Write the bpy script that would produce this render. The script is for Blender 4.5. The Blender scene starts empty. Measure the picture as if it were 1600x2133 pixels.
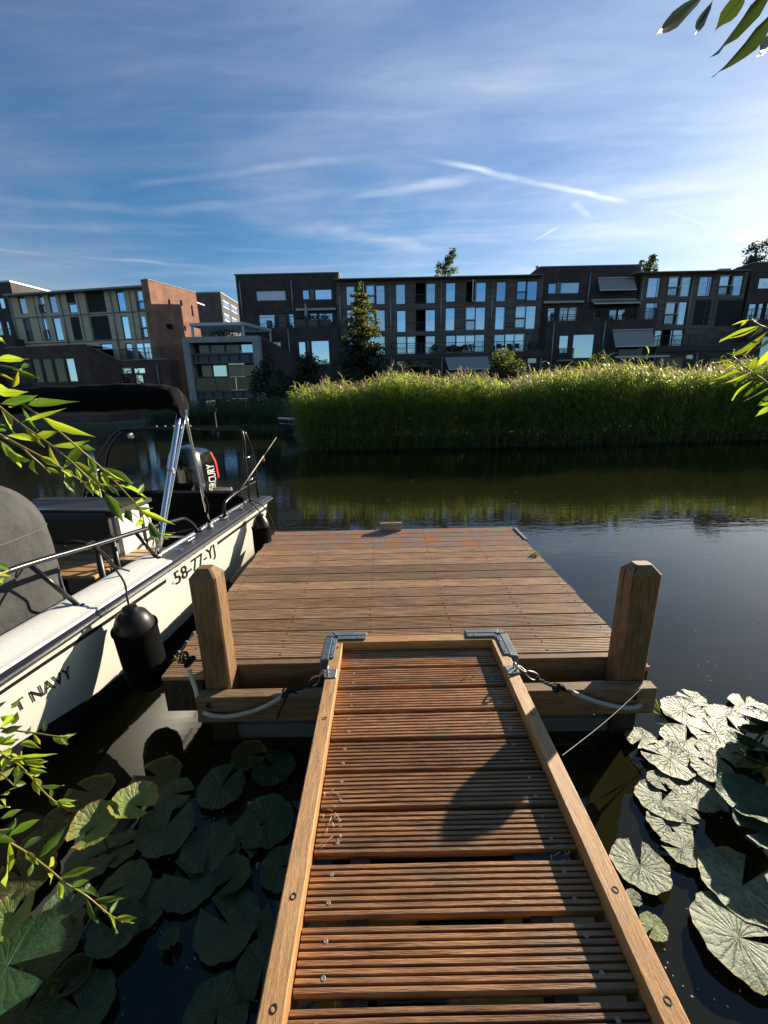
import bpy, bmesh, math, random
import numpy as np
from mathutils import Vector, Matrix, noise as mnoise

random.seed(7)
R = math.radians
scene = bpy.context.scene
COL = scene.collection

# ------------------------------------------------------------------ camera
FPX = 870.0                      # focal length in pixels of the 1600 px wide photograph
PITCH, ROLL, CAMH = R(15.75), R(1.2), 1.95
_r0 = Vector((1, 0, 0)); _u0 = Vector((0, math.sin(PITCH), math.cos(PITCH))); FWD = Vector((0, math.cos(PITCH), -math.sin(PITCH)))
RGT = _r0 * math.cos(ROLL) - _u0 * math.sin(ROLL)
UPV = _u0 * math.cos(ROLL) + _r0 * math.sin(ROLL)
CAM = Vector((0, 0, CAMH))
cd = bpy.data.cameras.new('camera'); cam = bpy.data.objects.new('camera', cd); COL.objects.link(cam)
cd.sensor_fit = 'HORIZONTAL'; cd.sensor_width = 36.0; cd.lens = 36.0 * FPX / 1600.0
cd.clip_start = 0.02; cd.clip_end = 3000
cam.matrix_world = Matrix(((RGT.x, UPV.x, -FWD.x, CAM.x), (RGT.y, UPV.y, -FWD.y, CAM.y), (RGT.z, UPV.z, -FWD.z, CAM.z), (0, 0, 0, 1)))
scene.camera = cam

# ------------------------------------------------------------------ light
SUN_AZ, SUN_EL = R(48.7), R(18.4)          # azimuth measured from +Y towards +X
SUNDIR = Vector((math.sin(SUN_AZ) * math.cos(SUN_EL), math.cos(SUN_AZ) * math.cos(SUN_EL), math.sin(SUN_EL)))
ld = bpy.data.lights.new('sun', 'SUN'); ld.energy = 5.0; ld.angle = R(0.55); ld.color = (1.0, 0.87, 0.68)
sun = bpy.data.objects.new('sun', ld); COL.objects.link(sun)
sun.rotation_euler = SUNDIR.to_track_quat('Z', 'Y').to_euler(); sun.location = (30, 30, 40)
scene.view_settings.view_transform = 'Standard'; scene.view_settings.look = 'None'
scene.view_settings.exposure = 1.0; scene.view_settings.gamma = 1.0; scene.view_settings.use_curve_mapping = False
scene.cycles.max_bounces = 6; scene.cycles.diffuse_bounces = 3; scene.cycles.glossy_bounces = 4
scene.cycles.transmission_bounces = 4; scene.cycles.transparent_max_bounces = 6
scene.cycles.caustics_reflective = False; scene.cycles.caustics_refractive = False

# measured image points turned into real places: a ray through a photo pixel meets a known plane of the place
def ray(px, py): return FWD + RGT * ((px - 800) / FPX) - UPV * ((py - 1066.5) / FPX)
def atz(px, py, z): d = ray(px, py); return CAM + d * ((z - CAMH) / d.z)
def aty(px, py, y): d = ray(px, py); return CAM + d * (y / d.y)
def atd(px, py, dep): return CAM + ray(px, py) * dep
def depth(p): return (Vector(p) - CAM).dot(FWD)

# ------------------------------------------------------------------ world
world = bpy.data.worlds.new('World'); scene.world = world; world.use_nodes = True
def build_world():
    nt = world.node_tree; nt.nodes.clear(); L = nt.links.new
    def N(t, **k):
        n = nt.nodes.new(t)
        for a, b in k.items(): setattr(n, a, b)
        return n
    def math_(op, a, b=None, c=None, clamp=False):
        n = N('ShaderNodeMath', operation=op, use_clamp=clamp)
        for i, v in enumerate((a, b, c)):
            if v is None: continue
            if isinstance(v, (int, float)): n.inputs[i].default_value = v
            else: L(v, n.inputs[i])
        return n.outputs[0]
    def sstep(v, a, b):
        n = N('ShaderNodeMapRange', interpolation_type='SMOOTHSTEP'); L(v, n.inputs[0])
        n.inputs[1].default_value = a; n.inputs[2].default_value = b; n.inputs[3].default_value = 0; n.inputs[4].default_value = 1
        return n.outputs[0]
    out = N('ShaderNodeOutputWorld'); bg = N('ShaderNodeBackground'); bg.inputs[1].default_value = 0.05
    sky = N('ShaderNodeTexSky', sky_type='NISHITA', sun_disc=False, sun_elevation=SUN_EL, sun_rotation=SUN_AZ)
    sky.altitude = 0; sky.air_density = 1.0; sky.dust_density = 0.3; sky.ozone_density = 3.0
    tc = N('ShaderNodeTexCoord'); sep = N('ShaderNodeSeparateXYZ'); L(tc.outputs['Generated'], sep.inputs[0])
    zc = math_('MAXIMUM', sep.outputs[2], 0.03)
    u = math_('DIVIDE', sep.outputs[0], zc); v = math_('DIVIDE', sep.outputs[1], zc)
    uv = N('ShaderNodeCombineXYZ'); L(u, uv.inputs[0]); L(v, uv.inputs[1])
    # cirrus veil: two stretched noises on the cloud plane
    def cirrus(rot, sx, sy, scale, lo, hi, dist):
        mp = N('ShaderNodeMapping'); L(uv.outputs[0], mp.inputs[0]); mp.inputs['Rotation'].default_value = (0, 0, rot); mp.inputs['Scale'].default_value = (sx, sy, 1)
        no = N('ShaderNodeTexNoise'); L(mp.outputs[0], no.inputs['Vector']); no.inputs['Scale'].default_value = scale
        no.inputs['Detail'].default_value = 7; no.inputs['Roughness'].default_value = 0.6; no.inputs['Distortion'].default_value = dist
        return sstep(no.outputs[0], lo, hi)
    c1 = cirrus(R(35), 0.35, 1.3, 0.9, 0.44, 0.78, 0.5)
    c2 = cirrus(R(-20), 0.25, 1.0, 0.55, 0.42, 0.85, 0.9)
    c3 = cirrus(R(15), 0.6, 2.4, 2.0, 0.45, 0.8, 0.3)
    c4 = cirrus(R(28), 0.5, 0.9, 0.42, 0.34, 0.74, 1.2)
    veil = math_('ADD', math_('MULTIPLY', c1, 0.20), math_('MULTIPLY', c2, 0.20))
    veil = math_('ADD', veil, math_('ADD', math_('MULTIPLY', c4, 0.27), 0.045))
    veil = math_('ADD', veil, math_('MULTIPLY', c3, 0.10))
    # the veil thins towards the zenith and thickens towards the sun's side of the sky
    dot = N('ShaderNodeVectorMath', operation='DOT_PRODUCT'); L(tc.outputs['Generated'], dot.inputs[0]); dot.inputs[1].default_value = SUNDIR
    prox = sstep(dot.outputs['Value'], 0.15, 1.0)
    veil = math_('ADD', veil, math_('MULTIPLY', prox, 0.05))
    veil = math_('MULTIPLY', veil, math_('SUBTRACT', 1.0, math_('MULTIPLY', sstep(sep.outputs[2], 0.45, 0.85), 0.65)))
    # contrails: straight bands on the cloud plane
    wob = N('ShaderNodeTexNoise'); L(uv.outputs[0], wob.inputs['Vector']); wob.inputs['Scale'].default_value = 2.4; wob.inputs['Detail'].default_value = 6
    wobv = math_('SUBTRACT', wob.outputs[0], 0.5)
    tot = veil
    trails = [((-150, 508), (470, 560), 3.0, 0.17), ((-120, 405), (420, 452), 9, 0.09), ((180, 398), (860, 312), 8, 0.11), ((320, 443), (720, 400), 9, 0.08),
              ((850, 322), (1330, 428), 6.0, 0.30), ((1190, 418), (1232, 455), 10, 0.16), ((1106, 506), (1168, 470), 1.6, 0.26), ((1385, 436), (1480, 472), 3.0, 0.28),
              ((440, 440), (930, 530), 14, 0.12), ((1500, 485), (1700, 540), 8, 0.4), ((700, 415), (1000, 375), 9, 0.14)]
    for (a, b, wpx, st) in trails:
        da, db = ray(*a), ray(*b); A = Vector((da.x / da.z, da.y / da.z)); B = Vector((db.x / db.z, db.y / db.z))
        mid = ((a[0] + b[0]) / 2, (a[1] + b[1]) / 2); d0 = ray(mid[0], mid[1] - wpx); d1 = ray(mid[0], mid[1] + wpx)
        e = (B - A); Ln = e.length; e.normalize(); n = Vector((-e.y, e.x))
        w = max(0.004, abs((Vector((d0.x / d0.z, d0.y / d0.z)) - Vector((d1.x / d1.z, d1.y / d1.z))).dot(n)) / 2)
        du = math_('SUBTRACT', u, A.x); dv = math_('SUBTRACT', v, A.y)
        t = math_('DIVIDE', math_('ADD', math_('MULTIPLY', du, e.x), math_('MULTIPLY', dv, e.y)), Ln)
        dd = math_('ADD', math_('MULTIPLY', du, n.x), math_('MULTIPLY', dv, n.y))
        dd = math_('ABSOLUTE', math_('ADD', dd, math_('MULTIPLY', wobv, w * 4.0)))
        band = math_('SUBTRACT', 1.0, sstep(dd, 0.0, w * 1.7))
        ends = math_('MULTIPLY', sstep(t, 0.0, 0.25), math_('SUBTRACT', 1.0, sstep(t, 0.8, 1.0)))
        br = math_('MULTIPLY', sstep(wob.outputs[0], 0.25, 0.72), 1.5)
        tot = math_('ADD', tot, math_('MULTIPLY', math_('MULTIPLY', math_('MULTIPLY', band, ends), st), br))
    # thin out overhead and at the very horizon
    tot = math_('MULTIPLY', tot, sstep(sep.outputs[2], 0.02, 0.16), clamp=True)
    # cloud colour: ice cloud lit by the sky and, more, by the sun it stands near
    lum = math_('ADD', CLOUD0, math_('MULTIPLY', prox, CLOUD1))
    cc = N('ShaderNodeCombineColor'); L(lum, cc.inputs[0]); L(math_('MULTIPLY', lum, 1.02), cc.inputs[1]); L(math_('MULTIPLY', lum, 1.06), cc.inputs[2])
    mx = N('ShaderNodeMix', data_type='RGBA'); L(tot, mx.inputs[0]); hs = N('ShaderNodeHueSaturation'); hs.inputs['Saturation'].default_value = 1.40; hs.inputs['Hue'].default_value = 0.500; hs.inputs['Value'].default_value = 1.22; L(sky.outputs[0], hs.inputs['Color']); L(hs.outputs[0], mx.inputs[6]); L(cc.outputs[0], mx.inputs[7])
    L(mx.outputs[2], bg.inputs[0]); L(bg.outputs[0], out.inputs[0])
CLOUD0, CLOUD1 = 6.5, 7.0
build_world()

# ------------------------------------------------------------------ materials
M = {}
def mat(name, col=(0.5, 0.5, 0.5), rough=0.6, metal=0.0, spec=0.5, vary=0.0, vscale=3.0, bump=0.0, bscale=40.0, stretch=(1, 1, 1), col2=None, objrand=0.0, trans=0.0, transcol=None, ramp=(0.35, 0.65), detail=6, bdist=0.004, bstretch=None, coat=0.0):
    m = bpy.data.materials.new(name); m.use_nodes = True; nt = m.node_tree; L = nt.links.new; N = nt.nodes.new
    b = nt.nodes['Principled BSDF']; b.inputs['Roughness'].default_value = rough; b.inputs['Metallic'].default_value = metal
    b.inputs['Specular IOR Level'].default_value = spec; b.inputs['Coat Weight'].default_value = coat
    b.inputs['Base Color'].default_value = (*col, 1)
    M[name] = m
    tc = N('ShaderNodeTexCoord'); oi = N('ShaderNodeObjectInfo')
    off = N('ShaderNodeVectorMath'); off.operation = 'ADD'; sc = N('ShaderNodeVectorMath'); sc.operation = 'SCALE'; sc.inputs[0].default_value = (37, 53, 11)
    L(oi.outputs['Random'], sc.inputs['Scale']); L(tc.outputs['Object'], off.inputs[0]); L(sc.outputs[0], off.inputs[1])
    mp = N('ShaderNodeMapping'); mp.inputs['Scale'].default_value = stretch; L(off.outputs[0], mp.inputs[0])
    colout = None
    if col2 is not None:
        no = N('ShaderNodeTexNoise'); no.inputs['Scale'].default_value = vscale; no.inputs['Detail'].default_value = detail; no.inputs['Roughness'].default_value = 0.65; L(mp.outputs[0], no.inputs['Vector'])
        rp = N('ShaderNodeValToRGB'); rp.color_ramp.elements[0].position = ramp[0]; rp.color_ramp.elements[1].position = ramp[1]
        rp.color_ramp.elements[0].color = (*col, 1); rp.color_ramp.elements[1].color = (*col2, 1); L(no.outputs[0], rp.inputs[0]); colout = rp.outputs[0]
    if objrand:
        hs = N('ShaderNodeHueSaturation'); mr = N('ShaderNodeMapRange'); mr.inputs[3].default_value = 1 - objrand; mr.inputs[4].default_value = 1 + objrand
        L(oi.outputs['Random'], mr.inputs[0]); L(mr.outputs[0], hs.inputs['Value'])
        if colout is None: hs.inputs['Color'].default_value = (*col, 1)
        else: L(colout, hs.inputs['Color'])
        colout = hs.outputs[0]
    if colout is not None: L(colout, b.inputs['Base Color'])
    if bump:
        mp2 = N('ShaderNodeMapping'); mp2.inputs['Scale'].default_value = bstretch or stretch; L(off.outputs[0], mp2.inputs[0])
        n2 = N('ShaderNodeTexNoise'); n2.inputs['Scale'].default_value = bscale; n2.inputs['Detail'].default_value = 5; L(mp2.outputs[0], n2.inputs['Vector'])
        bp = N('ShaderNodeBump'); bp.inputs['Strength'].default_value = bump; bp.inputs['Distance'].default_value = bdist; L(n2.outputs[0], bp.inputs['Height']); L(bp.outputs[0], b.inputs['Normal'])
    if trans:
        t = N('ShaderNodeBsdfTranslucent'); mxs = N('ShaderNodeMixShader'); mxs.inputs[0].default_value = trans; o = nt.nodes['Material Output']
        if transcol is not None: t.inputs[0].default_value = (*transcol, 1)
        elif colout is not None: L(colout, t.inputs[0])
        if objrand and transcol is not None:
            h2 = N('ShaderNodeHueSaturation'); h2.inputs['Color'].default_value = (*transcol, 1); L(mr.outputs[0], h2.inputs['Value']); L(h2.outputs[0], t.inputs[0])
        L(b.outputs[0], mxs.inputs[1]); L(t.outputs[0], mxs.inputs[2]); L(mxs.outputs[0], o.inputs[0])
    return m

def wood(name, dark, light, rough=0.6, stretch=(1.2, 18, 18), objrand=0.18, bump=0.5, patch=None, patchlim=(0.52, 0.62), spec=0.35):
    m = mat(name, dark, rough, spec=spec, col2=light, vscale=4.0, stretch=stretch, objrand=objrand, bump=bump, bscale=9.0, bstretch=tuple(2.2 * s for s in stretch), ramp=(0.3, 0.72), detail=8, bdist=0.003)
    nt = m.node_tree; L = nt.links.new; N = nt.nodes.new; b = nt.nodes['Principled BSDF']
    if patch is not None:
        src = b.inputs['Base Color'].links[0].from_socket
        tc = N('ShaderNodeTexCoord'); oi = N('ShaderNodeObjectInfo'); ad = N('ShaderNodeVectorMath'); ad.operation = 'ADD'; L(tc.outputs['Object'], ad.inputs[0]); L(oi.outputs['Location'], ad.inputs[1])
        mp = N('ShaderNodeMapping'); mp.inputs['Scale'].default_value = (2.2, 6, 2); L(ad.outputs[0], mp.inputs[0])
        no = N('ShaderNodeTexNoise'); no.inputs['Scale'].default_value = 2.3; no.inputs['Detail'].default_value = 7; no.inputs['Roughness'].default_value = 0.7; L(mp.outputs[0], no.inputs['Vector'])
        mr = N('ShaderNodeMapRange'); mr.interpolation_type = 'SMOOTHSTEP'; mr.inputs[1].default_value = patchlim[0]; mr.inputs[2].default_value = patchlim[1]; mr.inputs[4].default_value = 0.85; L(no.outputs[0], mr.inputs[0])
        mx = N('ShaderNodeMix'); mx.data_type = 'RGBA'; L(mr.outputs[0], mx.inputs[0]); L(src, mx.inputs[6]); mx.inputs[7].default_value = (*patch, 1); L(mx.outputs[2], b.inputs['Base Color'])
    return m

def brick(name, c1, c2, mortar, rough=0.85, scale=1.0, rotz=0.0):
    m = bpy.data.materials.new(name); m.use_nodes = True; nt = m.node_tree; L = nt.links.new; N = nt.nodes.new; b = nt.nodes['Principled BSDF']
    tc = N('ShaderNodeTexCoord'); ge = N('ShaderNodeNewGeometry')
    # brick courses run along the horizontal direction of the wall, whatever way it faces
    mp = N('ShaderNodeMapping'); mp.inputs['Rotation'].default_value = (0, 0, rotz); L(tc.outputs['Object'], mp.inputs[0])
    sp = N('ShaderNodeSeparateXYZ'); L(mp.outputs[0], sp.inputs[0]); cb = N('ShaderNodeCombineXYZ'); ad = N('ShaderNodeMath'); ad.operation = 'ADD'; L(sp.outputs[0], ad.inputs[0]); L(sp.outputs[1], ad.inputs[1]); L(ad.outputs[0], cb.inputs[0]); L(sp.outputs[2], cb.inputs[1])
    br = N('ShaderNodeTexBrick'); br.inputs['Scale'].default_value = scale; br.inputs['Brick Width'].default_value = 0.22; br.inputs['Row Height'].default_value = 0.065; br.inputs['Mortar Size'].default_value = 0.008
    br.inputs['Color1'].default_value = (*c1, 1); br.inputs['Color2'].default_value = (*c2, 1); br.inputs['Mortar'].default_value = (*mortar, 1); L(cb.outputs[0], br.inputs['Vector'])
    no = N('ShaderNodeTexNoise'); no.inputs['Scale'].default_value = 0.9; no.inputs['Detail'].default_value = 6; L(cb.outputs[0], no.inputs['Vector'])
    mr = N('ShaderNodeMapRange'); mr.inputs[1].default_value = 0.3; mr.inputs[2].default_value = 0.7; mr.inputs[3].default_value = 0.7; mr.inputs[4].default_value = 1.3; L(no.outputs[0], mr.inputs[0])
    hs = N('ShaderNodeHueSaturation'); L(br.outputs[0], hs.inputs['Color']); L(mr.outputs[0], hs.inputs['Value']); L(hs.outputs[0], b.inputs['Base Color'])
    bp = N('ShaderNodeBump'); bp.inputs['Strength'].default_value = 0.5; bp.inputs['Distance'].default_value = 0.02; L(br.outputs['Fac'], bp.inputs['Height']); bp.invert = True; L(bp.outputs[0], b.inputs['Normal'])
    b.inputs['Roughness'].default_value = rough; M[name] = m; return m

def boards(name, c1, c2, h=0.14, rough=0.75):
    m = bpy.data.materials.new(name); m.use_nodes = True; nt = m.node_tree; L = nt.links.new; N = nt.nodes.new; b = nt.nodes['Principled BSDF']
    tc = N('ShaderNodeTexCoord'); sp = N('ShaderNodeSeparateXYZ'); L(tc.outputs['Object'], sp.inputs[0])
    dv = N('ShaderNodeMath'); dv.operation = 'DIVIDE'; L(sp.outputs[2], dv.inputs[0]); dv.inputs[1].default_value = h
    fl = N('ShaderNodeMath'); fl.operation = 'FLOOR'; L(dv.outputs[0], fl.inputs[0]); fr = N('ShaderNodeMath'); fr.operation = 'FRACT'; L(dv.outputs[0], fr.inputs[0])
    dx = N('ShaderNodeMath'); dx.operation = 'MULTIPLY'; L(sp.outputs[0], dx.inputs[0]); dx.inputs[1].default_value = 0.35
    cb = N('ShaderNodeCombineXYZ'); L(dx.outputs[0], cb.inputs[0]); L(fl.outputs[0], cb.inputs[1])
    no = N('ShaderNodeTexNoise'); no.inputs['Scale'].default_value = 1.7; no.inputs['Detail'].default_value = 3; L(cb.outputs[0], no.inputs['Vector'])
    rp = N('ShaderNodeValToRGB'); rp.color_ramp.elements[0].position = 0.35; rp.color_ramp.elements[1].position = 0.65; rp.color_ramp.elements[0].color = (*c1, 1); rp.color_ramp.elements[1].color = (*c2, 1); L(no.outputs[0], rp.inputs[0]); L(rp.outputs[0], b.inputs['Base Color'])
    st = N('ShaderNodeMath'); st.operation = 'GREATER_THAN'; L(fr.outputs[0], st.inputs[0]); st.inputs[1].default_value = 0.1
    bp = N('ShaderNodeBump'); bp.inputs['Strength'].default_value = 0.8; bp.inputs['Distance'].default_value = 0.03; L(st.outputs[0], bp.inputs['Height']); L(bp.outputs[0], b.inputs['Normal'])
    b.inputs['Roughness'].default_value = rough; M[name] = m; return m

def glass(name, tint, refl=0.6, inner=(0.03, 0.035, 0.04), folds=0.0):
    # coated house glazing: mirror of the sky over whatever hangs behind the pane
    m = bpy.data.materials.new(name); m.use_nodes = True; nt = m.node_tree; L = nt.links.new; N = nt.nodes.new; nt.nodes.remove(nt.nodes['Principled BSDF'])
    o = nt.nodes['Material Output']; g = N('ShaderNodeBsdfGlossy'); g.inputs['Roughness'].default_value = 0.02; g.inputs['Color'].default_value = (*tint, 1)
    d = N('ShaderNodeBsdfDiffuse'); d.inputs[0].default_value = (*inner, 1); mx = N('ShaderNodeMixShader'); mx.inputs[0].default_value = refl
    tc = N('ShaderNodeTexCoord'); oi = N('ShaderNodeObjectInfo')
    if folds:
        wv = N('ShaderNodeTexWave'); wv.inputs['Scale'].default_value = 3.2; wv.inputs['Distortion'].default_value = 1.5; wv.inputs['Detail'].default_value = 2
        sp = N('ShaderNodeSeparateXYZ'); L(tc.outputs['Object'], sp.inputs[0]); cb = N('ShaderNodeCombineXYZ'); L(sp.outputs[0], cb.inputs[0]); ml = N('ShaderNodeMath'); ml.operation = 'MULTIPLY'; ml.inputs[1].default_value = 0.05; L(sp.outputs[2], ml.inputs[0]); L(ml.outputs[0], cb.inputs[1])
        L(cb.outputs[0], wv.inputs[0]); rp = N('ShaderNodeValToRGB'); rp.color_ramp.elements[0].color = (*[c * (1 - folds) for c in inner], 1); rp.color_ramp.elements[1].color = (*inner, 1); L(wv.outputs[0], rp.inputs[0]); L(rp.outputs[0], d.inputs[0])
    no = N('ShaderNodeTexNoise'); no.inputs['Scale'].default_value = 0.5; L(tc.outputs['Object'], no.inputs['Vector']); bp = N('ShaderNodeBump'); bp.inputs['Strength'].default_value = 0.08; bp.inputs['Distance'].default_value = 0.2; L(no.outputs[0], bp.inputs['Height']); L(bp.outputs[0], g.inputs['Normal'])
    L(d.outputs[0], mx.inputs[1]); L(g.outputs[0], mx.inputs[2]); L(mx.outputs[0], o.inputs[0]); M[name] = m; return m

# ------------------------------------------------------------------ scene helpers
WL = {}
def wl(o): return WL.get(o.name, Vector((0, 0, 0))) if o else Vector((0, 0, 0))
def link(o, parent=None, loc=None):
    COL.objects.link(o)
    loc = Vector(loc) if loc is not None else wl(parent)
    o.parent = parent; o.location = loc - wl(parent); WL[o.name] = loc
    return o
def tag(o, label=None, cat=None, group=None, kind=None):
    if label: o['label'] = label
    if cat: o['category'] = cat
    if group: o['group'] = group
    if kind: o['kind'] = kind
    return o
def thing(name, loc, label, cat, group=None):
    o = bpy.data.objects.new(name, None); o.empty_display_size = 0.2; link(o, None, loc); return tag(o, label, cat, group)

class MB:
    def __init__(s): s.v = []; s.f = []
    def add(s, vs, fs):
        n = len(s.v); s.v += [tuple(v) for v in vs]; s.f += [tuple(i + n for i in f) for f in fs]; return s
    def box(s, a, b):
        x0, y0, z0 = a; x1, y1, z1 = b
        return s.hexa([(x0, y0, z0), (x1, y0, z0), (x1, y1, z0), (x0, y1, z0), (x0, y0, z1), (x1, y0, z1), (x1, y1, z1), (x0, y1, z1)])
    def hexa(s, p): return s.add(p, [(3, 2, 1, 0), (4, 5, 6, 7), (0, 1, 5, 4), (1, 2, 6, 5), (2, 3, 7, 6), (3, 0, 4, 7)])
    def quad(s, *p): return s.add(p, [tuple(range(len(p)))])
    def tube(s, path, r, n=8, caps=True, taper=None):
        P = [Vector(p) for p in path]; m = len(P); ring = []
        up = Vector((0, 0, 1)); prev = None
        for i, p in enumerate(P):
            t = (P[min(i + 1, m - 1)] - P[max(i - 1, 0)]); t.normalize()
            if prev is None:
                a = t.cross(up if abs(t.z) < 0.95 else Vector((1, 0, 0))); a.normalize()
            else:
                a = prev - t * prev.dot(t); a.normalize()
            prev = a; b = t.cross(a); rr = r[i] if isinstance(r, (list, tuple)) else r
            ring.append([p + (a * math.cos(2 * math.pi * k / n) + b * math.sin(2 * math.pi * k / n)) * rr for k in range(n)])
        vs = [q for rg in ring for q in rg]; fs = []
        for i in range(m - 1):
            for k in range(n):
                fs.append((i * n + k, i * n + (k + 1) % n, (i + 1) * n + (k + 1) % n, (i + 1) * n + k))
        if caps: fs += [tuple(range(n))[::-1], tuple(range((m - 1) * n, m * n))]
        return s.add(vs, fs)
    def bar(s, a, b, w, h, up=(0, 0, 1)):
        a, b = Vector(a), Vector(b); t = (b - a).normalized(); sd = t.cross(Vector(up)); sd.normalize(); u = sd.cross(t); sd *= w / 2; u *= h / 2
        return s.hexa([a - sd - u, a + sd - u, b + sd - u, b - sd - u, a - sd + u, a + sd + u, b + sd + u, b - sd + u])
    def lathe(s, prof, c, n=20, axis=(0, 0, 1)):
        ax = Vector(axis).normalized(); a = ax.orthogonal().normalized(); b = ax.cross(a); c = Vector(c); vs = []; fs = []; m = len(prof)
        for (r, h) in prof:
            for k in range(n): t = 2 * math.pi * k / n; vs.append(c + ax * h + (a * math.cos(t) + b * math.sin(t)) * r)
        for i in range(m - 1):
            for k in range(n): fs.append((i * n + k, i * n + (k + 1) % n, (i + 1) * n + (k + 1) % n, (i + 1) * n + k))
        fs += [tuple(range(n))[::-1], tuple(range((m - 1) * n, m * n))]
        return s.add(vs, fs)
    def grid(s, fn, nu, nv):
        vs = [fn(i / nu, j / nv) for j in range(nv + 1) for i in range(nu + 1)]; w = nu + 1
        return s.add(vs, [(j * w + i, j * w + i + 1, (j + 1) * w + i + 1, (j + 1) * w + i) for j in range(nv) for i in range(nu)])
    def mesh(s, name, off=Vector((0, 0, 0)), smooth=False, bevel=0.0, fix=True):
        me = bpy.data.meshes.new(name); me.from_pydata([Vector(v) - off for v in s.v], [], s.f)
        if fix or bevel:
            bm = bmesh.new(); bm.from_mesh(me)
            if fix: bmesh.ops.recalc_face_normals(bm, faces=bm.faces)
            if bevel: bmesh.ops.bevel(bm, geom=list(bm.edges), offset=bevel, segments=1, affect='EDGES', clamp_overlap=True)
            bm.to_mesh(me); bm.free()
        if smooth:
            me.polygons.foreach_set('use_smooth', [True] * len(me.polygons))
            if smooth == 'auto' : me.set_sharp_from_angle(angle=R(40))
        return me
    def build(s, name, m, parent=None, smooth=False, bevel=0.0, loc=None, fix=True):
        l = Vector(loc) if loc is not None else wl(parent)
        me = s.mesh(name, l, smooth, bevel, fix); me.materials.append(M[m] if isinstance(m, str) else m)
        o = bpy.data.objects.new(name, me); return link(o, parent, l)
def inst(name, me, parent, mw):
    o = bpy.data.objects.new(name, me); COL.objects.link(o); o.parent = parent
    o.matrix_local = Matrix.Translation(-wl(parent)) @ mw; WL[o.name] = mw.translation.copy(); return o
def smooth_path(pts, k=6):
    P = [Vector(p) for p in pts]; P = [P[0] * 2 - P[1]] + P + [P[-1] * 2 - P[-2]]; out = []
    for i in range(1, len(P) - 2):
        for j in range(k):
            t = j / k; a, b, c, d = P[i - 1:i + 3]
            out.append(0.5 * ((2 * b) + (c - a) * t + (2 * a - 5 * b + 4 * c - d) * t * t + (3 * b - a - 3 * c + d) * t ** 3))
    out.append(P[-2]); return out
def text_polys(s, size=1.0, italic=0.0, bold=0.0):
    cu = bpy.data.curves.new('t', 'FONT'); cu.body = s; cu.size = size; cu.shear = italic; cu.offset = bold; cu.resolution_u = 3
    o = bpy.data.objects.new('t', cu); COL.objects.link(o); dg = bpy.context.evaluated_depsgraph_get(); me = bpy.data.meshes.new_from_object(o.evaluated_get(dg))
    vs = [v.co.copy() for v in me.vertices]; fs = [tuple(p.vertices) for p in me.polygons]
    bpy.data.objects.remove(o); bpy.data.curves.remove(cu); bpy.data.meshes.remove(me); return vs, fs

# ------------------------------------------------------------------ material list
wood('plank_red', (0.095, 0.046, 0.022), (0.58, 0.29, 0.128), rough=0.42, objrand=0.30, patch=(0.19, 0.13, 0.085), patchlim=(0.46, 0.72), bump=0.8)
wood('plank_grey', (0.19, 0.12, 0.07), (0.76, 0.49, 0.285), rough=0.5, objrand=0.30, bump=0.8, patch=(0.26, 0.20, 0.15), patchlim=(0.48, 0.78))
wood('plank_lichen', (0.22, 0.17, 0.14), (0.50, 0.41, 0.35), rough=0.6, objrand=0.12, patch=(0.60, 0.21, 0.05), patchlim=(0.47, 0.58))
wood('rail_wood', (0.26, 0.125, 0.045), (0.70, 0.385, 0.145), rough=0.5, stretch=(42, 2.4, 42), objrand=0.08, bump=0.8)
wood('rail_wood_x', (0.26, 0.125, 0.045), (0.70, 0.385, 0.145), rough=0.5, stretch=(2.4, 42, 42), objrand=0.08, bump=0.8)
wood('beam_wood', (0.11, 0.066, 0.032), (0.33, 0.215, 0.12), rough=0.65, stretch=(1.6, 22, 22), objrand=0.1)
wood('post_wood', (0.095, 0.05, 0.022), (0.37, 0.22, 0.10), rough=0.6, stretch=(26, 26, 1.6), objrand=0.25, bump=0.8, patch=(0.06, 0.048, 0.034), patchlim=(0.50, 0.78))
wood('pile_wood', (0.02, 0.016, 0.012), (0.06, 0.045, 0.03), rough=0.7, stretch=(12, 12, 1.2))
wood('teak', (0.36, 0.20, 0.08), (0.55, 0.34, 0.15), rough=0.45, stretch=(14, 2, 14), objrand=0.08)
wood('weathered', (0.12, 0.10, 0.08), (0.33, 0.28, 0.22), rough=0.75, stretch=(2, 14, 14))
mat('screw_steel', (0.26, 0.245, 0.23), 0.55, metal=0.4)
mat('screw_dark', (0.03, 0.03, 0.03), 0.5)
mat('bolt', (0.07, 0.06, 0.05), 0.5, metal=0.5)
mat('guard_rubber', (0.075, 0.105, 0.135), 0.68, spec=0.3, col2=(0.14, 0.18, 0.215), vscale=14)
mat('galv', (0.30, 0.31, 0.32), 0.45, metal=0.85, col2=(0.42, 0.42, 0.42), vscale=30)
mat('rope_black', (0.012, 0.012, 0.013), 0.85, bump=0.9, bscale=160)
mat('hose', (0.34, 0.35, 0.33), 0.55, col2=(0.48, 0.48, 0.45), vscale=12)
mat('hose_cream', (0.68, 0.64, 0.47), 0.5)
mat('rubber_edge', (0.06, 0.075, 0.08), 0.5)
mat('hull', (0.74, 0.71, 0.62), 0.28, col2=(0.78, 0.75, 0.66), vscale=2.5, spec=0.5, coat=0.25, bump=0.03, bscale=6)
mat('deck_white', (0.68, 0.68, 0.64), 0.5, col2=(0.58, 0.58, 0.55), vscale=60, bump=0.12, bscale=220)
mat('antifoul', (0.010, 0.011, 0.013), 0.6)
mat('deck_dark', (0.05, 0.052, 0.058), 0.45, col2=(0.085, 0.088, 0.095), vscale=8, bump=0.2, bscale=300)
mat('black_plastic', (0.012, 0.012, 0.014), 0.4)
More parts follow.
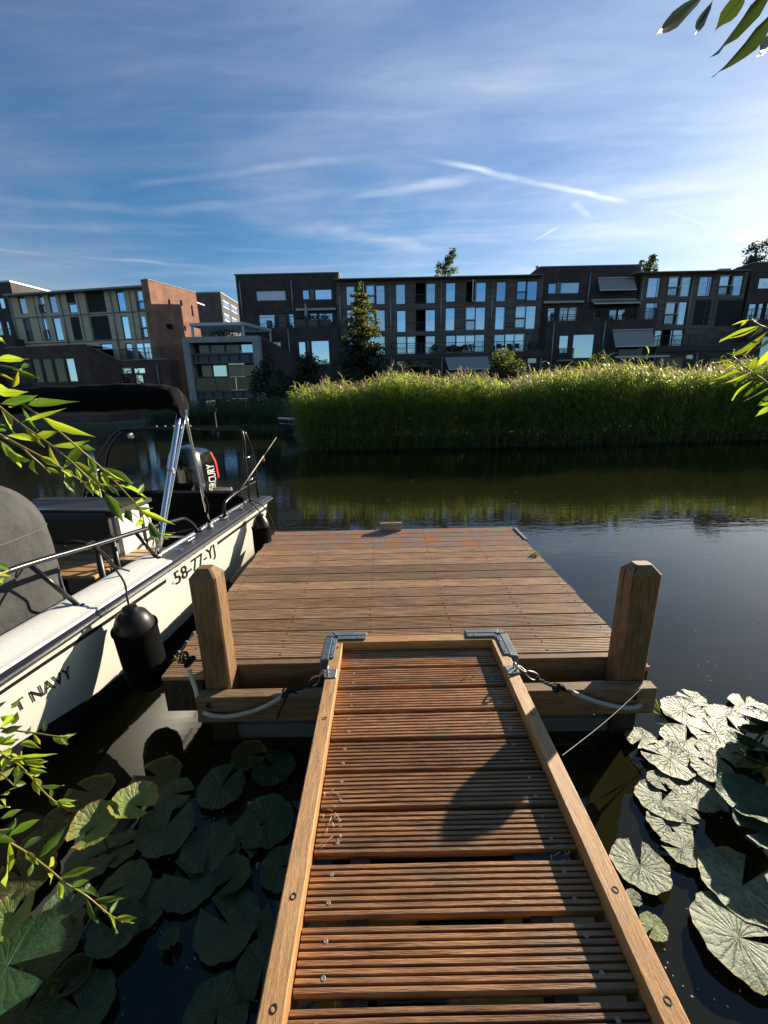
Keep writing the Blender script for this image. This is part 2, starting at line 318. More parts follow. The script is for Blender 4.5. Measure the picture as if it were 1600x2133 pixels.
mat('black_fabric', (0.004, 0.004, 0.0045), 0.95, spec=0.15, bump=0.6, bscale=9, bdist=0.03)
mat('black_tube', (0.010, 0.011, 0.013), 0.25, spec=0.4)
mat('stripe_black', (0.015, 0.015, 0.017), 0.35)
mat('stainless', (0.72, 0.72, 0.72), 0.12, metal=1.0)
mat('rub_silver', (0.42, 0.43, 0.45), 0.25, metal=0.9)
mat('cushion', (0.018, 0.016, 0.016), 0.55)
mat('boat_inner', (0.05, 0.05, 0.05), 0.7)
mat('cowl', (0.008, 0.008, 0.010), 0.12, coat=0.6)
mat('cowl_grey', (0.07, 0.075, 0.085), 0.3, metal=0.5)
mat('white_print', (0.55, 0.55, 0.54), 0.5)
mat('red_print', (0.55, 0.02, 0.03), 0.4)
mat('cover_grey', (0.050, 0.050, 0.049), 0.9, col2=(0.078, 0.078, 0.075), vscale=3, bump=1.0, bscale=4.5, bdist=0.035)
mat('seam', (0.09, 0.09, 0.09), 0.9)
mat('rub_black', (0.008, 0.008, 0.009), 0.16, coat=0.3)
mat('fender_black', (0.0055, 0.0055, 0.006), 0.95, spec=0.06, bump=0.25, bscale=120)
mat('fender_end', (0.008, 0.0085, 0.010), 0.40, spec=0.35)
mat('rod_tan', (0.45, 0.40, 0.30), 0.4)
glass('glass_rail', (0.5, 0.55, 0.6), 0.05, (0.03, 0.034, 0.036))
def stain(name, col):        # grimy tide mark of uneven height above the waterline
    m = M[name]; nt = m.node_tree; L = nt.links.new; N = nt.nodes.new; b = nt.nodes['Principled BSDF']; src = b.inputs['Base Color'].links[0].from_socket
    ge = N('ShaderNodeNewGeometry'); sp = N('ShaderNodeSeparateXYZ'); L(ge.outputs['Position'], sp.inputs[0]); no = N('ShaderNodeTexNoise'); no.inputs['Scale'].default_value = 5; no.inputs['Detail'].default_value = 6; mp = N('ShaderNodeMapping'); mp.inputs['Scale'].default_value = (1, 1, 0.35); L(ge.outputs['Position'], mp.inputs[0]); L(mp.outputs[0], no.inputs['Vector'])
    a = N('ShaderNodeMath'); a.operation = 'MULTIPLY_ADD'; L(no.outputs[0], a.inputs[0]); a.inputs[1].default_value = -0.32; L(sp.outputs[2], a.inputs[2]); mr = N('ShaderNodeMapRange'); L(a.outputs[0], mr.inputs[0]); mr.inputs[1].default_value = -0.10; mr.inputs[2].default_value = 0.10; mr.inputs[3].default_value = 0.75; mr.inputs[4].default_value = 0.0
    mx = N('ShaderNodeMix'); mx.data_type = 'RGBA'; L(mr.outputs[0], mx.inputs[0]); L(src, mx.inputs[6]); mx.inputs[7].default_value = (*col, 1); L(mx.outputs[2], b.inputs['Base Color'])
stain('hull', (0.40, 0.35, 0.22))
# far buildings
brick('brick_dark', (0.088, 0.062, 0.058), (0.058, 0.042, 0.042), (0.066, 0.058, 0.056))
brick('brick_brown', (0.15, 0.078, 0.058), (0.10, 0.054, 0.044), (0.070, 0.058, 0.054), rotz=R(8.8))
brick('brick_red', (0.42, 0.175, 0.105), (0.27, 0.115, 0.075), (0.30, 0.22, 0.17), rotz=R(-70))
brick('brick_grey', (0.11, 0.10, 0.10), (0.075, 0.07, 0.07), (0.09, 0.085, 0.085))
boards('cladding_dark', (0.10, 0.082, 0.070), (0.21, 0.175, 0.15))
boards('cladding_tan', (0.58, 0.49, 0.33), (0.68, 0.59, 0.41), h=0.17)
mat('fascia', (0.20, 0.215, 0.215), 0.5, col2=(0.26, 0.275, 0.27), vscale=1.5)
mat('frame_grey', (0.10, 0.11, 0.115), 0.5)
mat('frame_white', (0.66, 0.66, 0.64), 0.45)
mat('frame_dark', (0.035, 0.035, 0.038), 0.5)
mat('slate_panel', (0.13, 0.135, 0.14), 0.6)
mat('zinc', (0.34, 0.36, 0.37), 0.45, metal=0.3)
mat('rail_black', (0.015, 0.016, 0.018), 0.4)
mat('interior', (0.012, 0.011, 0.011), 0.9)
mat('blind_dark', (0.022, 0.022, 0.026), 0.85)
mat('awning', (0.42, 0.41, 0.38), 0.85, col2=(0.47, 0.46, 0.43), vscale=2, trans=0.25, transcol=(0.45, 0.42, 0.36))
mat('awning_grey', (0.40, 0.41, 0.40), 0.85, trans=0.2, transcol=(0.4, 0.4, 0.38))
mat('concrete', (0.30, 0.30, 0.285), 0.85, col2=(0.40, 0.40, 0.38), vscale=1.4, bump=0.3, bscale=8)
mat('steel_blue', (0.075, 0.09, 0.105), 0.5, metal=0.3)
mat('steel_pale', (0.50, 0.53, 0.55), 0.5, metal=0.2)
mat('plaster', (0.55, 0.55, 0.53), 0.7)
mat('terrace_stuff', (0.16, 0.13, 0.10), 0.8, col2=(0.30, 0.27, 0.23), vscale=5)
mat('parasol', (0.45, 0.43, 0.38), 0.85)
mat('roof_felt', (0.09, 0.09, 0.09), 0.9)
glass('glass_blue', (0.66, 0.84, 1.0), 0.82, (0.03, 0.04, 0.05))
glass('glass_mid', (0.56, 0.76, 1.0), 0.68, (0.03, 0.035, 0.04))
glass('glass_dark', (0.6, 0.62, 0.62), 0.085, (0.022, 0.022, 0.02))
glass('glass_curtain', (0.70, 0.87, 1.0), 0.60, (0.42, 0.45, 0.48), folds=0.5)
glass('glass_pink', (0.78, 0.80, 0.95), 0.45, (0.33, 0.24, 0.27), folds=0.3)
glass('glass_cream', (0.8, 0.85, 0.9), 0.3, (0.40, 0.38, 0.33))
# plants
mat('reed_leaf', (0.11, 0.175, 0.035), 0.45, trans=0.56, transcol=(0.54, 0.66, 0.08), objrand=0.0, spec=0.4)
mat('reed_leaf_yellow', (0.15, 0.185, 0.04), 0.5, trans=0.55, transcol=(0.60, 0.66, 0.09), spec=0.3)
mat('reed_leaf_blue', (0.12, 0.18, 0.10), 0.4, trans=0.40, transcol=(0.30, 0.44, 0.12), spec=0.5)
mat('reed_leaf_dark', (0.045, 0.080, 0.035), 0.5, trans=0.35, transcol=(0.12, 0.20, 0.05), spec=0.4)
mat('reed_stem', (0.045, 0.06, 0.02), 0.7)
mat('reed_plume', (0.24, 0.17, 0.11), 0.9, trans=0.5, transcol=(0.42, 0.29, 0.18))
mat('willow_leaf', (0.11, 0.205, 0.026), 0.40, trans=0.55, transcol=(0.50, 0.66, 0.035), objrand=0.25, spec=0.45)
mat('willow_leaf_dark', (0.06, 0.115, 0.03), 0.38, trans=0.40, transcol=(0.14, 0.28, 0.02), objrand=0.2, spec=0.5)
mat('willow_shade', (0.05, 0.075, 0.035), 0.35, trans=0.22, transcol=(0.09, 0.15, 0.02), objrand=0.25, spec=0.6)  # shaded copy of the willow leaf: the shade is mixed into its colour
mat('willow_young', (0.16, 0.19, 0.022), 0.42, trans=0.5, transcol=(0.52, 0.50, 0.03), objrand=0.2, spec=0.4)
mat('willow_stem', (0.30, 0.24, 0.055), 0.5)
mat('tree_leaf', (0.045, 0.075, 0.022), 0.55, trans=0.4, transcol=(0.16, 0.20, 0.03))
mat('tree_leaf_toplit', (0.07, 0.085, 0.02), 0.55, trans=0.45, transcol=(0.24, 0.25, 0.035))  # sunlight on the conical tree's top, painted into the leaf colour
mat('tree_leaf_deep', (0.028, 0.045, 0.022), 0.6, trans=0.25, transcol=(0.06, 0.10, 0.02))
mat('bark', (0.09, 0.075, 0.06), 0.9, bump=0.6, bscale=20)
mat('earth', (0.045, 0.05, 0.028), 0.95, col2=(0.07, 0.075, 0.035), vscale=2)
mat('weed', (0.09, 0.16, 0.03), 0.6, trans=0.4, transcol=(0.25, 0.36, 0.04))
mat('thread', (0.75, 0.75, 0.75), 0.4)

def water_mat():
    m = bpy.data.materials.new('water'); m.use_nodes = True; nt = m.node_tree; L = nt.links.new; N = nt.nodes.new; b = nt.nodes['Principled BSDF']
    b.inputs['Base Color'].default_value = (0.015, 0.0148, 0.0048, 1); b.inputs['Roughness'].default_value = 0.015; b.inputs['IOR'].default_value = 1.47; b.inputs['Specular IOR Level'].default_value = 0.5
    tc = N('ShaderNodeTexCoord')
    def nz(sx, sy, sc, det, rot=0):
        mp = N('ShaderNodeMapping'); mp.inputs['Scale'].default_value = (sx, sy, 1); mp.inputs['Rotation'].default_value = (0, 0, rot); L(tc.outputs['Object'], mp.inputs[0])
        n = N('ShaderNodeTexNoise'); n.inputs['Scale'].default_value = sc; n.inputs['Detail'].default_value = det; n.inputs['Roughness'].default_value = 0.5; L(mp.outputs[0], n.inputs['Vector']); return n.outputs[0]
    def ma(op, a, c):
        n = N('ShaderNodeMath'); n.operation = op
        for i, v in enumerate((a, c)):
            if isinstance(v, (int, float)): n.inputs[i].default_value = v
            else: L(v, n.inputs[i])
        return n.outputs[0]
    a = nz(0.9, 3.2, 2.2, 3, R(8)); bb = nz(1.6, 5.0, 5.0, 2, R(-6)); c = nz(0.25, 0.6, 0.6, 2)
    # breeze patches: the fine ripple is stronger out on the open water than in the lee of the jetty
    sp = N('ShaderNodeSeparateXYZ'); L(tc.outputs['Object'], sp.inputs[0]); mr = N('ShaderNodeMapRange'); mr.inputs[1].default_value = 2.5; mr.inputs[2].default_value = 9; mr.inputs[3].default_value = 0.06; mr.inputs[4].default_value = 0.24; L(sp.outputs[1], mr.inputs[0])
    h = ma('MULTIPLY', ma('ADD', ma('MULTIPLY', a, 0.65), ma('MULTIPLY', bb, 0.22)), mr.outputs[0]); h = ma('ADD', h, ma('MULTIPLY', c, 0.16))
    bp = N('ShaderNodeBump'); bp.inputs['Strength'].default_value = 0.55; bp.inputs['Distance'].default_value = 0.028; L(h, bp.inputs['Height']); L(bp.outputs[0], b.inputs['Normal'])
    M['water'] = m
water_mat()

def pad_mat(name, c1, c2, rough, spots, sheen=0.5, edge=None, vein=0.02):
    m = bpy.data.materials.new(name); m.use_nodes = True; nt = m.node_tree; L = nt.links.new; N = nt.nodes.new; b = nt.nodes['Principled BSDF']
    tc = N('ShaderNodeTexCoord'); oi = N('ShaderNodeObjectInfo'); sp = N('ShaderNodeSeparateXYZ'); L(tc.outputs['Object'], sp.inputs[0])
    at = N('ShaderNodeMath'); at.operation = 'ARCTAN2'; L(sp.outputs[1], at.inputs[0]); L(sp.outputs[0], at.inputs[1])
    sn = N('ShaderNodeMath'); sn.operation = 'MULTIPLY'; sn.inputs[1].default_value = 11; wn = N('ShaderNodeTexNoise'); wn.inputs['Scale'].default_value = 2.2; wn.inputs['Detail'].default_value = 3; L(tc.outputs['Object'], wn.inputs['Vector']); wa = N('ShaderNodeMath'); wa.operation = 'MULTIPLY_ADD'; wa.inputs[1].default_value = 0.55; L(wn.outputs[0], wa.inputs[0]); L(at.outputs[0], wa.inputs[2]); L(wa.outputs[0], sn.inputs[0]); s2 = N('ShaderNodeMath'); s2.operation = 'SINE'; L(sn.outputs[0], s2.inputs[0])
    vn = N('ShaderNodeMath'); vn.operation = 'POWER'; ab = N('ShaderNodeMath'); ab.operation = 'ABSOLUTE'; L(s2.outputs[0], ab.inputs[0]); L(ab.outputs[0], vn.inputs[0]); vn.inputs[1].default_value = 0.35; vh = N('ShaderNodeMath'); vh.operation = 'MULTIPLY'; vh.inputs[1].default_value = 0.55; L(vn.outputs[0], vh.inputs[0])
    ad = N('ShaderNodeVectorMath'); ad.operation = 'ADD'; L(tc.outputs['Object'], ad.inputs[0]); sc = N('ShaderNodeVectorMath'); sc.operation = 'SCALE'; sc.inputs[0].default_value = (31, 17, 5); L(oi.outputs['Random'], sc.inputs['Scale']); L(sc.outputs[0], ad.inputs[1])
    no = N('ShaderNodeTexNoise'); no.inputs['Scale'].default_value = 3.0; no.inputs['Detail'].default_value = 8; no.inputs['Roughness'].default_value = 0.7; L(ad.outputs[0], no.inputs['Vector'])
    rp = N('ShaderNodeValToRGB'); rp.color_ramp.elements[0].position = 0.38; rp.color_ramp.elements[1].position = 0.62; rp.color_ramp.elements[0].color = (*c1, 1); rp.color_ramp.elements[1].color = (*c2, 1); L(no.outputs[0], rp.inputs[0])
    n2 = N('ShaderNodeTexNoise'); n2.inputs['Scale'].default_value = 11; n2.inputs['Detail'].default_value = 4; L(ad.outputs[0], n2.inputs['Vector'])
    mr = N('ShaderNodeMapRange'); mr.inputs[1].default_value = spots; mr.inputs[2].default_value = spots + 0.05; L(n2.outputs[0], mr.inputs[0])
    mx = N('ShaderNodeMix'); mx.data_type = 'RGBA'; L(mr.outputs[0], mx.inputs[0]); L(rp.outputs[0], mx.inputs[6]); mx.inputs[7].default_value = (0.035, 0.035, 0.015, 1)
    src = mx.outputs[2]
    if edge is not None:
        ln = N('ShaderNodeVectorMath'); ln.operation = 'LENGTH'; L(tc.outputs['Object'], ln.inputs[0]); ea = N('ShaderNodeMath'); ea.operation = 'ADD'; L(ln.outputs['Value'], ea.inputs[0]); em = N('ShaderNodeMath'); em.operation = 'MULTIPLY'; em.inputs[1].default_value = 0.5; L(no.outputs[0], em.inputs[0]); L(em.outputs[0], ea.inputs[1])
        m3 = N('ShaderNodeMapRange'); m3.inputs[1].default_value = 1.12; m3.inputs[2].default_value = 1.22; L(ea.outputs[0], m3.inputs[0]); mx2 = N('ShaderNodeMix'); mx2.data_type = 'RGBA'; L(m3.outputs[0], mx2.inputs[0]); L(src, mx2.inputs[6]); mx2.inputs[7].default_value = (*edge, 1); src = mx2.outputs[2]
    L(src, b.inputs['Base Color']); b.inputs['Roughness'].default_value = rough; b.inputs['Specular IOR Level'].default_value = sheen
    hs = N('ShaderNodeMath'); hs.operation = 'ADD'; L(vh.outputs[0], hs.inputs[0]); hm = N('ShaderNodeMath'); hm.operation = 'MULTIPLY'; hm.inputs[1].default_value = 2.0; L(no.outputs[0], hm.inputs[0]); L(hm.outputs[0], hs.inputs[1])
    bp = N('ShaderNodeBump'); bp.inputs['Strength'].default_value = 0.5; bp.inputs['Distance'].default_value = vein; L(hs.outputs[0], bp.inputs['Height']); L(bp.outputs[0], b.inputs['Normal'])
    M[name] = m
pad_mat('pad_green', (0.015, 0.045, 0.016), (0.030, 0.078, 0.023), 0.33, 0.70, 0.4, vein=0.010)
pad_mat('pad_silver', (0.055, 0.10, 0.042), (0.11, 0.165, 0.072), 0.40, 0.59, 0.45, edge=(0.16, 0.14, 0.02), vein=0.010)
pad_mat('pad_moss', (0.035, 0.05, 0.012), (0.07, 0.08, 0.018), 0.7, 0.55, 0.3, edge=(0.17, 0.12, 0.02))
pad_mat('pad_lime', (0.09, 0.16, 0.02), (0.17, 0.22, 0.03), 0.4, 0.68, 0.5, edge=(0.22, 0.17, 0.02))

# ------------------------------------------------------------------ setting: water, ground
nb = MB(); nb.quad((-400, -2.3, -0.3), (400, -2.3, -0.3), (400, -3.0, 0.5), (-400, -3.0, 0.5)); nb.quad((-400, -3.0, 0.5), (400, -3.0, 0.5), (400, -400, 0.9), (-400, -400, 0.9))
tag(nb.build('near_bank', 'earth', loc=(0, -5, 0.3)), kind='structure')
tag(MB().quad((-500, -400, 0), (500, -400, 0), (500, 400, 0), (-500, 400, 0)).build('water', 'water', loc=(0, 0, 0)), kind='structure')
shore = [(-500, 31), (-40, 31.5), (-26, 31), (-15, 29.5), (-10.5, 28.6), (-6, 25.5), (-3.4, 18.4), (-2.7, 15.25), (4, 15.2), (9, 15.25), (13, 15.7), (19, 15.8), (500, 15.8)]  # shore drawn forward under the reeds to stop light leaking through their base
g = MB()
for (a, b) in zip(shore[:-1], shore[1:]):
    g.quad((a[0], a[1], -0.3), (b[0], b[1], -0.3), (b[0], b[1] + 0.5, 0.32), (a[0], a[1] + 0.5, 0.32))
    g.quad((a[0], a[1] + 0.5, 0.32), (b[0], b[1] + 0.5, 0.32), (b[0] * 1.2, 900, 0.6), (a[0] * 1.2, 900, 0.6))
tag(g.build('ground', 'earth', loc=(0, 20, 0.3)), kind='structure')

# ------------------------------------------------------------------ gangway and mooring platform
def plank_profile(width, thick, n=8):
    p = []; per = width / n; g = per * 0.34; dep = 0.0095; c = 0.0012
    for i in range(n):
        y0 = -width / 2 + i * per + g / 2; y1 = -width / 2 + (i + 1) * per - g / 2
        if i: p.append((y0 - 0.0006, -dep))
        p += [(y0, -c), (y0 + c, 0), (y1 - c, 0), (y1, -c)]
        if i < n - 1: p.append((y1 + 0.0006, -dep))
    return [(-width / 2 + 0.002, -thick)] + [(-width / 2, -0.012)] + p + [(width / 2, -0.012)] + [(width / 2 - 0.002, -thick)]
def plank_mesh(name, length, width=0.1385, thick=0.026, m='plank_red', nseg=3, seed=0):
    pr = plank_profile(width, thick); k = len(pr); mb = MB(); rnd = random.Random(seed); vs = []; fs = []
    for j in range(nseg + 1):
        x = -length / 2 + length * j / nseg; dz = 0 if j in (0, nseg) else rnd.uniform(-0.0012, 0.0012); dy = rnd.uniform(-0.0008, 0.0008)
        vs += [(x, y + dy, z + dz) for (y, z) in pr]
    for j in range(nseg):
        for i in range(k): a = j * k + i; b = j * k + (i + 1) % k; fs.append((a, b, b + k, a + k))
    fs += [tuple(range(k))[::-1], tuple(range(nseg * k, (nseg + 1) * k))]
    mb.add(vs, fs); me = mb.mesh(name); me.materials.append(M[m]); return me
def screw_mesh(r=0.0052, m='screw_steel'):
    mb = MB().lathe([(r * 1.25, -0.004), (r * 1.25, 0.0006), (r * 0.95, 0.0014), (r * 0.25, 0.0006)], (0, 0, 0), 10)
    me = mb.mesh('screw', smooth='auto'); me.materials.append(M[m])
    return me

GX0, GX1, DZ = -0.252, 0.598, 0.55          # deck of the gangway between its two rails
gang = thing('gangway', (0.17, 0.4, 0.4), 'reddish grooved hardwood gangway with raised side rails leading onto the square platform', 'gangway')
for (x0, x1) in ((-0.315, GX0), (GX1, 0.661)):
    rl = MB().box((x0, -1.6, 0.435), (x1, 2.10, 0.586)).build('side_rail', 'rail_wood', gang, bevel=0.004)
    for yy in (0.62, 0.845, 1.52, 2.05, -0.2):
        MB().lathe([(0.009, -0.003), (0.009, 0.0008), (0.0065, 0.001), (0.006, -0.0015)], ((x0 + x1) / 2 + 0.004, yy, 0.5865), 12).build('bolt', 'bolt', rl)
MB().box((-0.315, 2.1005, 0.445), (0.661, 2.165, 0.584)).build('end_rail', 'rail_wood_x', gang, bevel=0.004)
for x in (-0.1, 0.42): MB().box((x - 0.03, -1.6, 0.42), (x + 0.03, 2.09, 0.522)).build('joist', 'pile_wood', gang)
gm = [plank_mesh('plank', GX1 - GX0 - 0.006, m='plank_red', seed=i) for i in range(4)]
sm = screw_mesh()
gy = [(0.2, 0), (0.36, 0), (0.531, 0), (0.690 - 0.082 + 0.0, 0)]
edges = [2.085, 1.925, 1.763, 1.600, 1.442, 1.288, 1.134, 0.968, 0.806, 0.650, 0.494, 0.338, 0.182, 0.026, -0.13, -0.286, -0.442, -0.598, -0.754, -0.91, -1.066, -1.222, -1.378]
rnd = random.Random(3)
for i, e in enumerate(edges):
    yc = e - 0.075 - 0
    p = inst('plank', gm[i % 4], gang, Matrix.Translation(((GX0 + GX1) / 2 + rnd.uniform(-0.002, 0.002), yc, DZ - 0.012 + rnd.uniform(-0.0015, 0.0015))) @ Matrix.Rotation(rnd.uniform(-0.0022, 0.0022), 4, 'Z') @ Matrix.Rotation(rnd.uniform(-0.006, 0.006), 4, 'X'))
    if i < 13:
        for sx in (-0.352, 0.352):
            for sy in (-0.037, 0.037):
                s = bpy.data.objects.new('screw', sm); COL.objects.link(s); s.parent = p; s.location = (sx + rnd.uniform(-0.006, 0.006), sy + rnd.uniform(-0.004, 0.004), 0.0); s.rotation_euler = (0, 0, rnd.uniform(0, 3))
# rubber corner guards on the far end
for sgn, cx in ((-1, -0.315), (1, 0.661)):
    mb = MB(); o = 0.045 * sgn
    x_out = cx + o; prof = []
    path = [(x_out, 1.935), (x_out, 2.165), (x_out - 0.03 * sgn, 2.215), (cx - 0.20 * sgn, 2.205)]
    inner = [(cx - 0.004 * sgn, 1.935), (cx - 0.004 * sgn, 2.150), (cx - 0.012 * sgn, 2.16), (cx - 0.20 * sgn, 2.16)]
    for k in range(3):
        a, b, c, d = path[k], path[k + 1], inner[k + 1], inner[k]
        am, bm_ = [((a[i] * 0.35 + d[i] * 0.65), (b[i] * 0.35 + c[i] * 0.65)) for i in (0, 1)], None
        mb.hexa([(*a, 0.50), (*b, 0.50), (*c, 0.50), (*d, 0.50), (*a, 0.588), (*b, 0.588), (*c, 0.594), (*d, 0.594)])
    gu = mb.build('corner_guard', 'guard_rubber', gang, bevel=0.006)
    pl = MB(); w = 0.03
    pl.box((min(cx - 0.004 * sgn, cx - w * sgn), 1.95, 0.5868), (max(cx - 0.004 * sgn, cx - w * sgn), 2.135, 0.5935)); pl.box((min(cx - 0.03 * sgn, cx - 0.195 * sgn), 2.125, 0.5868), (max(cx - 0.03 * sgn, cx - 0.195 * sgn), 2.158, 0.5935))
    pl.build('guard_flange', 'guard_rubber', gu, bevel=0.002)
    for q in ((cx - 0.016 * sgn, 1.98), (cx - 0.016 * sgn, 2.08), (cx - 0.15 * sgn, 2.142)): MB().lathe([(0.006, 0.0), (0.006, 0.002), (0.003, 0.003)], (*q, 0.5936), 8).build('screw', 'screw_steel', gu)
# eye plates
for sgn, cx in ((-1, -0.289), (1, 0.636)):
    e = MB().box((cx - 0.03, 1.79, 0.5865), (cx + 0.03, 1.855, 0.591)).build('eye_plate', 'galv', gang, bevel=0.001)
    ring = [Vector((cx + sgn * 0.012, 1.823 + 0.020 * math.cos(t), 0.606 + 0.020 * math.sin(t))) for t in [2 * math.pi * k / 14 for k in range(15)]]
    MB().tube(ring, 0.0048, 6, caps=False).build('eye_ring', 'galv', e, smooth=True)

PZ = 0.43
plat = thing('mooring_platform', (0.1, 3.3, 0.2), 'square grooved timber mooring platform with two tall posts on its near edge', 'jetty')
pxl, pxr = -1.285, 1.485
pm = [plank_mesh('plank', pxr - pxl, m='plank_grey', nseg=6, seed=20 + i) for i in range(4)]
pml = [plank_mesh('plank', pxr - pxl, m='plank_lichen', nseg=6, seed=30 + i) for i in range(2)]
cols = [-1.21, -0.66, -0.11, 0.44, 0.97, 1.43]
sd = MB()
for x in cols:
    for sy in (-0.04, 0.04): sd.lathe([(0.0065, -0.006), (0.0065, 0.0012), (0.003, 0.0018)], (x - (pxl + pxr) / 2, sy, 0), 8)
sdm = sd.mesh('screws', smooth='auto'); sdm.materials.append(M['screw_dark'])
MB().box((-0.9, 2.03, -0.06), (1.3, 2.10, 0.088)).build('lower_beam', 'slate_panel', plat, bevel=0.004)
N_PL = 16; pitch = 0.1535; y0 = 2.262
for i in range(N_PL):
    yc = y0 + i * pitch; far = i >= N_PL - 4
    me = pml[i % 2] if far else pm[i % 4]
    p = inst('plank', me, plat, Matrix.Translation(((pxl + pxr) / 2 + rnd.uniform(-0.008, 0.008), yc, PZ + rnd.uniform(-0.002, 0.002))) @ Matrix.Rotation(rnd.uniform(-0.001, 0.001), 4, 'Z') @ Matrix.Rotation(rnd.uniform(-0.008, 0.008), 4, 'X'))
    s = bpy.data.objects.new('screws', sdm); COL.objects.link(s); s.parent = p; s['kind'] = 'stuff'
for (x0, x1, ya, m_) in ((pxl, -1.045, 2.105, 0), (1.462, pxr + 0.01, 2.105, 1)):
    me = plank_mesh('plank', x1 - x0, m='plank_grey', nseg=1, seed=50 + m_)
    inst('plank', me, plat, Matrix.Translation(((x0 + x1) / 2, ya, PZ - 0.001)))
yend = y0 + N_PL * pitch - pitch / 2
MB().box((-1.04, 2.135, 0.262), (1.46, 2.184, 0.4285)).build('edge_beam', 'beam_wood', plat, bevel=0.004)
fb = MB().box((-1.055, 1.925, 0.208), (1.478, 1.998, 0.372)).build('front_beam', 'beam_wood', plat, bevel=0.005)
for (x, z) in ((-0.985, 0.325), (-0.92, 0.258), (1.355, 0.318), (1.29, 0.26)):
    MB().lathe([(0.017, -0.002), (0.017, 0.004), (0.010, 0.0045), (0.009, 0.001)], (x, 1.9248, z), 14, axis=(0, -1, 0)).build('bolt', 'bolt', fb)
fl = MB().box((pxl + 0.004, 2.028, 0.20), (-1.05, 2.07, 0.402)).build('corner_fascia', 'pile_wood', plat, bevel=0.004)
for z in (0.255, 0.345): MB().lathe([(0.013, -0.002), (0.013, 0.005), (0.006, 0.007)], (-1.18, 2.0275, z), 12, axis=(0, -1, 0)).build('bolt', 'bolt', fl)
MB().box((1.466, 2.03, 0.22), (pxr, 2.07, 0.402)).build('corner_fascia', 'pile_wood', plat, bevel=0.004)
for x0, x1 in ((pxl + 0.004, pxl + 0.05), (pxr - 0.05, pxr - 0.004)): MB().box((x0, 2.072, 0.2), (x1, yend - 0.01, 0.402)).build('side_beam', 'pile_wood', plat, bevel=0.004)
MB().box((pxl + 0.06, yend - 0.07, 0.22), (pxr - 0.06, yend - 0.02, 0.4)).build('rear_beam', 'pile_wood', plat)
for x in (-0.66, -0.11, 0.44, 0.97): MB().box((x - 0.035, 2.19, 0.26), (x + 0.035, yend - 0.08, 0.402)).build('joist', 'pile_wood', plat)
for x, y in ((-0.96, 2.075), (1.375, 2.075), (-1.1, 4.5), (1.3, 4.5), (0.2, 4.5)): MB().box((x - 0.07, y - 0.065, -1.0), (x + 0.07, y + 0.055, 0.26)).build('pile', 'pile_wood', plat, bevel=0.004)
def post(x0, x1, y0, y1, zt, tilt=0.0):
    c = 0.036; mb = MB(); xm = (x0 + x1) / 2; ym = (y0 + y1) / 2; e = 0.010; nz = 8
    def ring(a0, a1, b0, b1, z):      # chamfered-corner ring
        sh = tilt * (z - 0.3)
        return [(a0 + e + sh, b0, z), (a1 - e + sh, b0, z), (a1 + sh, b0 + e, z), (a1 + sh, b1 - e, z), (a1 - e + sh, b1, z), (a0 + e + sh, b1, z), (a0 + sh, b1 - e, z), (a0 + sh, b0 + e, z)]
    rings = [ring(x0, x1, y0, y1, 0.2 + (zt - 0.045 - 0.2) * k / nz) for k in range(nz + 1)] + [ring(x0 + c, x1 - c, y0 + c, y1 - c, zt)]
    vs = [p for r_ in rings for p in r_]; m = len(rings); fs = [tuple(range(8))[::-1], tuple(range((m - 1) * 8, m * 8))]
    for i in range(m - 1):
        for k in range(8): fs.append((i * 8 + k, i * 8 + (k + 1) % 8, (i + 1) * 8 + (k + 1) % 8, (i + 1) * 8 + k))
    return mb.add(vs, fs).build('post', 'post_wood', plat)
pl_ = post(-1.03, -0.885, 2.002, 2.132, 1.085); pl_['label'] = 'warm brown post at the left, its right side sunlit'
pr_ = post(1.295, 1.452, 2.002, 2.132, 1.055); pr_['label'] = 'dark grey cracked post at the right, seen on its shaded sides'
# dark splits in the right post
for (pts, r_) in (([(1.2935, 2.075, 1.02), (1.2935, 2.08, 0.93), (1.2935, 2.068, 0.80)], 0.0035), ([(1.325, 2.03, 1.046), (1.302, 2.006, 1.0), (1.2985, 2.0045, 0.93), (1.2985, 2.0045, 0.85)], 0.005)):
    MB().tube(smooth_path(pts, 4), [r_ * (1 - 0.7 * k / 12) for k in range(len(smooth_path(pts, 4)))], 5).build('crack', 'screw_dark', pr_)
# rubber bumper along the left edge, metal strip at the far right corner
for (ya, yb) in ((2.25, 2.75), (3.45, 3.90)):
    n = 10; mb = MB()
    mb.grid(lambda u, v: (pxl - 0.008 - 0.05 * math.sin(v * math.pi), ya + (yb - ya) * u, 0.425 - 0.16 * v), 8, 8)
    mb.quad((pxl - 0.009, ya, 0.425), (pxl - 0.055, ya, 0.345), (pxl - 0.009, ya, 0.265)); mb.quad((pxl - 0.009, yb, 0.425), (pxl - 0.055, yb, 0.345), (pxl - 0.009, yb, 0.265))
    mb.build('rubber_bumper', 'rubber_edge', plat, smooth='auto')
for ya in (2.25, 2.36, 2.47):
    MB().tube([(pxl - 0.012, ya + 0.03, 0.43), (pxl - 0.055, ya + 0.03, 0.36), (pxl - 0.05, ya + 0.03, 0.30)], 0.012, 6).build('rubber_rib', 'guard_rubber', plat, smooth=True)
MB().box((pxr + 0.002, 4.18, 0.405), (pxr + 0.035, 4.58, 0.442)).build('corner_strip', 'galv', plat, bevel=0.003)
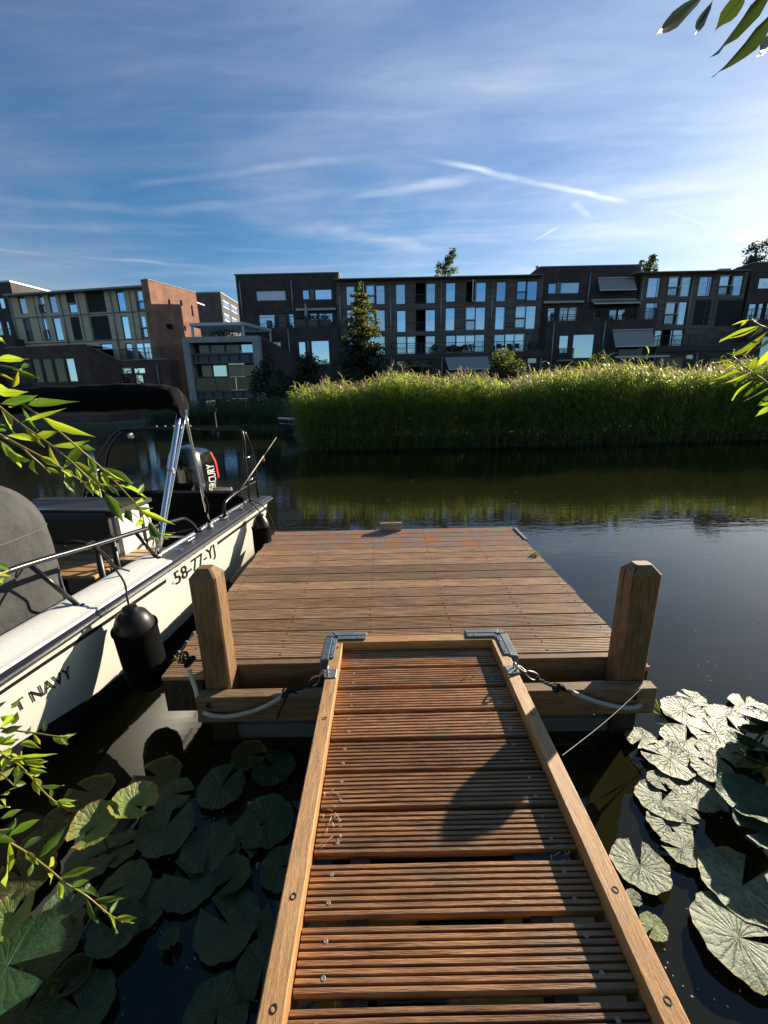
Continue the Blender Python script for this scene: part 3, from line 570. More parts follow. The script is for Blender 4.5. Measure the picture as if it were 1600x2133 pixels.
# loose wooden block standing at the far edge
p0, p1 = atz(792, 1103, PZ), atz(836, 1102, PZ)
bl = thing('timber_block', (0, yend, PZ), 'small weathered timber block standing on the far edge of the platform', 'timber block')
MB().box((p0.x, yend - 0.075, PZ + 0.003), (p1.x, yend - 0.03, PZ + 0.095)).build('block_board', 'weathered', bl, bevel=0.004)
MB().box((p0.x + 0.003, yend - 0.029, PZ + 0.003), (p1.x - 0.003, yend + 0.0, PZ + 0.09)).build('block_backing', 'weathered', bl, bevel=0.003)
# weed growing at the right edge
wd = MB(); rr = random.Random(5); c = atz(1112, 1158, PZ)
for k in range(46):
    a = rr.uniform(0, 6.28); l = rr.uniform(0.02, 0.055); b = Vector((c.x + rr.uniform(-0.03, 0.03), c.y + rr.uniform(-0.03, 0.03), PZ)); t = b + Vector((math.cos(a) * l * 0.8, math.sin(a) * l * 0.8, l * rr.uniform(0.3, 1))); s = Vector((-math.sin(a), math.cos(a), 0)) * 0.005
    wd.quad(b, (b + t) / 2 + s, t, (b + t) / 2 - s)
o = wd.build('weed_tuft', 'weed', loc=c, fix=False); tag(o, 'small green weed tuft rooted in the right edge of the platform', 'weed')
# two fallen leaf bits on the gangway
for k, (px, py) in enumerate(((985, 1412), (968, 1414))):
    q = atz(px, py, DZ - 0.008); o = MB().grid(lambda u, v: (q.x + (u - 0.5) * 0.032, q.y + (v - 0.5) * 0.014 * math.sin(math.pi * max(0.08, min(0.92, u))) + 0.012 * (u - .5), DZ - 0.008 + 0.012 * u * u), 4, 2).build('fallen_leaf', 'willow_young', loc=q, fix=False)
    tag(o, ('larger' if k == 0 else 'smaller') + ' of two yellow-green leaf bits lying on the gangway', 'leaf', 'leaf bits on the gangway')

# dry grass stalks caught against the rails
dg = MB(); rd_ = random.Random(8)
for k in range(30):
    if k < 20: c_ = Vector((rd_.uniform(-0.245, -0.16), rd_.uniform(1.0, 1.2), DZ - 0.009))
    else: c_ = Vector((rd_.uniform(0.5, 0.59), rd_.uniform(0.95, 1.01), DZ - 0.02))
    a_ = rd_.uniform(0, 3.1); l_ = rd_.uniform(0.008, 0.03); d_ = Vector((math.cos(a_), math.sin(a_), rd_.uniform(0, 0.25))) * l_
    dg.tube([c_, c_ + d_ * 0.5 + Vector((0, 0, 0.002)), c_ + d_], 0.0009, 4)
tag(dg.build('dry_grass', 'hose_cream', loc=(-0.2, 1.1, DZ)), 'dry straw bits lying on the gangway boards against the rails', 'dry grass', kind='stuff')

# ropes with hose and snap hooks
def mooring(sgn, label):
    def q(px, py, y): return aty(px, py, y)
    ex = -0.289 if sgn < 0 else 0.636
    if sgn < 0:
        hook = [(-0.325, 1.823, 0.600), aty(650, 1425, 1.86)]; knot = aty(603, 1440, 1.875); hose = [aty(588, 1452, 1.885), aty(560, 1468, 1.890), aty(525, 1482, 1.893), aty(480, 1492, 1.896), aty(445, 1491, 1.899), aty(425, 1484, 1.915)]; tail = [knot, aty(592, 1462, 1.88), aty(583, 1482, 1.885), aty(578, 1498, 1.89)]
    else:
        hook = [(0.672, 1.823, 0.600), aty(1118, 1413, 1.85)]; knot = aty(1165, 1433, 1.87); hose = [aty(1190, 1441, 1.88), aty(1215, 1452, 1.885), aty(1250, 1464, 1.893), aty(1290, 1473, 1.896), aty(1320, 1474, 1.899), aty(1334, 1468, 1.915)]; tail = None
    t = thing('mooring_line', hose[-1], label, 'mooring line', 'lines tying the gangway to the beam')
    h0, h1 = Vector(hook[0]), Vector(hook[1]); d = h1 - h0; up = Vector((0, 0, 1)); n = d.cross(Vector((0, 1, 0))).normalized()
    loop = []
    for k in range(25):
        a = 2 * math.pi * k / 24; loop.append(h0 + d * (0.30 + 0.42 - 0.36 * math.cos(a)) + n * (0.016 * math.sin(a)) * (1.25 - 0.35 * math.cos(a)))
    sn = MB().tube(loop, 0.0045, 6, caps=False).build('snap_hook', 'galv', t, smooth=True)
    sh = [h0 + d * (0.12 - 0.22 * math.cos(a)) + Vector((0, 1, 0)) * 0.016 * math.sin(a) for a in [2 * math.pi * k / 16 for k in range(17)]]
    MB().tube(sh, 0.0042, 6, caps=False).build('shackle', 'galv', sn, smooth=True)
    rp = [h0 + d * 1.0, (h0 + d + knot) / 2 + Vector((0, 0, -0.004)), knot, Vector(hose[0])]
    pth = smooth_path(rp, 8)
    for ph in (0, 2.1, 4.2):                     # laid rope: three twisted strands
        tw = [p + Vector((math.cos(i * 0.7 + ph) * 0.0045, math.sin(i * 0.7 + ph) * 0.0045, math.sin(i * 0.7 + ph) * 0.004)) for i, p in enumerate(pth)]
        MB().tube(tw, 0.0052, 6).build('rope_strand', 'rope_black', t, smooth=True)
    kn = MB()
    for k in range(5): kn.tube([knot + Vector((math.cos(a) * 0.017 + (k - 2) * 0.009, math.sin(a) * 0.013, math.sin(a + k) * 0.017)) for a in [2 * math.pi * j / 10 for j in range(11)]], 0.0055, 6, caps=False)
    kn.build('knot', 'rope_black', t, smooth=True)
    if tail: MB().tube(smooth_path(tail, 4), 0.0055, 6).build('rope_tail', 'rope_black', t, smooth=True)
    MB().tube(smooth_path(hose, 5), 0.0125, 10).build('hose_sleeve', 'hose', t, smooth=True)
    return t
ml = mooring(-1, 'pale hose-sleeved rope snapped to the left rail of the gangway')
mooring(1, 'grey hose-sleeved rope snapped to the right rail of the gangway')
t = thing('rope_end', atz(392, 1400, 0.43), 'cream hose sleeve with knotted black rope at the left front corner of the platform', 'rope')
MB().tube(smooth_path([aty(394, 1395, 1.99), aty(400, 1415, 1.975), aty(408, 1437, 1.96), aty(411, 1452, 1.95)], 4), 0.012, 10).build('hose_sleeve', 'hose_cream', t, smooth=True)
kn = MB(); kc = aty(391, 1374, 2.0)
for k in range(7): kn.tube([kc + Vector((math.cos(a + k) * 0.022 + 0.006 * (k - 3), math.sin(a * 1.0) * 0.02, math.sin(a + k * 1.3) * 0.024 - 0.006 * k + 0.015)) for a in [2 * math.pi * j / 10 for j in range(11)]], 0.005, 6, caps=False)
kn.build('knot', 'rope_black', t, smooth=True)
wd = MB(); c = aty(373, 1377, 2.0)
for k in range(30):
    a = rr.uniform(0, 6.28); l = rr.uniform(0.012, 0.03); b = c + Vector((rr.uniform(-0.02, 0.015), rr.uniform(-0.015, 0.015), rr.uniform(-0.015, 0.02))); t2 = b + Vector((math.cos(a) * l, rr.uniform(-1, 1) * l, math.sin(a) * l)); s = Vector((0.003, 0, 0.004)); wd.quad(b, (b + t2) / 2 + s, t2, (b + t2) / 2 - s)
wo = wd.build('yellow_weed', 'willow_young', loc=c, fix=False); tag(wo, 'yellow weed sprig caught in the knot beside the left post', 'weed')
# spider thread at the right
a, b = aty(1172, 1573, 1.30), aty(1348, 1422, 1.922)
o = MB().tube([a.lerp(b, k / 8) - Vector((0, 0, 0.02 * math.sin(math.pi * k / 8))) for k in range(9)], 0.0008, 4).build('spider_thread', 'thread', loc=a); tag(o, 'thin shiny spider thread from the right rail to the right beam end', 'thread')
# reed shoots by the right beam end
t = thing('reed_shoot', atz(1405, 1545, 0), 'thin green reed shoot leaning over the water beside the right beam end', 'reed')
MB().tube(smooth_path([atz(1440, 1595, 0.0), aty(1400, 1520, 1.95), aty(1372, 1478, 1.98), aty(1352, 1412, 2.0)], 5), 0.0018, 5).build('stem', 'weed', t)
for (a, b, w) in (((1377, 1490), (1354, 1428), 0.008), ((1376, 1490), (1343, 1470), 0.005), ((1374, 1484), (1351, 1440), 0.005), ((1392, 1510), (1366, 1506), 0.004)):
    A, B = aty(*a, 1.98), aty(*b, 1.99); s = (B - A).cross(Vector((0, 1, 0))).normalized() * w
    MB().quad(A, A.lerp(B, 0.4) + s, B, A.lerp(B, 0.4) - s).build('leaf', 'weed', t, fix=False)

# ------------------------------------------------------------------ motorboat moored on the left
BG0 = Vector((-1.38, 4.87, 0)); BU = Vector((-0.0968, -0.9953, 0)); BN = Vector((-0.9953, 0.0968, 0))
def Bt(s, w, z): return BG0 + BU * s + BN * w + Vector((0, 0, z))
def interp(x, xs, ys): return float(np.interp(x, xs, ys))
def gun(s): return interp(s, [-0.3, 4.2, 5.0, 5.6, 6.1, 6.4], [0, 0.0, 0.10, 0.32, 0.70, 1.15])
def gz(s): return interp(s, [0, 2, 4, 6.4], [0.80, 0.80, 0.82, 0.92])
def wb(s): return min(1.15, gun(s) + interp(s, [0, 1.5, 3.4, 5.0, 6.4], [0.19, 0.165, 0.155, 0.24, 0.02]))
def zb(s): return interp(s, [0, 2.0, 2.7, 3.2, 4.0, 5.0, 6.4], [0.12, 0.125, 0.205, 0.315, 0.42, 0.53, 0.72])
BEAM = 2.3
def side(s, v, out=0.0):          # the visible hull side, v = 0 under the rub rail, 1 at the boot top
    a = Vector((gun(s) + 0.02, gz(s) - 0.055)); b = Vector((wb(s), zb(s))); k = v; w = a.x + (b.x - a.x) * (k ** 1.25); z = a.y + (b.y - a.y) * k
    n = Vector((b.y - a.y, -(b.x - a.x))).normalized(); return Bt(s, w + n.x * out, z + n.y * out)
boat = thing('motor_boat', Bt(2, 1.15, 0), 'cream motorboat with black canopy, number 58-77-YJ and outboard motor, moored at left', 'boat')
SS = [-0.0 + 0.2 * k for k in range(33)]
h = MB(); ns = len(SS) - 1
h.grid(lambda u, v: side(u * 6.4, v), 48, 6)
h.grid(lambda u, v: (lambda p, q: Bt(u * 6.4, 2 * 1.15 - ((p - BG0).dot(BN)), p.z))(side(u * 6.4, v), 0), 48, 6)
h.quad(side(0, 0), side(0, 0.5), side(0, 1), Bt(0, BEAM - wb(0), 0.075), Bt(0, BEAM - 0.15, 0.4), Bt(0, BEAM - 0.02, 0.745))
h.build('hull', 'hull', boat, smooth='auto')
bt = MB(); bt.grid(lambda u, v: Bt(u * 6.4, min(1.15, wb(u * 6.4) + 0.012 + 0.28 * v), zb(u * 6.4) - 0.002 - (zb(u * 6.4) + 0.25) * v), 32, 2); bt.grid(lambda u, v: Bt(u * 6.4, BEAM - min(1.15, wb(u * 6.4) + 0.012 + 0.28 * v), zb(u * 6.4) - 0.002 - (zb(u * 6.4) + 0.25) * v), 32, 2)
bt.build('hull_bottom', 'antifoul', boat, smooth=True)
# broken black stripe under the rub rail
for (s0, s1) in ((-0.0, 1.26), (2.06, 6.2)):
    MB().grid(lambda u, v: side(s0 + (s1 - s0) * u, 0.105 + 0.05 * v, 0.003), 24, 1).build('stripe', 'stripe_black', boat, smooth=True)
# rub rail
def strip(name, m, prof, s0=-0.03, s1=6.3, n=40, parent=None):
    mb = MB(); k = len(prof)
    def pt(i, j): s = s0 + (s1 - s0) * i / n; w, z = prof[j % k]; return Bt(s, gun(s) + w, gz(s) - 0.80 + z)
    vs = [pt(i, j) for i in range(n + 1) for j in range(k)]; fs = [(i * k + j, i * k + (j + 1) % k, (i + 1) * k + (j + 1) % k, (i + 1) * k + j) for i in range(n) for j in range(k)]
    fs += [tuple(range(k))[::-1], tuple(range(n * k, (n + 1) * k))]
    return mb.add(vs, fs).build(name, m, parent or boat, smooth='auto')
rb = strip('rub_rail', 'rub_black', [(0.03, 0.742), (-0.022, 0.744), (-0.034, 0.757), (-0.034, 0.785), (-0.022, 0.798), (0.03, 0.800)])
strip('rub_strip', 'rub_silver', [(-0.030, 0.762), (-0.041, 0.765), (-0.043, 0.772), (-0.041, 0.779), (-0.030, 0.782)], parent=rb)
# side deck: dark aft, white moulded forward, both ending in an inner drop
strip('aft_side_deck', 'deck_dark', [(-0.02, 0.799), (-0.02, 0.806), (0.155, 0.812), (0.165, 0.806), (0.165, 0.30), (0.15, 0.30), (0.15, 0.79)], s0=0.0, s1=2.02, n=10)
strip('coaming_trim', 'rub_silver', [(0.155, 0.812), (0.155, 0.822), (0.172, 0.822), (0.172, 0.812)], s0=0.1, s1=2.0, n=4)
strip('fore_side_deck', 'deck_white', [(-0.018, 0.8005), (-0.012, 0.812), (0.03, 0.816), (0.04, 0.822), (0.12, 0.838), (0.165, 0.852), (0.20, 0.845), (0.215, 0.82), (0.222, 0.30), (0.20, 0.30), (0.15, 0.80)], s0=2.02, s1=5.6, n=30)
MB().grid(lambda u, v: Bt(0.15 + 5.2 * u, 0.18 + (BEAM - 0.36) * v, 0.30), 1, 1).build('cockpit_floor', 'boat_inner', boat)
fs_ = MB(); fs_.box((0, 0, 0), (0, 0, 0)); fs_ = MB()
fs_.hexa([Bt(0, BEAM - 0.18, 0.3), Bt(5.2, BEAM - 0.18, 0.3), Bt(5.2, BEAM - 0.02, 0.3), Bt(0, BEAM - 0.02, 0.3), Bt(0, BEAM - 0.18, 0.82), Bt(5.2, BEAM - 0.18, 0.82), Bt(5.2, BEAM, 0.815), Bt(0, BEAM, 0.815)]); fs_.build('far_side_deck', 'deck_dark', boat)
# transom seat back and the stern well
tr = MB(); tr.hexa([Bt(0.34, 0.19, 0.3), Bt(0.34, BEAM - 0.2, 0.3), Bt(0.12, BEAM - 0.2, 0.3), Bt(0.12, 0.19, 0.3), Bt(0.30, 0.19, 0.90), Bt(0.30, BEAM - 0.2, 0.90), Bt(0.16, BEAM - 0.2, 0.92), Bt(0.16, 0.19, 0.92)])
tr.build('stern_backrest', 'black_fabric', boat, bevel=0.03)
MB().hexa([Bt(0.90, 0.19, 0.3), Bt(0.90, BEAM - 0.2, 0.3), Bt(0.36, BEAM - 0.2, 0.3), Bt(0.36, 0.19, 0.3), Bt(0.88, 0.19, 0.62), Bt(0.88, BEAM - 0.2, 0.62), Bt(0.36, BEAM - 0.2, 0.64), Bt(0.36, 0.19, 0.64)]).build('stern_bench', 'black_fabric', boat, bevel=0.03)
MB().hexa([Bt(0.885, 0.19, 0.585), Bt(0.885, BEAM - 0.2, 0.585), Bt(0.902, BEAM - 0.2, 0.585), Bt(0.902, 0.19, 0.585), Bt(0.885, 0.19, 0.605), Bt(0.885, BEAM - 0.2, 0.605), Bt(0.902, BEAM - 0.2, 0.605), Bt(0.902, 0.19, 0.605)]).build('bench_trim', 'rub_silver', boat)
# helm seat: white box with black cushion
def bbox(s0, s1, w0, w1, z0, z1): return [Bt(s1, w0, z0), Bt(s1, w1, z0), Bt(s0, w1, z0), Bt(s0, w0, z0), Bt(s1, w0, z1), Bt(s1, w1, z1), Bt(s0, w1, z1), Bt(s0, w0, z1)]
seat = MB().hexa(bbox(1.18, 1.62, 0.68, 1.75, 0.30, 1.03)).build('seat_box', 'hull', boat, bevel=0.02)
MB().hexa(bbox(1.625, 1.72, 0.70, 1.73, 0.80, 1.06)).build('seat_cushion', 'cushion', boat, bevel=0.03)
MB().hexa(bbox(1.16, 1.66, 0.66, 1.77, 1.031, 1.075)).build('seat_top', 'cushion', boat, bevel=0.01)
MB().tube([Bt(1.66, 0.66, 1.09), Bt(1.66, 1.77, 1.09)], 0.012, 8).build('seat_rail', 'rub_silver', boat, smooth=True)
MB().hexa(bbox(1.625, 1.66, 0.70, 1.73, 0.70, 0.795)).build('seat_skirt', 'slate_panel', boat, bevel=0.005)
MB().hexa(bbox(1.30, 1.34, 0.676, 0.6795, 0.35, 1.0)).build('seat_seam', 'stripe_black', boat)
# teak step bench: separate boards
for k in range(4): MB().hexa(bbox(1.68 + 0.09 * k, 1.762 + 0.09 * k, 0.62, 1.55, 0.640, 0.672)).build('teak_board', 'teak', boat, bevel=0.008)
for k in range(3): MB().hexa(bbox(1.50 + 0.085 * k, 1.578 + 0.085 * k, 0.36, 0.66, 0.655, 0.69)).build('teak_board', 'teak', boat, bevel=0.008)
for k in range(2): MB().hexa(bbox(1.35 + 0.11 * k, 1.40 + 0.11 * k, 0.38, 0.64, 0.31, 0.653)).build('teak_board', 'teak', boat, bevel=0.006)
MB().hexa(bbox(1.7, 1.74, 0.66, 0.70, 0.30, 0.638)).build('bench_leg', 'black_plastic', boat); MB().hexa(bbox(1.98, 2.02, 0.9, 0.94, 0.30, 0.638)).build('bench_leg', 'black_plastic', boat)
# grey fabric cover over the steering console
cv = MB(); ns_, nr = 14, 28
def cover(u, v):
    a = 2 * math.pi * u; sc = 0.52; e = 0.55
    cs, sn = math.cos(a), math.sin(a); rx = math.copysign(abs(cs) ** e, cs); ry = math.copysign(abs(sn) ** e, sn)
    zt = 1.54; z = 0.42 + (zt - 0.42) * min(1.0, v / 0.78); k = 1.0 if v < 0.55 else math.cos((v - 0.55) / 0.45 * math.pi / 2) ** 0.62
    if v > 0.55: z = 0.42 + (zt - 0.42) * (0.705 + 0.295 * math.sin((v - 0.55) / 0.45 * math.pi / 2))
    wob = 0.03 * mnoise.noise(Vector((math.cos(a) * 3, math.sin(a) * 3, v * 4))) + 0.016 * mnoise.noise(Vector((math.cos(a) * 9, math.sin(a) * 9, v * 9))) + 0.012 * math.sin(a * 9 + v * 4) * (1 - v) * (1 - v)
    return Bt(2.78 + 0.46 * rx * k * (1 + wob), 1.02 + (0.58 + 0.04 * (1 - v)) * ry * k + wob, z)
cv.grid(cover, 96, 40); cv.build('console_cover', 'cover_grey', boat, smooth=True)
cs_ = MB(); cs_.tube([cover(k / 48, 0.55) + Vector((0, 0, 0)) for k in range(49)], 0.006, 6, caps=False); cs_.build('cover_seam', 'seam', boat, smooth=True)
# black grab rails
def rail(name, pts, r=0.016, m='black_tube', k=6, n=10): return MB().tube(smooth_path(pts, k), r, n).build(name, m, boat, smooth=True)
gr = rail('grab_rail', [Bt(4.8, 0.15, 1.20), Bt(3.8, 0.15, 1.19), Bt(3.06, 0.15, 1.168), Bt(2.48, 0.15, 1.10), Bt(2.03, 0.15, 1.05), Bt(1.65, 0.15, 1.0), Bt(1.52, 0.15, 0.975), Bt(1.42, 0.15, 0.90), Bt(1.36, 0.15, 0.815)])
for (a, b) in ((Bt(2.906, 0.15, 1.14), Bt(2.745, 0.10, 0.83)), (Bt(2.12, 0.15, 1.055), Bt(2.02, 0.10, 0.825)), (Bt(3.9, 0.15, 1.185), Bt(3.8, 0.1, 0.83))):
    MB().tube([a, b], 0.013, 8).build('stanchion', 'black_tube', boat, smooth=True)
    MB().lathe([(0.036, 0), (0.036, 0.008), (0.018, 0.012)], b + Vector((0, 0, -0.003)), 14).build('stanchion_foot', 'black_tube', boat)
for (a, b) in ((Bt(2.31, 0.30, 1.02), Bt(2.31, 0.30, 0.40)), (Bt(2.02, 0.42, 1.0), Bt(2.02, 0.42, 0.40))): MB().tube([a, b], 0.02, 8).build('inner_post', 'black_plastic', boat, smooth=True)
rail('stern_grab_rail', [Bt(0.885, 0.12, 0.81), Bt(0.875, 0.12, 0.91), Bt(0.80, 0.12, 0.955), Bt(0.50, 0.12, 0.985), Bt(0.1, 0.12, 0.99), Bt(-0.02, 0.12, 0.985)])
for s_ in (0.885, 1.36): MB().lathe([(0.03, 0), (0.03, 0.006), (0.016, 0.01)], Bt(s_, 0.13, 0.811), 12).build('rail_foot', 'black_tube', boat)
# black stern arch
for (s_, t_) in ((0.30, 0.16), (0.06, -0.06)):
    zt = 1.62 if s_ > 0.2 else 1.60
    rail('stern_arch', [Bt(s_, 0.10, 0.81), Bt(s_ - 0.02, 0.115, 1.25), Bt(0.16 + t_ * 0.4, 0.13, 1.52), Bt(0.16 + t_ * 0.3, 0.20, zt), Bt(0.16 + t_ * 0.3, 0.5, zt + 0.01), Bt(0.16 + t_ * 0.3, 1.4, zt + 0.01), Bt(0.16 + t_ * 0.3, 1.62, zt - 0.03), Bt(0.16 + t_ * 0.4, 1.80, zt - 0.20), Bt(s_ - 0.02, 2.0, 1.1), Bt(s_, 2.14, 0.82)], 0.015, k=8)
for (w_, z_) in ((0.115, 1.30), (1.98, 1.16), (0.105, 1.05)): MB().tube([Bt(0.28, w_, z_), Bt(0.05, w_, z_)], 0.010, 8).build('arch_brace', 'stainless', boat, smooth=True)
for k in range(5): MB().lathe([(0.012, 0), (0.012, 0.02), (0.005, 0.026)], Bt(0.18, 0.75 + 0.10 * k, 1.638), 8).build('rod_holder', 'galv', boat)
MB().lathe([(0.028, 0), (0.03, 0.03), (0.02, 0.05)], Bt(0.24, 1.42, 1.56), 10, axis=-BU * -1).build('deck_light', 'white_print', boat)
MB().tube([Bt(0.22, 0.42, 1.635), Bt(0.22, 0.42, 1.80)], 0.005, 6).build('aerial', 'stainless', boat)
MB().tube([Bt(0.5, 1.72, 0.80), Bt(0.5, 1.72, 1.22)], 0.008, 6).build('aerial', 'stainless', boat)
# bimini: stainless hoops, folded black canopy
for (a, b, r_, m_) in ((Bt(1.985, 0.12, 0.83), Bt(1.33, 0.16, 1.86), 0.021, 'stainless'), (Bt(1.955, 0.12, 0.84), Bt(1.27, 0.14, 1.86), 0.012, 'stainless'), (Bt(1.248, 0.09, 0.815), Bt(1.30, 0.14, 1.86), 0.013, 'stainless')):
    MB().tube(smooth_path([a, a.lerp(b, 0.5), b], 4), r_, 10).build('canopy_pole', m_, boat, smooth=True)
MB().lathe([(0.026, -0.02), (0.026, 0.02)], Bt(1.62, 0.14, 1.40), 10).build('pole_clamp', 'galv', boat)
for (s_, w_) in ((1.985, 0.12), (1.248, 0.09)): MB().lathe([(0.03, 0), (0.03, 0.012), (0.02, 0.03)], Bt(s_, w_, 0.812), 12).build('pole_foot', 'galv', boat)
MB().tube(smooth_path([Bt(1.27, 0.085, 1.10), Bt(1.262, 0.075, 1.0), Bt(1.27, 0.10, 0.93), Bt(1.25, 0.08, 0.86)], 4), 0.012, 6).build('pole_wrap', 'black_fabric', boat, smooth=True)
def canopy(u, v):
    t = u; w = interp(t, [0, 0.08, 0.2, 0.35, 1], [0.13, 0.15, 0.26, 0.50, 2.3]); zb = interp(t, [0, 0.06, 0.2, 0.35, 0.75, 0.9, 1], [1.80, 1.815, 1.845, 1.84, 1.84, 1.82, 1.78])
    zc = interp(t, [0, 0.04, 0.12, 0.22, 0.35, 0.7, 0.9, 1], [1.83, 1.88, 1.935, 1.965, 1.97, 1.965, 1.93, 1.85]); a = 2 * math.pi * v
    ry = (0.115 if 0.05 < t < 0.95 else 0.07); rz = interp(t, [0, 0.03, 0.1, 0.3, 0.8, 1], [0.04, 0.07, 0.095, 0.105, 0.10, 0.05]); wv = 1 + 0.10 * mnoise.noise(Vector((t * 9, math.cos(a) * 1.5, math.sin(a) * 1.5))) + 0.03 * math.sin(t * 60 + 2 * math.sin(a))
    return Bt(1.32 + ry * math.cos(a) * wv, w, zc + rz * math.sin(a) * wv)
cn = MB(); cn.grid(canopy, 60, 16); cn.quad(*[canopy(0, k / 16) for k in range(16)]); cn.quad(*[canopy(1, k / 16) for k in range(16)]); cn.build('canopy', 'black_fabric', boat, smooth=True)
cz = MB(); cz.tube([canopy(k / 50, 0.74) + Vector((0, 0, -0.002)) for k in range(1, 50)], 0.005, 5); cz.tube([canopy(k / 50, 0.27) for k in range(1, 30)], 0.004, 5); cz.build('canopy_piping', 'seam', boat, smooth=True)
# cleats
for s_ in (1.62, 0.98, 0.62):
    c_ = Bt(s_, 0.06, 0.808); mb = MB(); mb.tube([c_ + BU * -0.05 + Vector((0, 0, 0.022)), c_ + BU * 0.05 + Vector((0, 0, 0.022))], 0.006, 6); mb.box(c_ + Vector((-0.012, -0.02, 0)), c_ + Vector((0.012, 0.02, 0.022))); mb.build('cleat', 'stainless', boat, smooth='auto')
MB().lathe([(0.03, 0), (0.03, 0.004), (0.024, 0.006)], Bt(1.8, 0.06, 0.808), 14).build('filler_cap', 'stainless', boat)
# outboard motor
om = bpy.data.objects.new('outboard_motor', None); link(om, boat, Bt(-0.35, 1.12, 0.5)); 
def cowl(u, v):
    a = 2 * math.pi * u; e = 0.72; cs, sn = math.cos(a), math.sin(a); rx = math.copysign(abs(cs) ** e, cs); ry = math.copysign(abs(sn) ** e, sn)
    kz = interp(v, [0, 0.1, 0.3, 0.6, 0.82, 0.93, 1], [0.72, 0.88, 1.0, 0.97, 0.80, 0.55, 0.06]); z = 0.70 + 0.66 * interp(v, [0, 0.85, 0.95, 1], [0, 0.93, 0.985, 1.0])
    return Bt(-0.42 - 0.40 * rx * kz + 0.12 * v * 0.3, 1.12 + 0.225 * ry * kz, z + 0.05 * rx * -0.6 * v)
MB().grid(cowl, 40, 20).build('cowl', 'cowl', om, smooth=True)
def decal(u0, u1, v0, v1, name, m, out=0.004, n=8):
    c0 = Bt(-0.42, 1.12, 1.0)
    def f(u, v):
        p = cowl(u0 + (u1 - u0) * u, v0 + (v1 - v0) * v); d = p - c0; d.z = 0; return p + d.normalized() * out
    MB().grid(f, n, n).build(name, m, om, smooth=True)
# u: 0.5 faces forward (towards the helm), 0.75 faces the jetty
decal(0.655, 0.70, 0.12, 0.93, 'cowl_panel', 'cowl_grey')
decal(0.80, 0.835, 0.30, 0.80, 'red_flash', 'red_print')
decal(0.86, 0.885, 0.15, 0.72, 'silver_flash', 'cowl_grey')
MB().lathe([(0.13, 0.25), (0.15, 0.5), (0.17, 0.70)], Bt(-0.45, 1.12, 0.0), 16).build('midsection', 'black_plastic', om, smooth='auto')
MB().hexa(bbox(-0.25, 0.0, 0.9, 1.34, 0.25, 0.72)).build('motor_bracket', 'black_plastic', om, bevel=0.02)
MB().hexa(bbox(-0.34, -0.30, 0.60, 0.85, 0.70, 0.84)).build('splash_plate', 'galv', om, bevel=0.005)
def cowl_text(s, size, u0, du, v0, dv, name, vertical, m='white_print', italic=0.2):
    vs, fs = text_polys(s, 1.0, italic, 0.02); x1 = max(v.x for v in vs); y1 = max(v.y for v in vs); c0 = Bt(-0.42, 1.12, 1.0); out = []
    for v in vs:
        if vertical: u, w = u0 + du * (1 - v.y / y1), v0 + dv * v.x / x1
        else: u, w = u0 + du * v.x / x1, v0 + dv * v.y / y1
        p = cowl(u, w); d = p - c0; d.z = 0; out.append(p + d.normalized() * 0.007)
    MB().add(out, fs).build(name, m, om, fix=False)
cowl_text('MERCURY', 1, 0.730, 0.042, 0.02, 0.58, 'side_lettering', True)
cowl_text('350', 1, 0.54, 0.085, 0.40, 0.055, 'front_lettering', False, 'cowl_grey')
cowl_text('VERADO', 1, 0.54, 0.085, 0.355, 0.028, 'front_lettering', False, 'cowl_grey')
# lettering on the hull
def hull_text(s, s0, s1, v0, v1, name, italic=0.0, bold=0.0):
    vs, fs = text_polys(s, 1.0, italic, bold); xa = min(v.x for v in vs); x1 = max(v.x for v in vs); ya = min(v.y for v in vs); y1 = max(v.y for v in vs)
    return MB().add([side(s0 + (s1 - s0) * (v.x - xa) / (x1 - xa), v1 + (v0 - v1) * (v.y - ya) / (y1 - ya), 0.004) for v in vs], fs).build(name, 'stripe_black', boat, fix=False)
hull_text('58-77-YJ', 1.965, 1.28, 0.09, 0.355, 'registration_number', -0.38, 0.008)
hull_text('NL', 1.985, 1.950, 0.20, 0.25, 'country_mark', 0, 0)
hull_text('T NAVY', 3.25, 2.925, 0.36, 0.54, 'hull_lettering', -0.45, 0.0)
hull_text('BOAT', 0.20, 0.08, 0.16, 0.20, 'stern_lettering', 0.0, 0.0) if False else None
# mooring eye cord at the canopy
# tall thin rod standing at the stern quarter
rod = thing('fishing_rod', Bt(0.62, 0.1, 0.85), 'thin pale rod leaning out over the stern of the motorboat', 'rod')
ra, rb_, rc = Bt(0.62, 0.10, 0.86), Bt(0.13, 0.09, 1.19), Bt(-0.86, 0.07, 1.415)
ra = aty(500, 1021, 4.35); rc = aty(576, 911, 5.6); rb_ = ra.lerp(rc, 0.6)
MB().tube([ra, rb_], 0.007, 6).build('rod_grip', 'rod_tan', rod, smooth=True); MB().tube([rb_, rc], [0.005, 0.003], 6).build('rod_tip', 'rod_tan', rod, smooth=True)
MB().lathe([(0.012, -0.02), (0.016, 0), (0.012, 0.02)], ra.lerp(rc, 0.55) + Vector((0.015, 0, -0.02)), 8).build('rod_ring', 'red_print', rod)

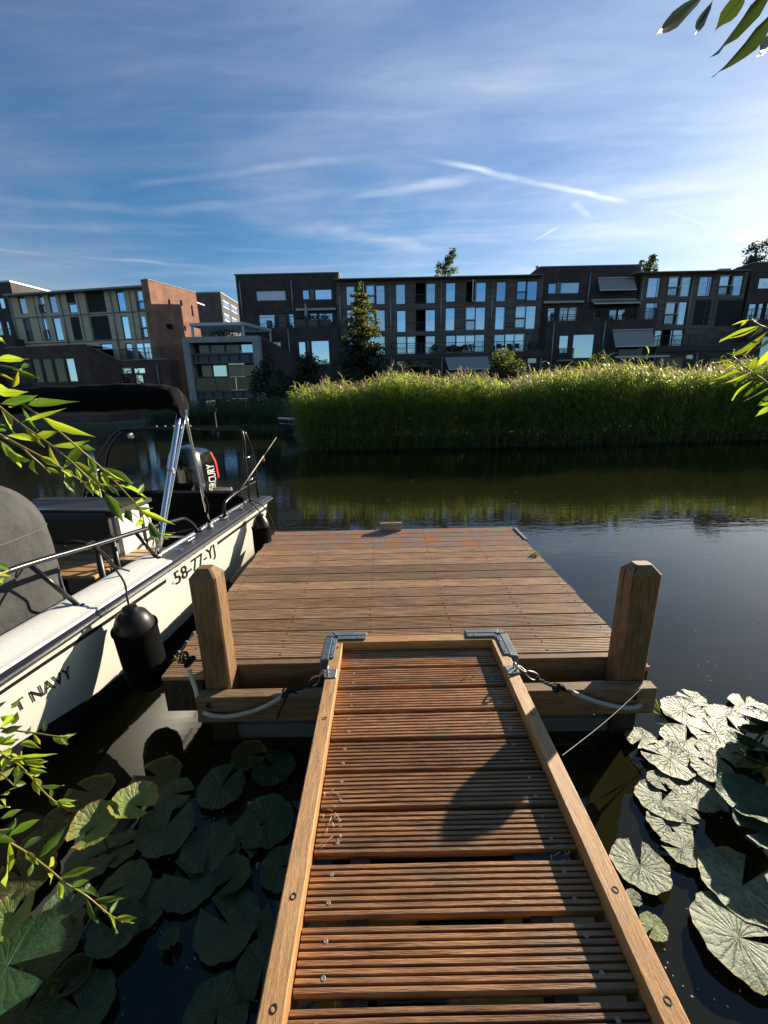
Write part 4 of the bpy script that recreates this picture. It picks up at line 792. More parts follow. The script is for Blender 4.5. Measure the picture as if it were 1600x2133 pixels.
# fenders hanging from the rails
def fender(name_lbl, top, lean, length, rad, rope, knot=True, out=True):
    f = thing('fender', top, name_lbl, 'fender', 'black fenders on the motorboat'); ax = Vector(lean).normalized()
    MB().lathe([(0.030, 0.0), (0.040, 0.005), (0.046, 0.03), (rad * 0.72, 0.055), (rad * 0.90, 0.10), (rad * 0.97, 0.128), (rad * 0.99, 0.145)], top, 28, axis=ax).build('end_cap', 'fender_end', f, smooth='auto')
    MB().lathe([(rad * 1.0, 0.140), (rad * 1.10, 0.136), (rad * 1.11, 0.150), (rad * 1.06, 0.162), (rad * 1.05, 0.19), (rad * 1.055, 0.3), (rad * 1.05, length - 0.13), (rad * 1.0, length - 0.10)], top, 28, axis=ax).build('sleeve', 'fender_black', f, smooth='auto')
    MB().lathe([(rad * 1.0, length - 0.104), (rad * 0.9, length - 0.06), (rad * 0.55, length - 0.015), (0.03, length)], top, 28, axis=ax).build('end_cap', 'fender_end', f, smooth='auto')
    for i, pth in enumerate(rope): MB().tube(smooth_path(pth, 6), 0.0062, 6).build('rope', 'rope_black', f, smooth=True)
    return f
ft = Bt(2.66, -0.135, 0.785)
kx = Bt(2.50, 0.15, 1.105)
loop = [kx, kx + Vector((-0.10, -0.02, 0.035)), kx + Vector((-0.155, -0.03, 0.012)), kx + Vector((-0.10, -0.04, -0.008)), kx + Vector((-0.02, -0.02, 0.0))]
wrap = [kx + Vector((0.0, 0.022 * math.cos(a), 0.022 * math.sin(a))) + BU * (0.004 * a) for a in [k * 0.6 for k in range(18)]]
fender('large black fender hanging beside the left platform post on the boat side', ft, (-0.01, 0.11, -1.0), 0.62, 0.113,
       [[kx, Bt(2.58, -0.06, 0.93), ft + Vector((0.0, 0, 0.06)), ft], loop, wrap, [kx + Vector((0.015, 0, -0.01)), Bt(2.44, 0.12, 1.0), Bt(2.42, 0.10, 0.93), Bt(2.33, 0.085, 0.86)]])
ft2 = Bt(0.55, -0.10, 0.74)
kx2 = Bt(0.60, 0.12, 0.975)
fender('smaller black fender hanging at the stern corner against the far platform edge', ft2, (0.0, 0.0, -1.0), 0.58, 0.092,
       [[kx2, Bt(0.57, -0.02, 0.87), ft2 + Vector((0, 0, 0.03)), ft2], [kx2 + Vector((0.01, 0, 0)), Bt(0.50, -0.03, 0.87), Bt(0.46, -0.12, 0.79), Bt(0.45, -0.195, 0.62), Bt(0.46, -0.20, 0.47)], [kx2 + Vector((0.0, 0.02 * math.cos(a), 0.02 * math.sin(a))) + BU * (0.006 * a) for a in [k * 0.7 for k in range(14)]]])

# ------------------------------------------------------------------ lily pads
def pad_mesh(seed, m, cup=0.0):
    rd = random.Random(seed); n = 34; rings = [0.0, 0.3, 0.6, 0.85, 1.0]; gap = R(rd.uniform(5, 13)); vs = []; fs = []; ph = rd.uniform(0, 6.28); w = n + 1
    for j, r_ in enumerate(rings):
        for i in range(n + 1):
            u = i / n; a = gap + (2 * math.pi - 2 * gap) * u; lobe = 1.0 + 0.16 * (abs(u - 0.5) * 2) ** 6; rr_ = r_ * lobe * (1 + (0.03 * math.sin(7 * a + ph) + 0.025 * math.sin(13 * a)) * r_)
            z = cup * r_ * r_ + 0.085 * r_ * mnoise.noise(Vector((math.cos(a) * 2 + seed, math.sin(a) * 2, r_ * 2))) + 0.06 * (r_ ** 4) * max(0, math.sin(2 * a + ph))
            vs.append((rr_ * math.cos(a) * 0.93, rr_ * math.sin(a), z))
    for j in range(len(rings) - 1):
        for i in range(n): fs.append((j * w + i, j * w + i + 1, (j + 1) * w + i + 1, (j + 1) * w + i))
    me = MB().add(vs, fs).mesh('lily_pad', fix=False, smooth=True); me.materials.append(M[m]); return me
PM = {(m, c): [pad_mesh(sum(map(ord, m)) + i + int(c * 50), m, c) for i in range(4)] for m in ('pad_green', 'pad_silver', 'pad_moss', 'pad_lime') for c in (0.0, 0.28)}
rp = random.Random(11); PADN = [0]
def pad(px, py, rpx, m='pad_green', z=0.018, tilt=0.0, az=0.0, cup=0.0, label=None, group=None, turn=None, sq=1.0):
    if not tilt: tilt = rp.uniform(-0.06, 0.06)
    c = atz(px, py, z); r_ = rpx * depth(c) / FPX * 1.04; PADN[0] += 1; z += (PADN[0] % 9) * 0.0016
    o = bpy.data.objects.new('lily_pad', rp.choice(PM[(m, cup)])); COL.objects.link(o)
    rot = Matrix.Rotation(az, 4, 'Z') @ Matrix.Rotation(tilt, 4, 'X') @ Matrix.Rotation((rp.uniform(0, 6.28) if turn is None else turn), 4, 'Z')
    o.matrix_world = Matrix.Translation((c.x, c.y, z + r_ * math.sin(abs(tilt)))) @ rot @ Matrix.Diagonal((r_, r_ * sq, r_, 1)); WL[o.name] = o.matrix_world.translation.copy()
    tag(o, label, 'lily pad', group)
    if z > 0.05:        # leaf carried above the water on its stalk
        t_ = Vector((c.x, c.y, z + r_ * math.sin(abs(tilt)) - 0.004)); b_ = Vector((c.x + rp.uniform(-0.1, 0.1), c.y + rp.uniform(0, 0.1), -0.05)); inv = o.matrix_world.inverted()
        me = MB().tube([inv @ b_, inv @ (b_.lerp(t_, 0.5) + Vector((0.01, 0, 0))), inv @ t_], 0.006 / r_, 6).mesh('stalk', smooth=True); me.materials.append(M['weed']); s_ = bpy.data.objects.new('stalk', me); COL.objects.link(s_); s_.parent = o
GL = 'dark green lily pad in the shade left of the gangway'; GGL = 'shaded lily pads left of the gangway'
def L2(x, y): return x / 2.5, 1450 + y / 2.5
def L3(x, y): return 1160 + x / 2.833, 1380 + y / 2.833
for (x, y, r_, kw) in [
    (820, 420, 120, dict(m='pad_moss', label='mossy brown-green pad under the left end of the platform beam')),
    (1150, 490, 120, dict(tilt=0.12, label='round grey-green pad nearest the front beam, left of the gangway')),
    (700, 585, 112, dict(m='pad_lime', z=0.20, tilt=0.18, az=2.0, cup=0.28, label='lime-rimmed cupped lily pad catching the sun left of the gangway')),
    (865, 712, 140, dict(tilt=0.14, az=0.5, z=0.04, label='upright-tilted round grey-green pad right of the lime-rimmed one')),
    (510, 700, 115, dict(m='pad_lime', z=0.20, tilt=0.2, az=0.4, cup=0.28, label='folded pad with a bright sunlit half beside the willow twig')),
    (1390, 660, 145, dict(label='dark pad close to the left rail, level with the lime-rimmed pad')), (470, 860, 120, {}), (660, 1000, 125, {}), (1000, 960, 150, {}), (1215, 945, 95, dict(m='pad_green', cup=0.28)), (1190, 1190, 165, dict(turn=2.6, label='large dark pad with notch to the left on open water near the left rail')), (740, 1105, 130, {}),
    (360, 1110, 105, dict(z=0.18, tilt=0.15, az=3.5, cup=0.28, label='small pad with a sunlit tip behind the lower willow twig')),
    (240, 1290, 185, dict(z=0.10, label='broad dark pad directly behind the huge glossy one')), (50, 1430, 230, dict(m='pad_green', z=0.21, tilt=0.1, az=3.8, label='huge glossy sunlit lily pad in the bottom left corner')), (60, 1190, 110, dict(m='pad_lime', z=0.22, tilt=0.2, cup=0.28, label='curled bright green pad at the left edge above the glossy one')),
    (420, 1650, 165, dict(label='dark pad cut by the bottom edge right of the huge glossy pad')), (1130, 1650, 165, dict(label='dark pad cut by the bottom edge nearest the left rail')), (1430, 1180, 90, {}), (1375, 1410, 135, {}), (385, 1470, 90, dict(m='pad_moss', cup=0.28)), (1090, 790, 135, {}),
    (470, 510, 115, dict(m='pad_moss', label='mossy pad floating on the pale hull reflection')), (120, 960, 150, dict(m='pad_moss', label='large mossy pad below the lower willow twigs')), (610, 1245, 130, dict(cup=0.28)), (885, 1285, 50, dict(cup=0.28, label='tiny curled pad alone on black water left of the gangway')),
    (1290, 310, 90, dict(m='pad_moss')), (1430, 380, 110, {}), (1460, 900, 110, {}), (130, 1660, 150, {}), (1250, 760, 115, {}), (620, 800, 95, {}), (900, 520, 95, {}), (330, 640, 90, dict(m='pad_moss')), (240, 760, 110, dict(m='pad_moss'))]:
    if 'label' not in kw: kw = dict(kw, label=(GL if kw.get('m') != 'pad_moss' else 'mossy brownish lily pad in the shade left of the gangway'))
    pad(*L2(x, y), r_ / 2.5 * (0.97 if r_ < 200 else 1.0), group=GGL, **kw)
GR = 'silvery sunlit lily pad floating right of the gangway'; GGR = 'sunlit lily pads right of the gangway'
for (x, y, r_, kw) in [
    (800, 215, 80, dict(label='small silvery pad farthest out, half under water')), (745, 290, 130, dict(tilt=0.06)), (1110, 245, 85, dict(label='narrow silvery pad farthest out at the right edge')), (1000, 320, 110, {}), (500, 455, 95, dict(m='pad_silver', label='pad with a brown-orange end beside the right pile')), (760, 470, 140, {}), (940, 430, 150, {}), (670, 580, 150, {}), (920, 645, 120, {}),
    (620, 820, 150, {}), (830, 775, 140, {}), (660, 960, 125, {}), (740, 1110, 110, {}), (490, 1215, 168, dict(turn=1.2, label='heart-shaped silvery pad close beside the right rail, alone on dark water')),
    (1090, 1330, 235, dict(label='very large silvery pad at the right edge, upper of two')), (1070, 1640, 262, dict(label='very large silvery pad at the right edge, lower of two')), (570, 1570, 78, dict(m='pad_lime', label='small nibbled yellow-green pad half under the right rail')), (450, 1400, 48, dict(m='pad_silver')),
    (880, 280, 70, {}), (560, 520, 70, {}), (840, 560, 80, {}), (1020, 430, 80, {}), (600, 700, 70, {}), (900, 520, 75, {}), (760, 900, 70, {}), (1180, 560, 75, dict(cup=0.28)), (1230, 300, 80, {}), (860, 360, 90, {}), (700, 680, 110, {}), (1050, 540, 110, {})]:
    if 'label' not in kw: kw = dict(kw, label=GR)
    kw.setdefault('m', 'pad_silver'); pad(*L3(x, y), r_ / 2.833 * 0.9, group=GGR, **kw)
for (x, y, r_, kw) in [(1185, 390, 125, dict(tilt=0.35, az=2.6)), (1130, 560, 120, dict(tilt=0.5, az=2.2)), (1210, 660, 130, dict(tilt=0.45, az=2.9)), (1130, 860, 170, dict(tilt=-0.12)), (1215, 1020, 150, dict(tilt=0.16)), (1190, 480, 100, dict(tilt=0.6, az=3.3))]:
    pad(*L3(x, y), r_ / 2.833, m='pad_green', z=0.07, cup=0.28, label='raised dark green lily leaf standing above the silvery pads at the right edge', group='raised lily leaves', **kw)

# ------------------------------------------------------------------ willow branches hanging into the picture
def leaf_mesh(seed, m, bend=0.12, fold=0.10, roll=0.0):
    rd = random.Random(seed); prof = [(0, 0.02), (0.05, 0.07), (0.16, 0.27), (0.32, 0.44), (0.48, 0.50), (0.64, 0.40), (0.78, 0.22), (0.89, 0.075), (1.0, 0.0)]
    vs = []; fs = []; ph = rd.uniform(0, 6)
    for (t, w) in prof:
        z = -bend * t * t + 0.03 * math.sin(t * 7 + ph); cx = 0.10 * math.sin(t * 2.6 + ph)
        for k in (-1, -0.55, 0, 0.55, 1):
            ww = w * k * (1 + 0.10 * math.sin(t * 23 + ph + k)); vs.append((ww + cx, t, (z + fold * 0.35 * abs(k) * (w * 2) * (1 if abs(k) > 0 else 0) + roll * k * t * 0.25)))
    n = len(prof)
    for i in range(n - 1):
        for k in range(4): fs.append((i * 5 + k, i * 5 + k + 1, (i + 1) * 5 + k + 1, (i + 1) * 5 + k))
    # raised midrib as a slim ribbon
    b = len(vs)
    for (t, w) in prof:
        z = -bend * t * t + 0.03 * math.sin(t * 7 + ph) + 0.004; cx = 0.10 * math.sin(t * 2.6 + ph); h = 0.030 * (1 - 0.8 * t); vs += [(cx - h, t, z), (cx + h, t, z)]
    nf = len(fs)
    for i in range(n - 1): fs.append((b + 2 * i, b + 2 * i + 1, b + 2 * i + 3, b + 2 * i + 2))
    me = MB().add(vs, fs).mesh('leaf', fix=False, smooth=True); me.materials.append(M[m]); me.materials.append(M['willow_young'])
    for i, p in enumerate(me.polygons):
        if i >= nf: p.material_index = 1
    return me
LM = {m: [leaf_mesh(i * 3 + len(m), m, bend=b, fold=f, roll=r_) for i, (b, f, r_) in enumerate(((0.10, 0.5, 0.2), (0.22, 0.3, -0.3), (-0.05, 0.6, 0.5), (0.30, 0.2, 0.0)))] for m in ('willow_leaf', 'willow_leaf_dark', 'willow_young', 'willow_shade')}
rw = random.Random(21)
def branch(label, stems, leaves, dep, sc, off, group='willow twigs hanging in front of the camera', rstem=0.0024, only=None, joint=None, target=None):
    def P(x, y): return off[0] + x / sc, off[1] + y / sc
    root = atd(*P(*stems[0][0]), dep); b = thing('willow_branch', root, label, 'branch', group)
    for si, st in enumerate(stems):
        pts = [atd(*P(*q), dep * (1 + 0.03 * math.sin(k + si))) for k, q in enumerate(st)]; pth = smooth_path(pts, 4)
        MB().tube(pth, [rstem * (1 - 0.65 * k / len(pth)) for k in range(len(pth))], 6).build('stem', 'willow_stem', b, smooth=True)
    if joint is not None:
        # beyond the picture the twigs run together into a limb of the willow on the near bank
        J = Vector(joint); T_ = Vector(target)
        for st in stems:
            A0, A1 = atd(*P(*st[0]), dep), atd(*P(*st[1]), dep); pt = smooth_path([A0, A0 + (A0 - A1).normalized() * 0.10 * 1.0 + (J - A0) * 0.25, J], 6); MB().tube(pt, [rstem * (1 + 1.0 * k / len(pt)) for k in range(len(pt))], 6).build('stem', 'willow_stem', b, smooth=True)
        lp = smooth_path([J, J.lerp(T_, 0.35) + Vector((0, 0, 0.25)), J.lerp(T_, 0.7) + Vector((0, 0, 0.2)), T_], 8); MB().tube(lp, [0.005 + 0.03 * (k / len(lp)) ** 1.5 for k in range(len(lp))], 7).build('limb', 'bark', b, smooth=True)
        for k in range(34):
            q = lp[min(len(lp) - 1, int(rw.random() ** 1.5 * len(lp)))]; Y = Vector((rw.gauss(0, 0.6), rw.gauss(-0.3, 0.5), rw.gauss(-0.6, 0.4))).normalized(); X = Y.cross(Vector((rw.gauss(0, 1), rw.gauss(0, 1), 1))).normalized(); Zn = X.cross(Y); ln = rw.uniform(0.06, 0.10); wm = ln * 0.26
            inst('leaf', rw.choice(LM['willow_leaf_dark']), b, Matrix(((X.x * wm, Y.x * ln, Zn.x * ln * .6, q.x), (X.y * wm, Y.y * ln, Zn.y * ln * .6, q.y), (X.z * wm, Y.z * ln, Zn.z * ln * .6, q.z), (0, 0, 0, 1))))
    for i, (bx, by, tx, ty, w) in enumerate(leaves):
        d0 = dep * (1 + rw.uniform(-0.05, 0.05)); d1 = d0 * (1 + rw.uniform(-0.05, 0.05))
        A, T = atd(*P(bx, by), d0), atd(*P(tx, ty), d1); Y = T - A; ln = Y.length; Y.normalize()
        vdir = (CAM - (A + T) / 2).normalized(); Zn = vdir - Y * vdir.dot(Y); Zn.normalize(); Zn = Matrix.Rotation(rw.gauss(0, 0.45), 3, Y) @ Zn
        if rw.random() < 0.4: Zn = -Zn
        X = Y.cross(Zn).normalized(); Zn = X.cross(Y); wm = w / sc * d0 / FPX * (0.86 if not only else 1.15)
        m = rw.choices(('willow_leaf', 'willow_leaf_dark', 'willow_young'), (6, 2, 1.3))[0]
        if w < 26: m = 'willow_young'
        if only: m = only
        mw = Matrix(((X.x * wm, Y.x * ln, Zn.x * ln * 0.6, A.x), (X.y * wm, Y.y * ln, Zn.y * ln * 0.6, A.y), (X.z * wm, Y.z * ln, Zn.z * ln * 0.6, A.z), (0, 0, 0, 1)))
        inst('leaf', rw.choice(LM[m]), b, mw)
    return b
branch('long willow twig with bright leaves drooping over the motorboat canopy and poles',
    [[(-260, 380), (-80, 520), (0, 600), (165, 735), (380, 885), (560, 1030), (690, 1150), (800, 1250), (950, 1370), (1100, 1480)], [(-260, 380), (60, 500), (195, 590), (340, 690), (510, 830), (650, 950), (800, 1080), (930, 1210), (1040, 1330), (1150, 1450), (1200, 1520), (1270, 1610)],
     [(-200, 720), (0, 820), (120, 885), (300, 980), (480, 1080), (650, 1190), (800, 1270)], [(-200, 250), (0, 270), (130, 300), (170, 300)], [(175, 920), (240, 985), (330, 1060), (400, 1130)]],
    [(-60, 240, 265, 205, 75), (90, 290, 310, 380, 52), (-40, 330, 105, 375, 25), (95, 440, 150, 320, 45), (-60, 480, 200, 490, 80), (0, 580, 340, 505, 90), (210, 590, 540, 550, 75), (170, 725, 495, 610, 40), (165, 590, 300, 790, 28), (0, 620, 155, 840, 60), (-20, 800, 55, 760, 50), (345, 690, 670, 840, 80), (50, 830, 290, 860, 60), (260, 850, 480, 800, 72), (195, 745, 340, 920, 42), (405, 905, 715, 880, 65), (0, 870, 225, 1035, 65), (40, 905, 170, 1100, 52), (255, 1020, 300, 1130, 65), (310, 985, 480, 1090, 62), (350, 1080, 485, 1140, 42), (385, 905, 490, 1130, 48), (660, 900, 520, 1090, 85), (650, 920, 745, 935, 55), (565, 1030, 820, 1200, 85), (700, 990, 780, 1150, 55), (820, 1080, 1055, 1210, 70), (810, 1110, 850, 1220, 55), (490, 1090, 640, 1180, 55), (510, 1130, 600, 1290, 75), (600, 1090, 640, 1200, 38), (690, 1150, 820, 1340, 65), (680, 1190, 930, 1240, 42), (860, 1230, 945, 1310, 42), (940, 1215, 1215, 1305, 60), (1090, 1300, 1150, 1195, 48), (935, 1360, 1135, 1330, 55), (820, 1290, 985, 1515, 90), (1010, 1410, 1040, 1520, 78), (1070, 1550, 1130, 1440, 68), (1040, 1410, 1200, 1410, 34), (1110, 1420, 1350, 1520, 55), (1185, 1510, 1270, 1690, 70), (1270, 1600, 1400, 1600, 26), (1280, 1620, 1360, 1670, 26), (670, 1210, 740, 1300, 48), (-40, 400, 60, 470, 60), (-30, 60, 40, 100, 55), (-60, 690, 40, 760, 50), (165, 290, 240, 245, 45), (270, 555, 300, 545, 30), (60, 600, 120, 590, 25), (740, 990, 740, 1090, 30), (840, 1150, 940, 1190, 25)],
    0.82, 3.81, (0, 690), joint=(-1.35, 0.25, 2.45), target=(-3.6, -3.9, 4.0))
branch('lower left willow twig with slender leaves ending above the glossy pad',
    [[(-220, 560), (0, 730), (130, 810), (240, 890), (350, 980), (450, 1040), (560, 1130), (640, 1180)], [(-100, 660), (0, 700), (60, 690), (80, 640)]],
    [(50, 760, 10, 980, 45), (40, 740, 230, 600, 55), (200, 840, 350, 690, 55), (120, 800, 235, 715, 60), (250, 900, 310, 815, 45), (130, 815, 200, 865, 35), (310, 945, 505, 895, 45), (250, 920, 295, 980, 32), (300, 965, 335, 1060, 38), (375, 990, 460, 960, 35), (400, 1005, 535, 1030, 32), (440, 1000, 475, 980, 28), (485, 1060, 655, 1050, 32), (455, 1050, 505, 1190, 28), (520, 1085, 560, 1130, 22), (570, 1135, 610, 1070, 28), (560, 1140, 630, 1230, 28), (600, 1160, 710, 1150, 32), (600, 1160, 690, 1185, 28), (150, 940, 175, 870, 28), (0, 640, 120, 590, 38), (0, 710, 90, 690, 32), (50, 690, 90, 640, 30), (-40, 720, 80, 770, 40), (-60, 560, 55, 575, 30)],
    0.80, 2.5, (0, 1450), joint=(-1.40, 0.20, 1.75), target=(-3.6, -3.9, 3.4))
branch('dense middle left willow twig of small leaves below the boat lettering',
    [[(-200, 130), (0, 290), (100, 360), (160, 420), (220, 490), (290, 550), (370, 560)], [(-160, 130), (0, 165), (80, 180), (200, 195), (300, 210), (370, 205)], [(-100, 380), (0, 400), (60, 455)]],
    [(0, 290, 110, 290, 42), (20, 250, 100, 225, 40), (60, 330, 250, 300, 28), (120, 340, 240, 370, 38), (150, 375, 250, 410, 38), (130, 380, 60, 470, 38), (170, 430, 210, 515, 48), (200, 470, 340, 465, 26), (210, 410, 150, 400, 26), (250, 520, 310, 595, 32), (300, 545, 400, 540, 30), (310, 560, 400, 575, 26), (265, 530, 270, 480, 24), (60, 455, 140, 460, 32), (0, 440, 60, 380, 36), (20, 320, 20, 390, 36), (0, 190, 120, 150, 42), (60, 150, 100, 85, 42), (170, 195, 220, 265, 24), (225, 190, 240, 120, 26), (270, 215, 360, 240, 42), (330, 215, 400, 190, 26), (320, 200, 345, 260, 32), (0, 110, 90, 130, 38), (50, 70, 130, 0, 28), (0, 60, 20, 10, 38), (0, 170, 80, 90, 40), (140, 200, 155, 160, 30), (0, 350, 70, 330, 36), (90, 360, 75, 440, 34), (0, 540, 50, 575, 30), (0, 520, 60, 480, 26), (100, 250, 195, 240, 40), (20, 230, 75, 200, 36), (110, 340, 110, 280, 34), (60, 300, 120, 350, 30), (-20, 210, 40, 260, 40), (160, 330, 250, 345, 26)],
    0.84, 2.5, (0, 1450), joint=(-1.45, 0.22, 1.95), target=(-3.6, -3.9, 3.6))
branch('few willow leaves poking in at the left edge beside the boat bow',
    [[(-60, 205), (-20, 260), (0, 300)]], [(-30, 250, 60, 290, 40), (-20, 320, 70, 325, 22), (-20, 335, 60, 370, 40), (-10, 320, 40, 290, 16)], 0.85, 2.667, (0, 1080), joint=(-1.40, 0.25, 2.1), target=(-3.6, -3.9, 3.8))
branch('backlit willow twig with long drooping leaves at the right edge over the reeds',
    [[(1750, 1700), (1422, 1420), (1340, 1350), (1180, 1240), (1050, 1150), (960, 1060), (900, 1000)], [(1750, 760), (1422, 600), (1300, 550), (1200, 480), (1170, 470)]],
    [(1160, 470, 890, 540, 34), (1120, 470, 1020, 570, 40), (1160, 440, 1250, 500, 50), (1290, 560, 700, 790, 40), (1300, 570, 850, 760, 32), (1340, 570, 1220, 700, 60), (1250, 600, 1225, 650, 30), (1422, 640, 910, 985, 70), (1422, 720, 920, 1020, 40), (1422, 720, 960, 1060, 50), (1480, 740, 1310, 880, 60), (1500, 880, 1240, 1180, 95), (900, 1000, 920, 880, 32), (900, 1000, 810, 960, 28), (910, 1045, 605, 1130, 34), (1010, 1115, 660, 1155, 50), (1000, 1110, 750, 1220, 38), (1150, 1220, 1250, 1050, 110), (1060, 1150, 1180, 1110, 60), (1100, 1205, 580, 1400, 46), (1170, 1240, 1390, 1260, 110), (1170, 1250, 740, 1420, 46), (1170, 1260, 900, 1450, 40), (1200, 1370, 870, 1650, 44), (1340, 1400, 1030, 1650, 90), (1350, 1390, 1120, 1560, 60), (1450, 1480, 1050, 1680, 34), (1480, 1560, 1250, 1750, 80), (1450, 1700, 1330, 1740, 60), (1490, 1740, 1250, 1890, 90)],
    0.95, 7.11, (1400, 600), joint=(1.55, 0.35, 2.25), target=(3.4, -4.2, 4.0))
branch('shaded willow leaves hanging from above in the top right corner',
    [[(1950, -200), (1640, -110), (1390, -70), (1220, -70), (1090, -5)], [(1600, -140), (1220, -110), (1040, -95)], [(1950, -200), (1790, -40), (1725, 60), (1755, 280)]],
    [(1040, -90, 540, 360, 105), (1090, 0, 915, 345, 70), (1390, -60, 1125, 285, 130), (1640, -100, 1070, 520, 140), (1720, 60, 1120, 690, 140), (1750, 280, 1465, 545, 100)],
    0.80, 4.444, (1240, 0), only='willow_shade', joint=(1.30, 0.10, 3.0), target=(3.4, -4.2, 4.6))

# ------------------------------------------------------------------ reed bed
def fast_obj(name, V, Fq, mats, midx, loc=(0, 0, 0), parent=None):
    V = np.asarray(V, dtype=np.float32); Fq = np.asarray(Fq, dtype=np.int32); me = bpy.data.meshes.new(name); k = Fq.shape[1]; n = len(Fq)
    me.vertices.add(len(V)); me.vertices.foreach_set('co', (V - np.asarray(loc, dtype=np.float32)).ravel())
    me.loops.add(n * k); me.loops.foreach_set('vertex_index', Fq.ravel()); me.polygons.add(n); me.polygons.foreach_set('loop_start', np.arange(0, n * k, k, dtype=np.int32))
    me.polygons.foreach_set('material_index', np.asarray(midx, dtype=np.int32)); me.update(calc_edges=True)
    for m in mats: me.materials.append(M[m])
    o = bpy.data.objects.new(name, me); return link(o, parent, loc)
def reeds(name, n, place, hfun, mats, seed, leaves=(8, 12), lw=0.016, leaf_len=(0.3, 0.6), low=0.28, plume=0.4, side=None):
    rg = np.random.default_rng(seed); V = []; Fq = []; mi = []
    def ribbon(pts, ws, sd, m):
        b = len(V)
        for p, w in zip(pts, ws): V.append(p - sd * w); V.append(p + sd * w)
        for i in range(len(pts) - 1): Fq.append((b + 2 * i, b + 2 * i + 1, b + 2 * i + 3, b + 2 * i + 2)); mi.append(m)
    for _ in range(n):
        x, y = place(rg); h = hfun(x, y, rg); lean = np.array([rg.normal(-0.04, 0.07), rg.normal(0, 0.07), 0.0]) * h
        def P(t): return np.array([x, y, 0.0]) + lean * t * t + np.array([0, 0, h * t])
        a = rg.uniform(0, math.pi); ribbon([P(t) for t in (0, 0.35, 0.7, 1.0)], [0.006, 0.0055, 0.004, 0.002], np.array([math.cos(a) * 0.6 + 0.4, math.sin(a) * 0.4, 0]), 1)
        for t in np.linspace(low, 0.98, rg.integers(*leaves)):
            t = min(1.0, t + rg.uniform(-0.03, 0.03)); az = rg.uniform(0, 2 * math.pi); az = az if rg.random() < 0.6 else rg.normal(math.pi, 0.7)
            L_ = rg.uniform(*leaf_len) * (0.75 + 0.35 * math.sin(math.pi * t)) * (0.35 + 0.65 * min(1.0, t / 0.42)); d = np.array([math.cos(az), math.sin(az), 0]); e0 = rg.uniform(0.55, 1.35); p = P(t); pts = [p]; k = 4; dr = rg.uniform(0.6, 2.1)
            for j in range(k):
                el = e0 - dr * (j / (k - 1)) ** 1.2; pts.append(pts[-1] + (d * math.cos(el) + np.array([0, 0, math.sin(el)])) * L_ / k)
            sd = np.array([-d[1], d[0], rg.normal(0, 0.5)]); sd /= np.linalg.norm(sd); w = lw * rg.uniform(0.7, 1.3); ribbon(pts, [w * 0.5, w, w * 0.85, w * 0.5, 0.0008], sd, (0 if len(mats) < 5 else rg.choice((0, 3, 4), p=(0.58, 0.14, 0.28))))
        if rg.random() < plume:
            p = P(1.0); az = rg.normal(math.pi, 1.0); d = np.array([math.cos(az) * 0.45, math.sin(az) * 0.45, 0.85]); L_ = rg.uniform(0.16, 0.30)
            for q in range(7):
                dd = d + rg.normal(0, 0.22, 3); st = p + d * L_ * (q / 9); sd = np.array([math.cos(q * 2.1), math.sin(q * 2.1), 0.0]); ribbon([st, st + dd * L_ * 0.25, st + dd * L_ * 0.5], [0.004, 0.013, 0.002], sd, 2)
    o = fast_obj(name, V, Fq, mats, mi, loc=(np.mean([v[0] for v in V[::97]]), np.mean([v[1] for v in V[::97]]), 0))
    return o
def edge_y(x): return 14.75 + 0.05 * math.sin(x * 1.7) + 0.10 * math.sin(x * 0.6 + 1) + (0.5 if x > 9 else 0) * min(1, (x - 9) / 5)
def rplace(rg):
    x = rg.uniform(-3.05, 18.0); d = rg.random() ** 1.3 * 3.2; return x, edge_y(x) + d + (0.15 if x < -2.7 else 0)
def rheight(x, y, rg): return (2.22 + 0.16 * math.sin(x * 0.9 + 0.5) + 0.10 * math.sin(x * 2.3) + 0.02 * max(0, x) - (0.10 if x < -1.5 else 0) * min(1, (-1.5 - x) / 1.5)) * (rg.uniform(0.84, 1.05) + (rg.uniform(0.05, 0.15) if rg.random() < 0.10 else 0))
rb = reeds('reed_bed', 6400, rplace, rheight, ['reed_leaf', 'reed_stem', 'reed_plume', 'reed_leaf_yellow', 'reed_leaf_blue'], 4, leaves=(13, 18), lw=0.0135, leaf_len=(0.34, 0.66), low=0.06, plume=0.26)
tag(rb, 'tall sunlit green reed bed with feathery plumes across the water', 'reeds', kind='stuff')
def bplace(rg):
    while True:
        x = rg.uniform(-16.5, -5.0); ys = float(np.interp(x, [p[0] for p in shore], [p[1] for p in shore]));
        return x, ys + rg.uniform(-0.3, 2.6)
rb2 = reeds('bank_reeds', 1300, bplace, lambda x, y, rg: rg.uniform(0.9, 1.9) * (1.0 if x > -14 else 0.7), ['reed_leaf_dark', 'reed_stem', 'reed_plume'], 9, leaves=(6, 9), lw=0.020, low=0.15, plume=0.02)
tag(rb2, 'dark shaded reeds along the bank below the concrete house', 'reeds', kind='stuff')

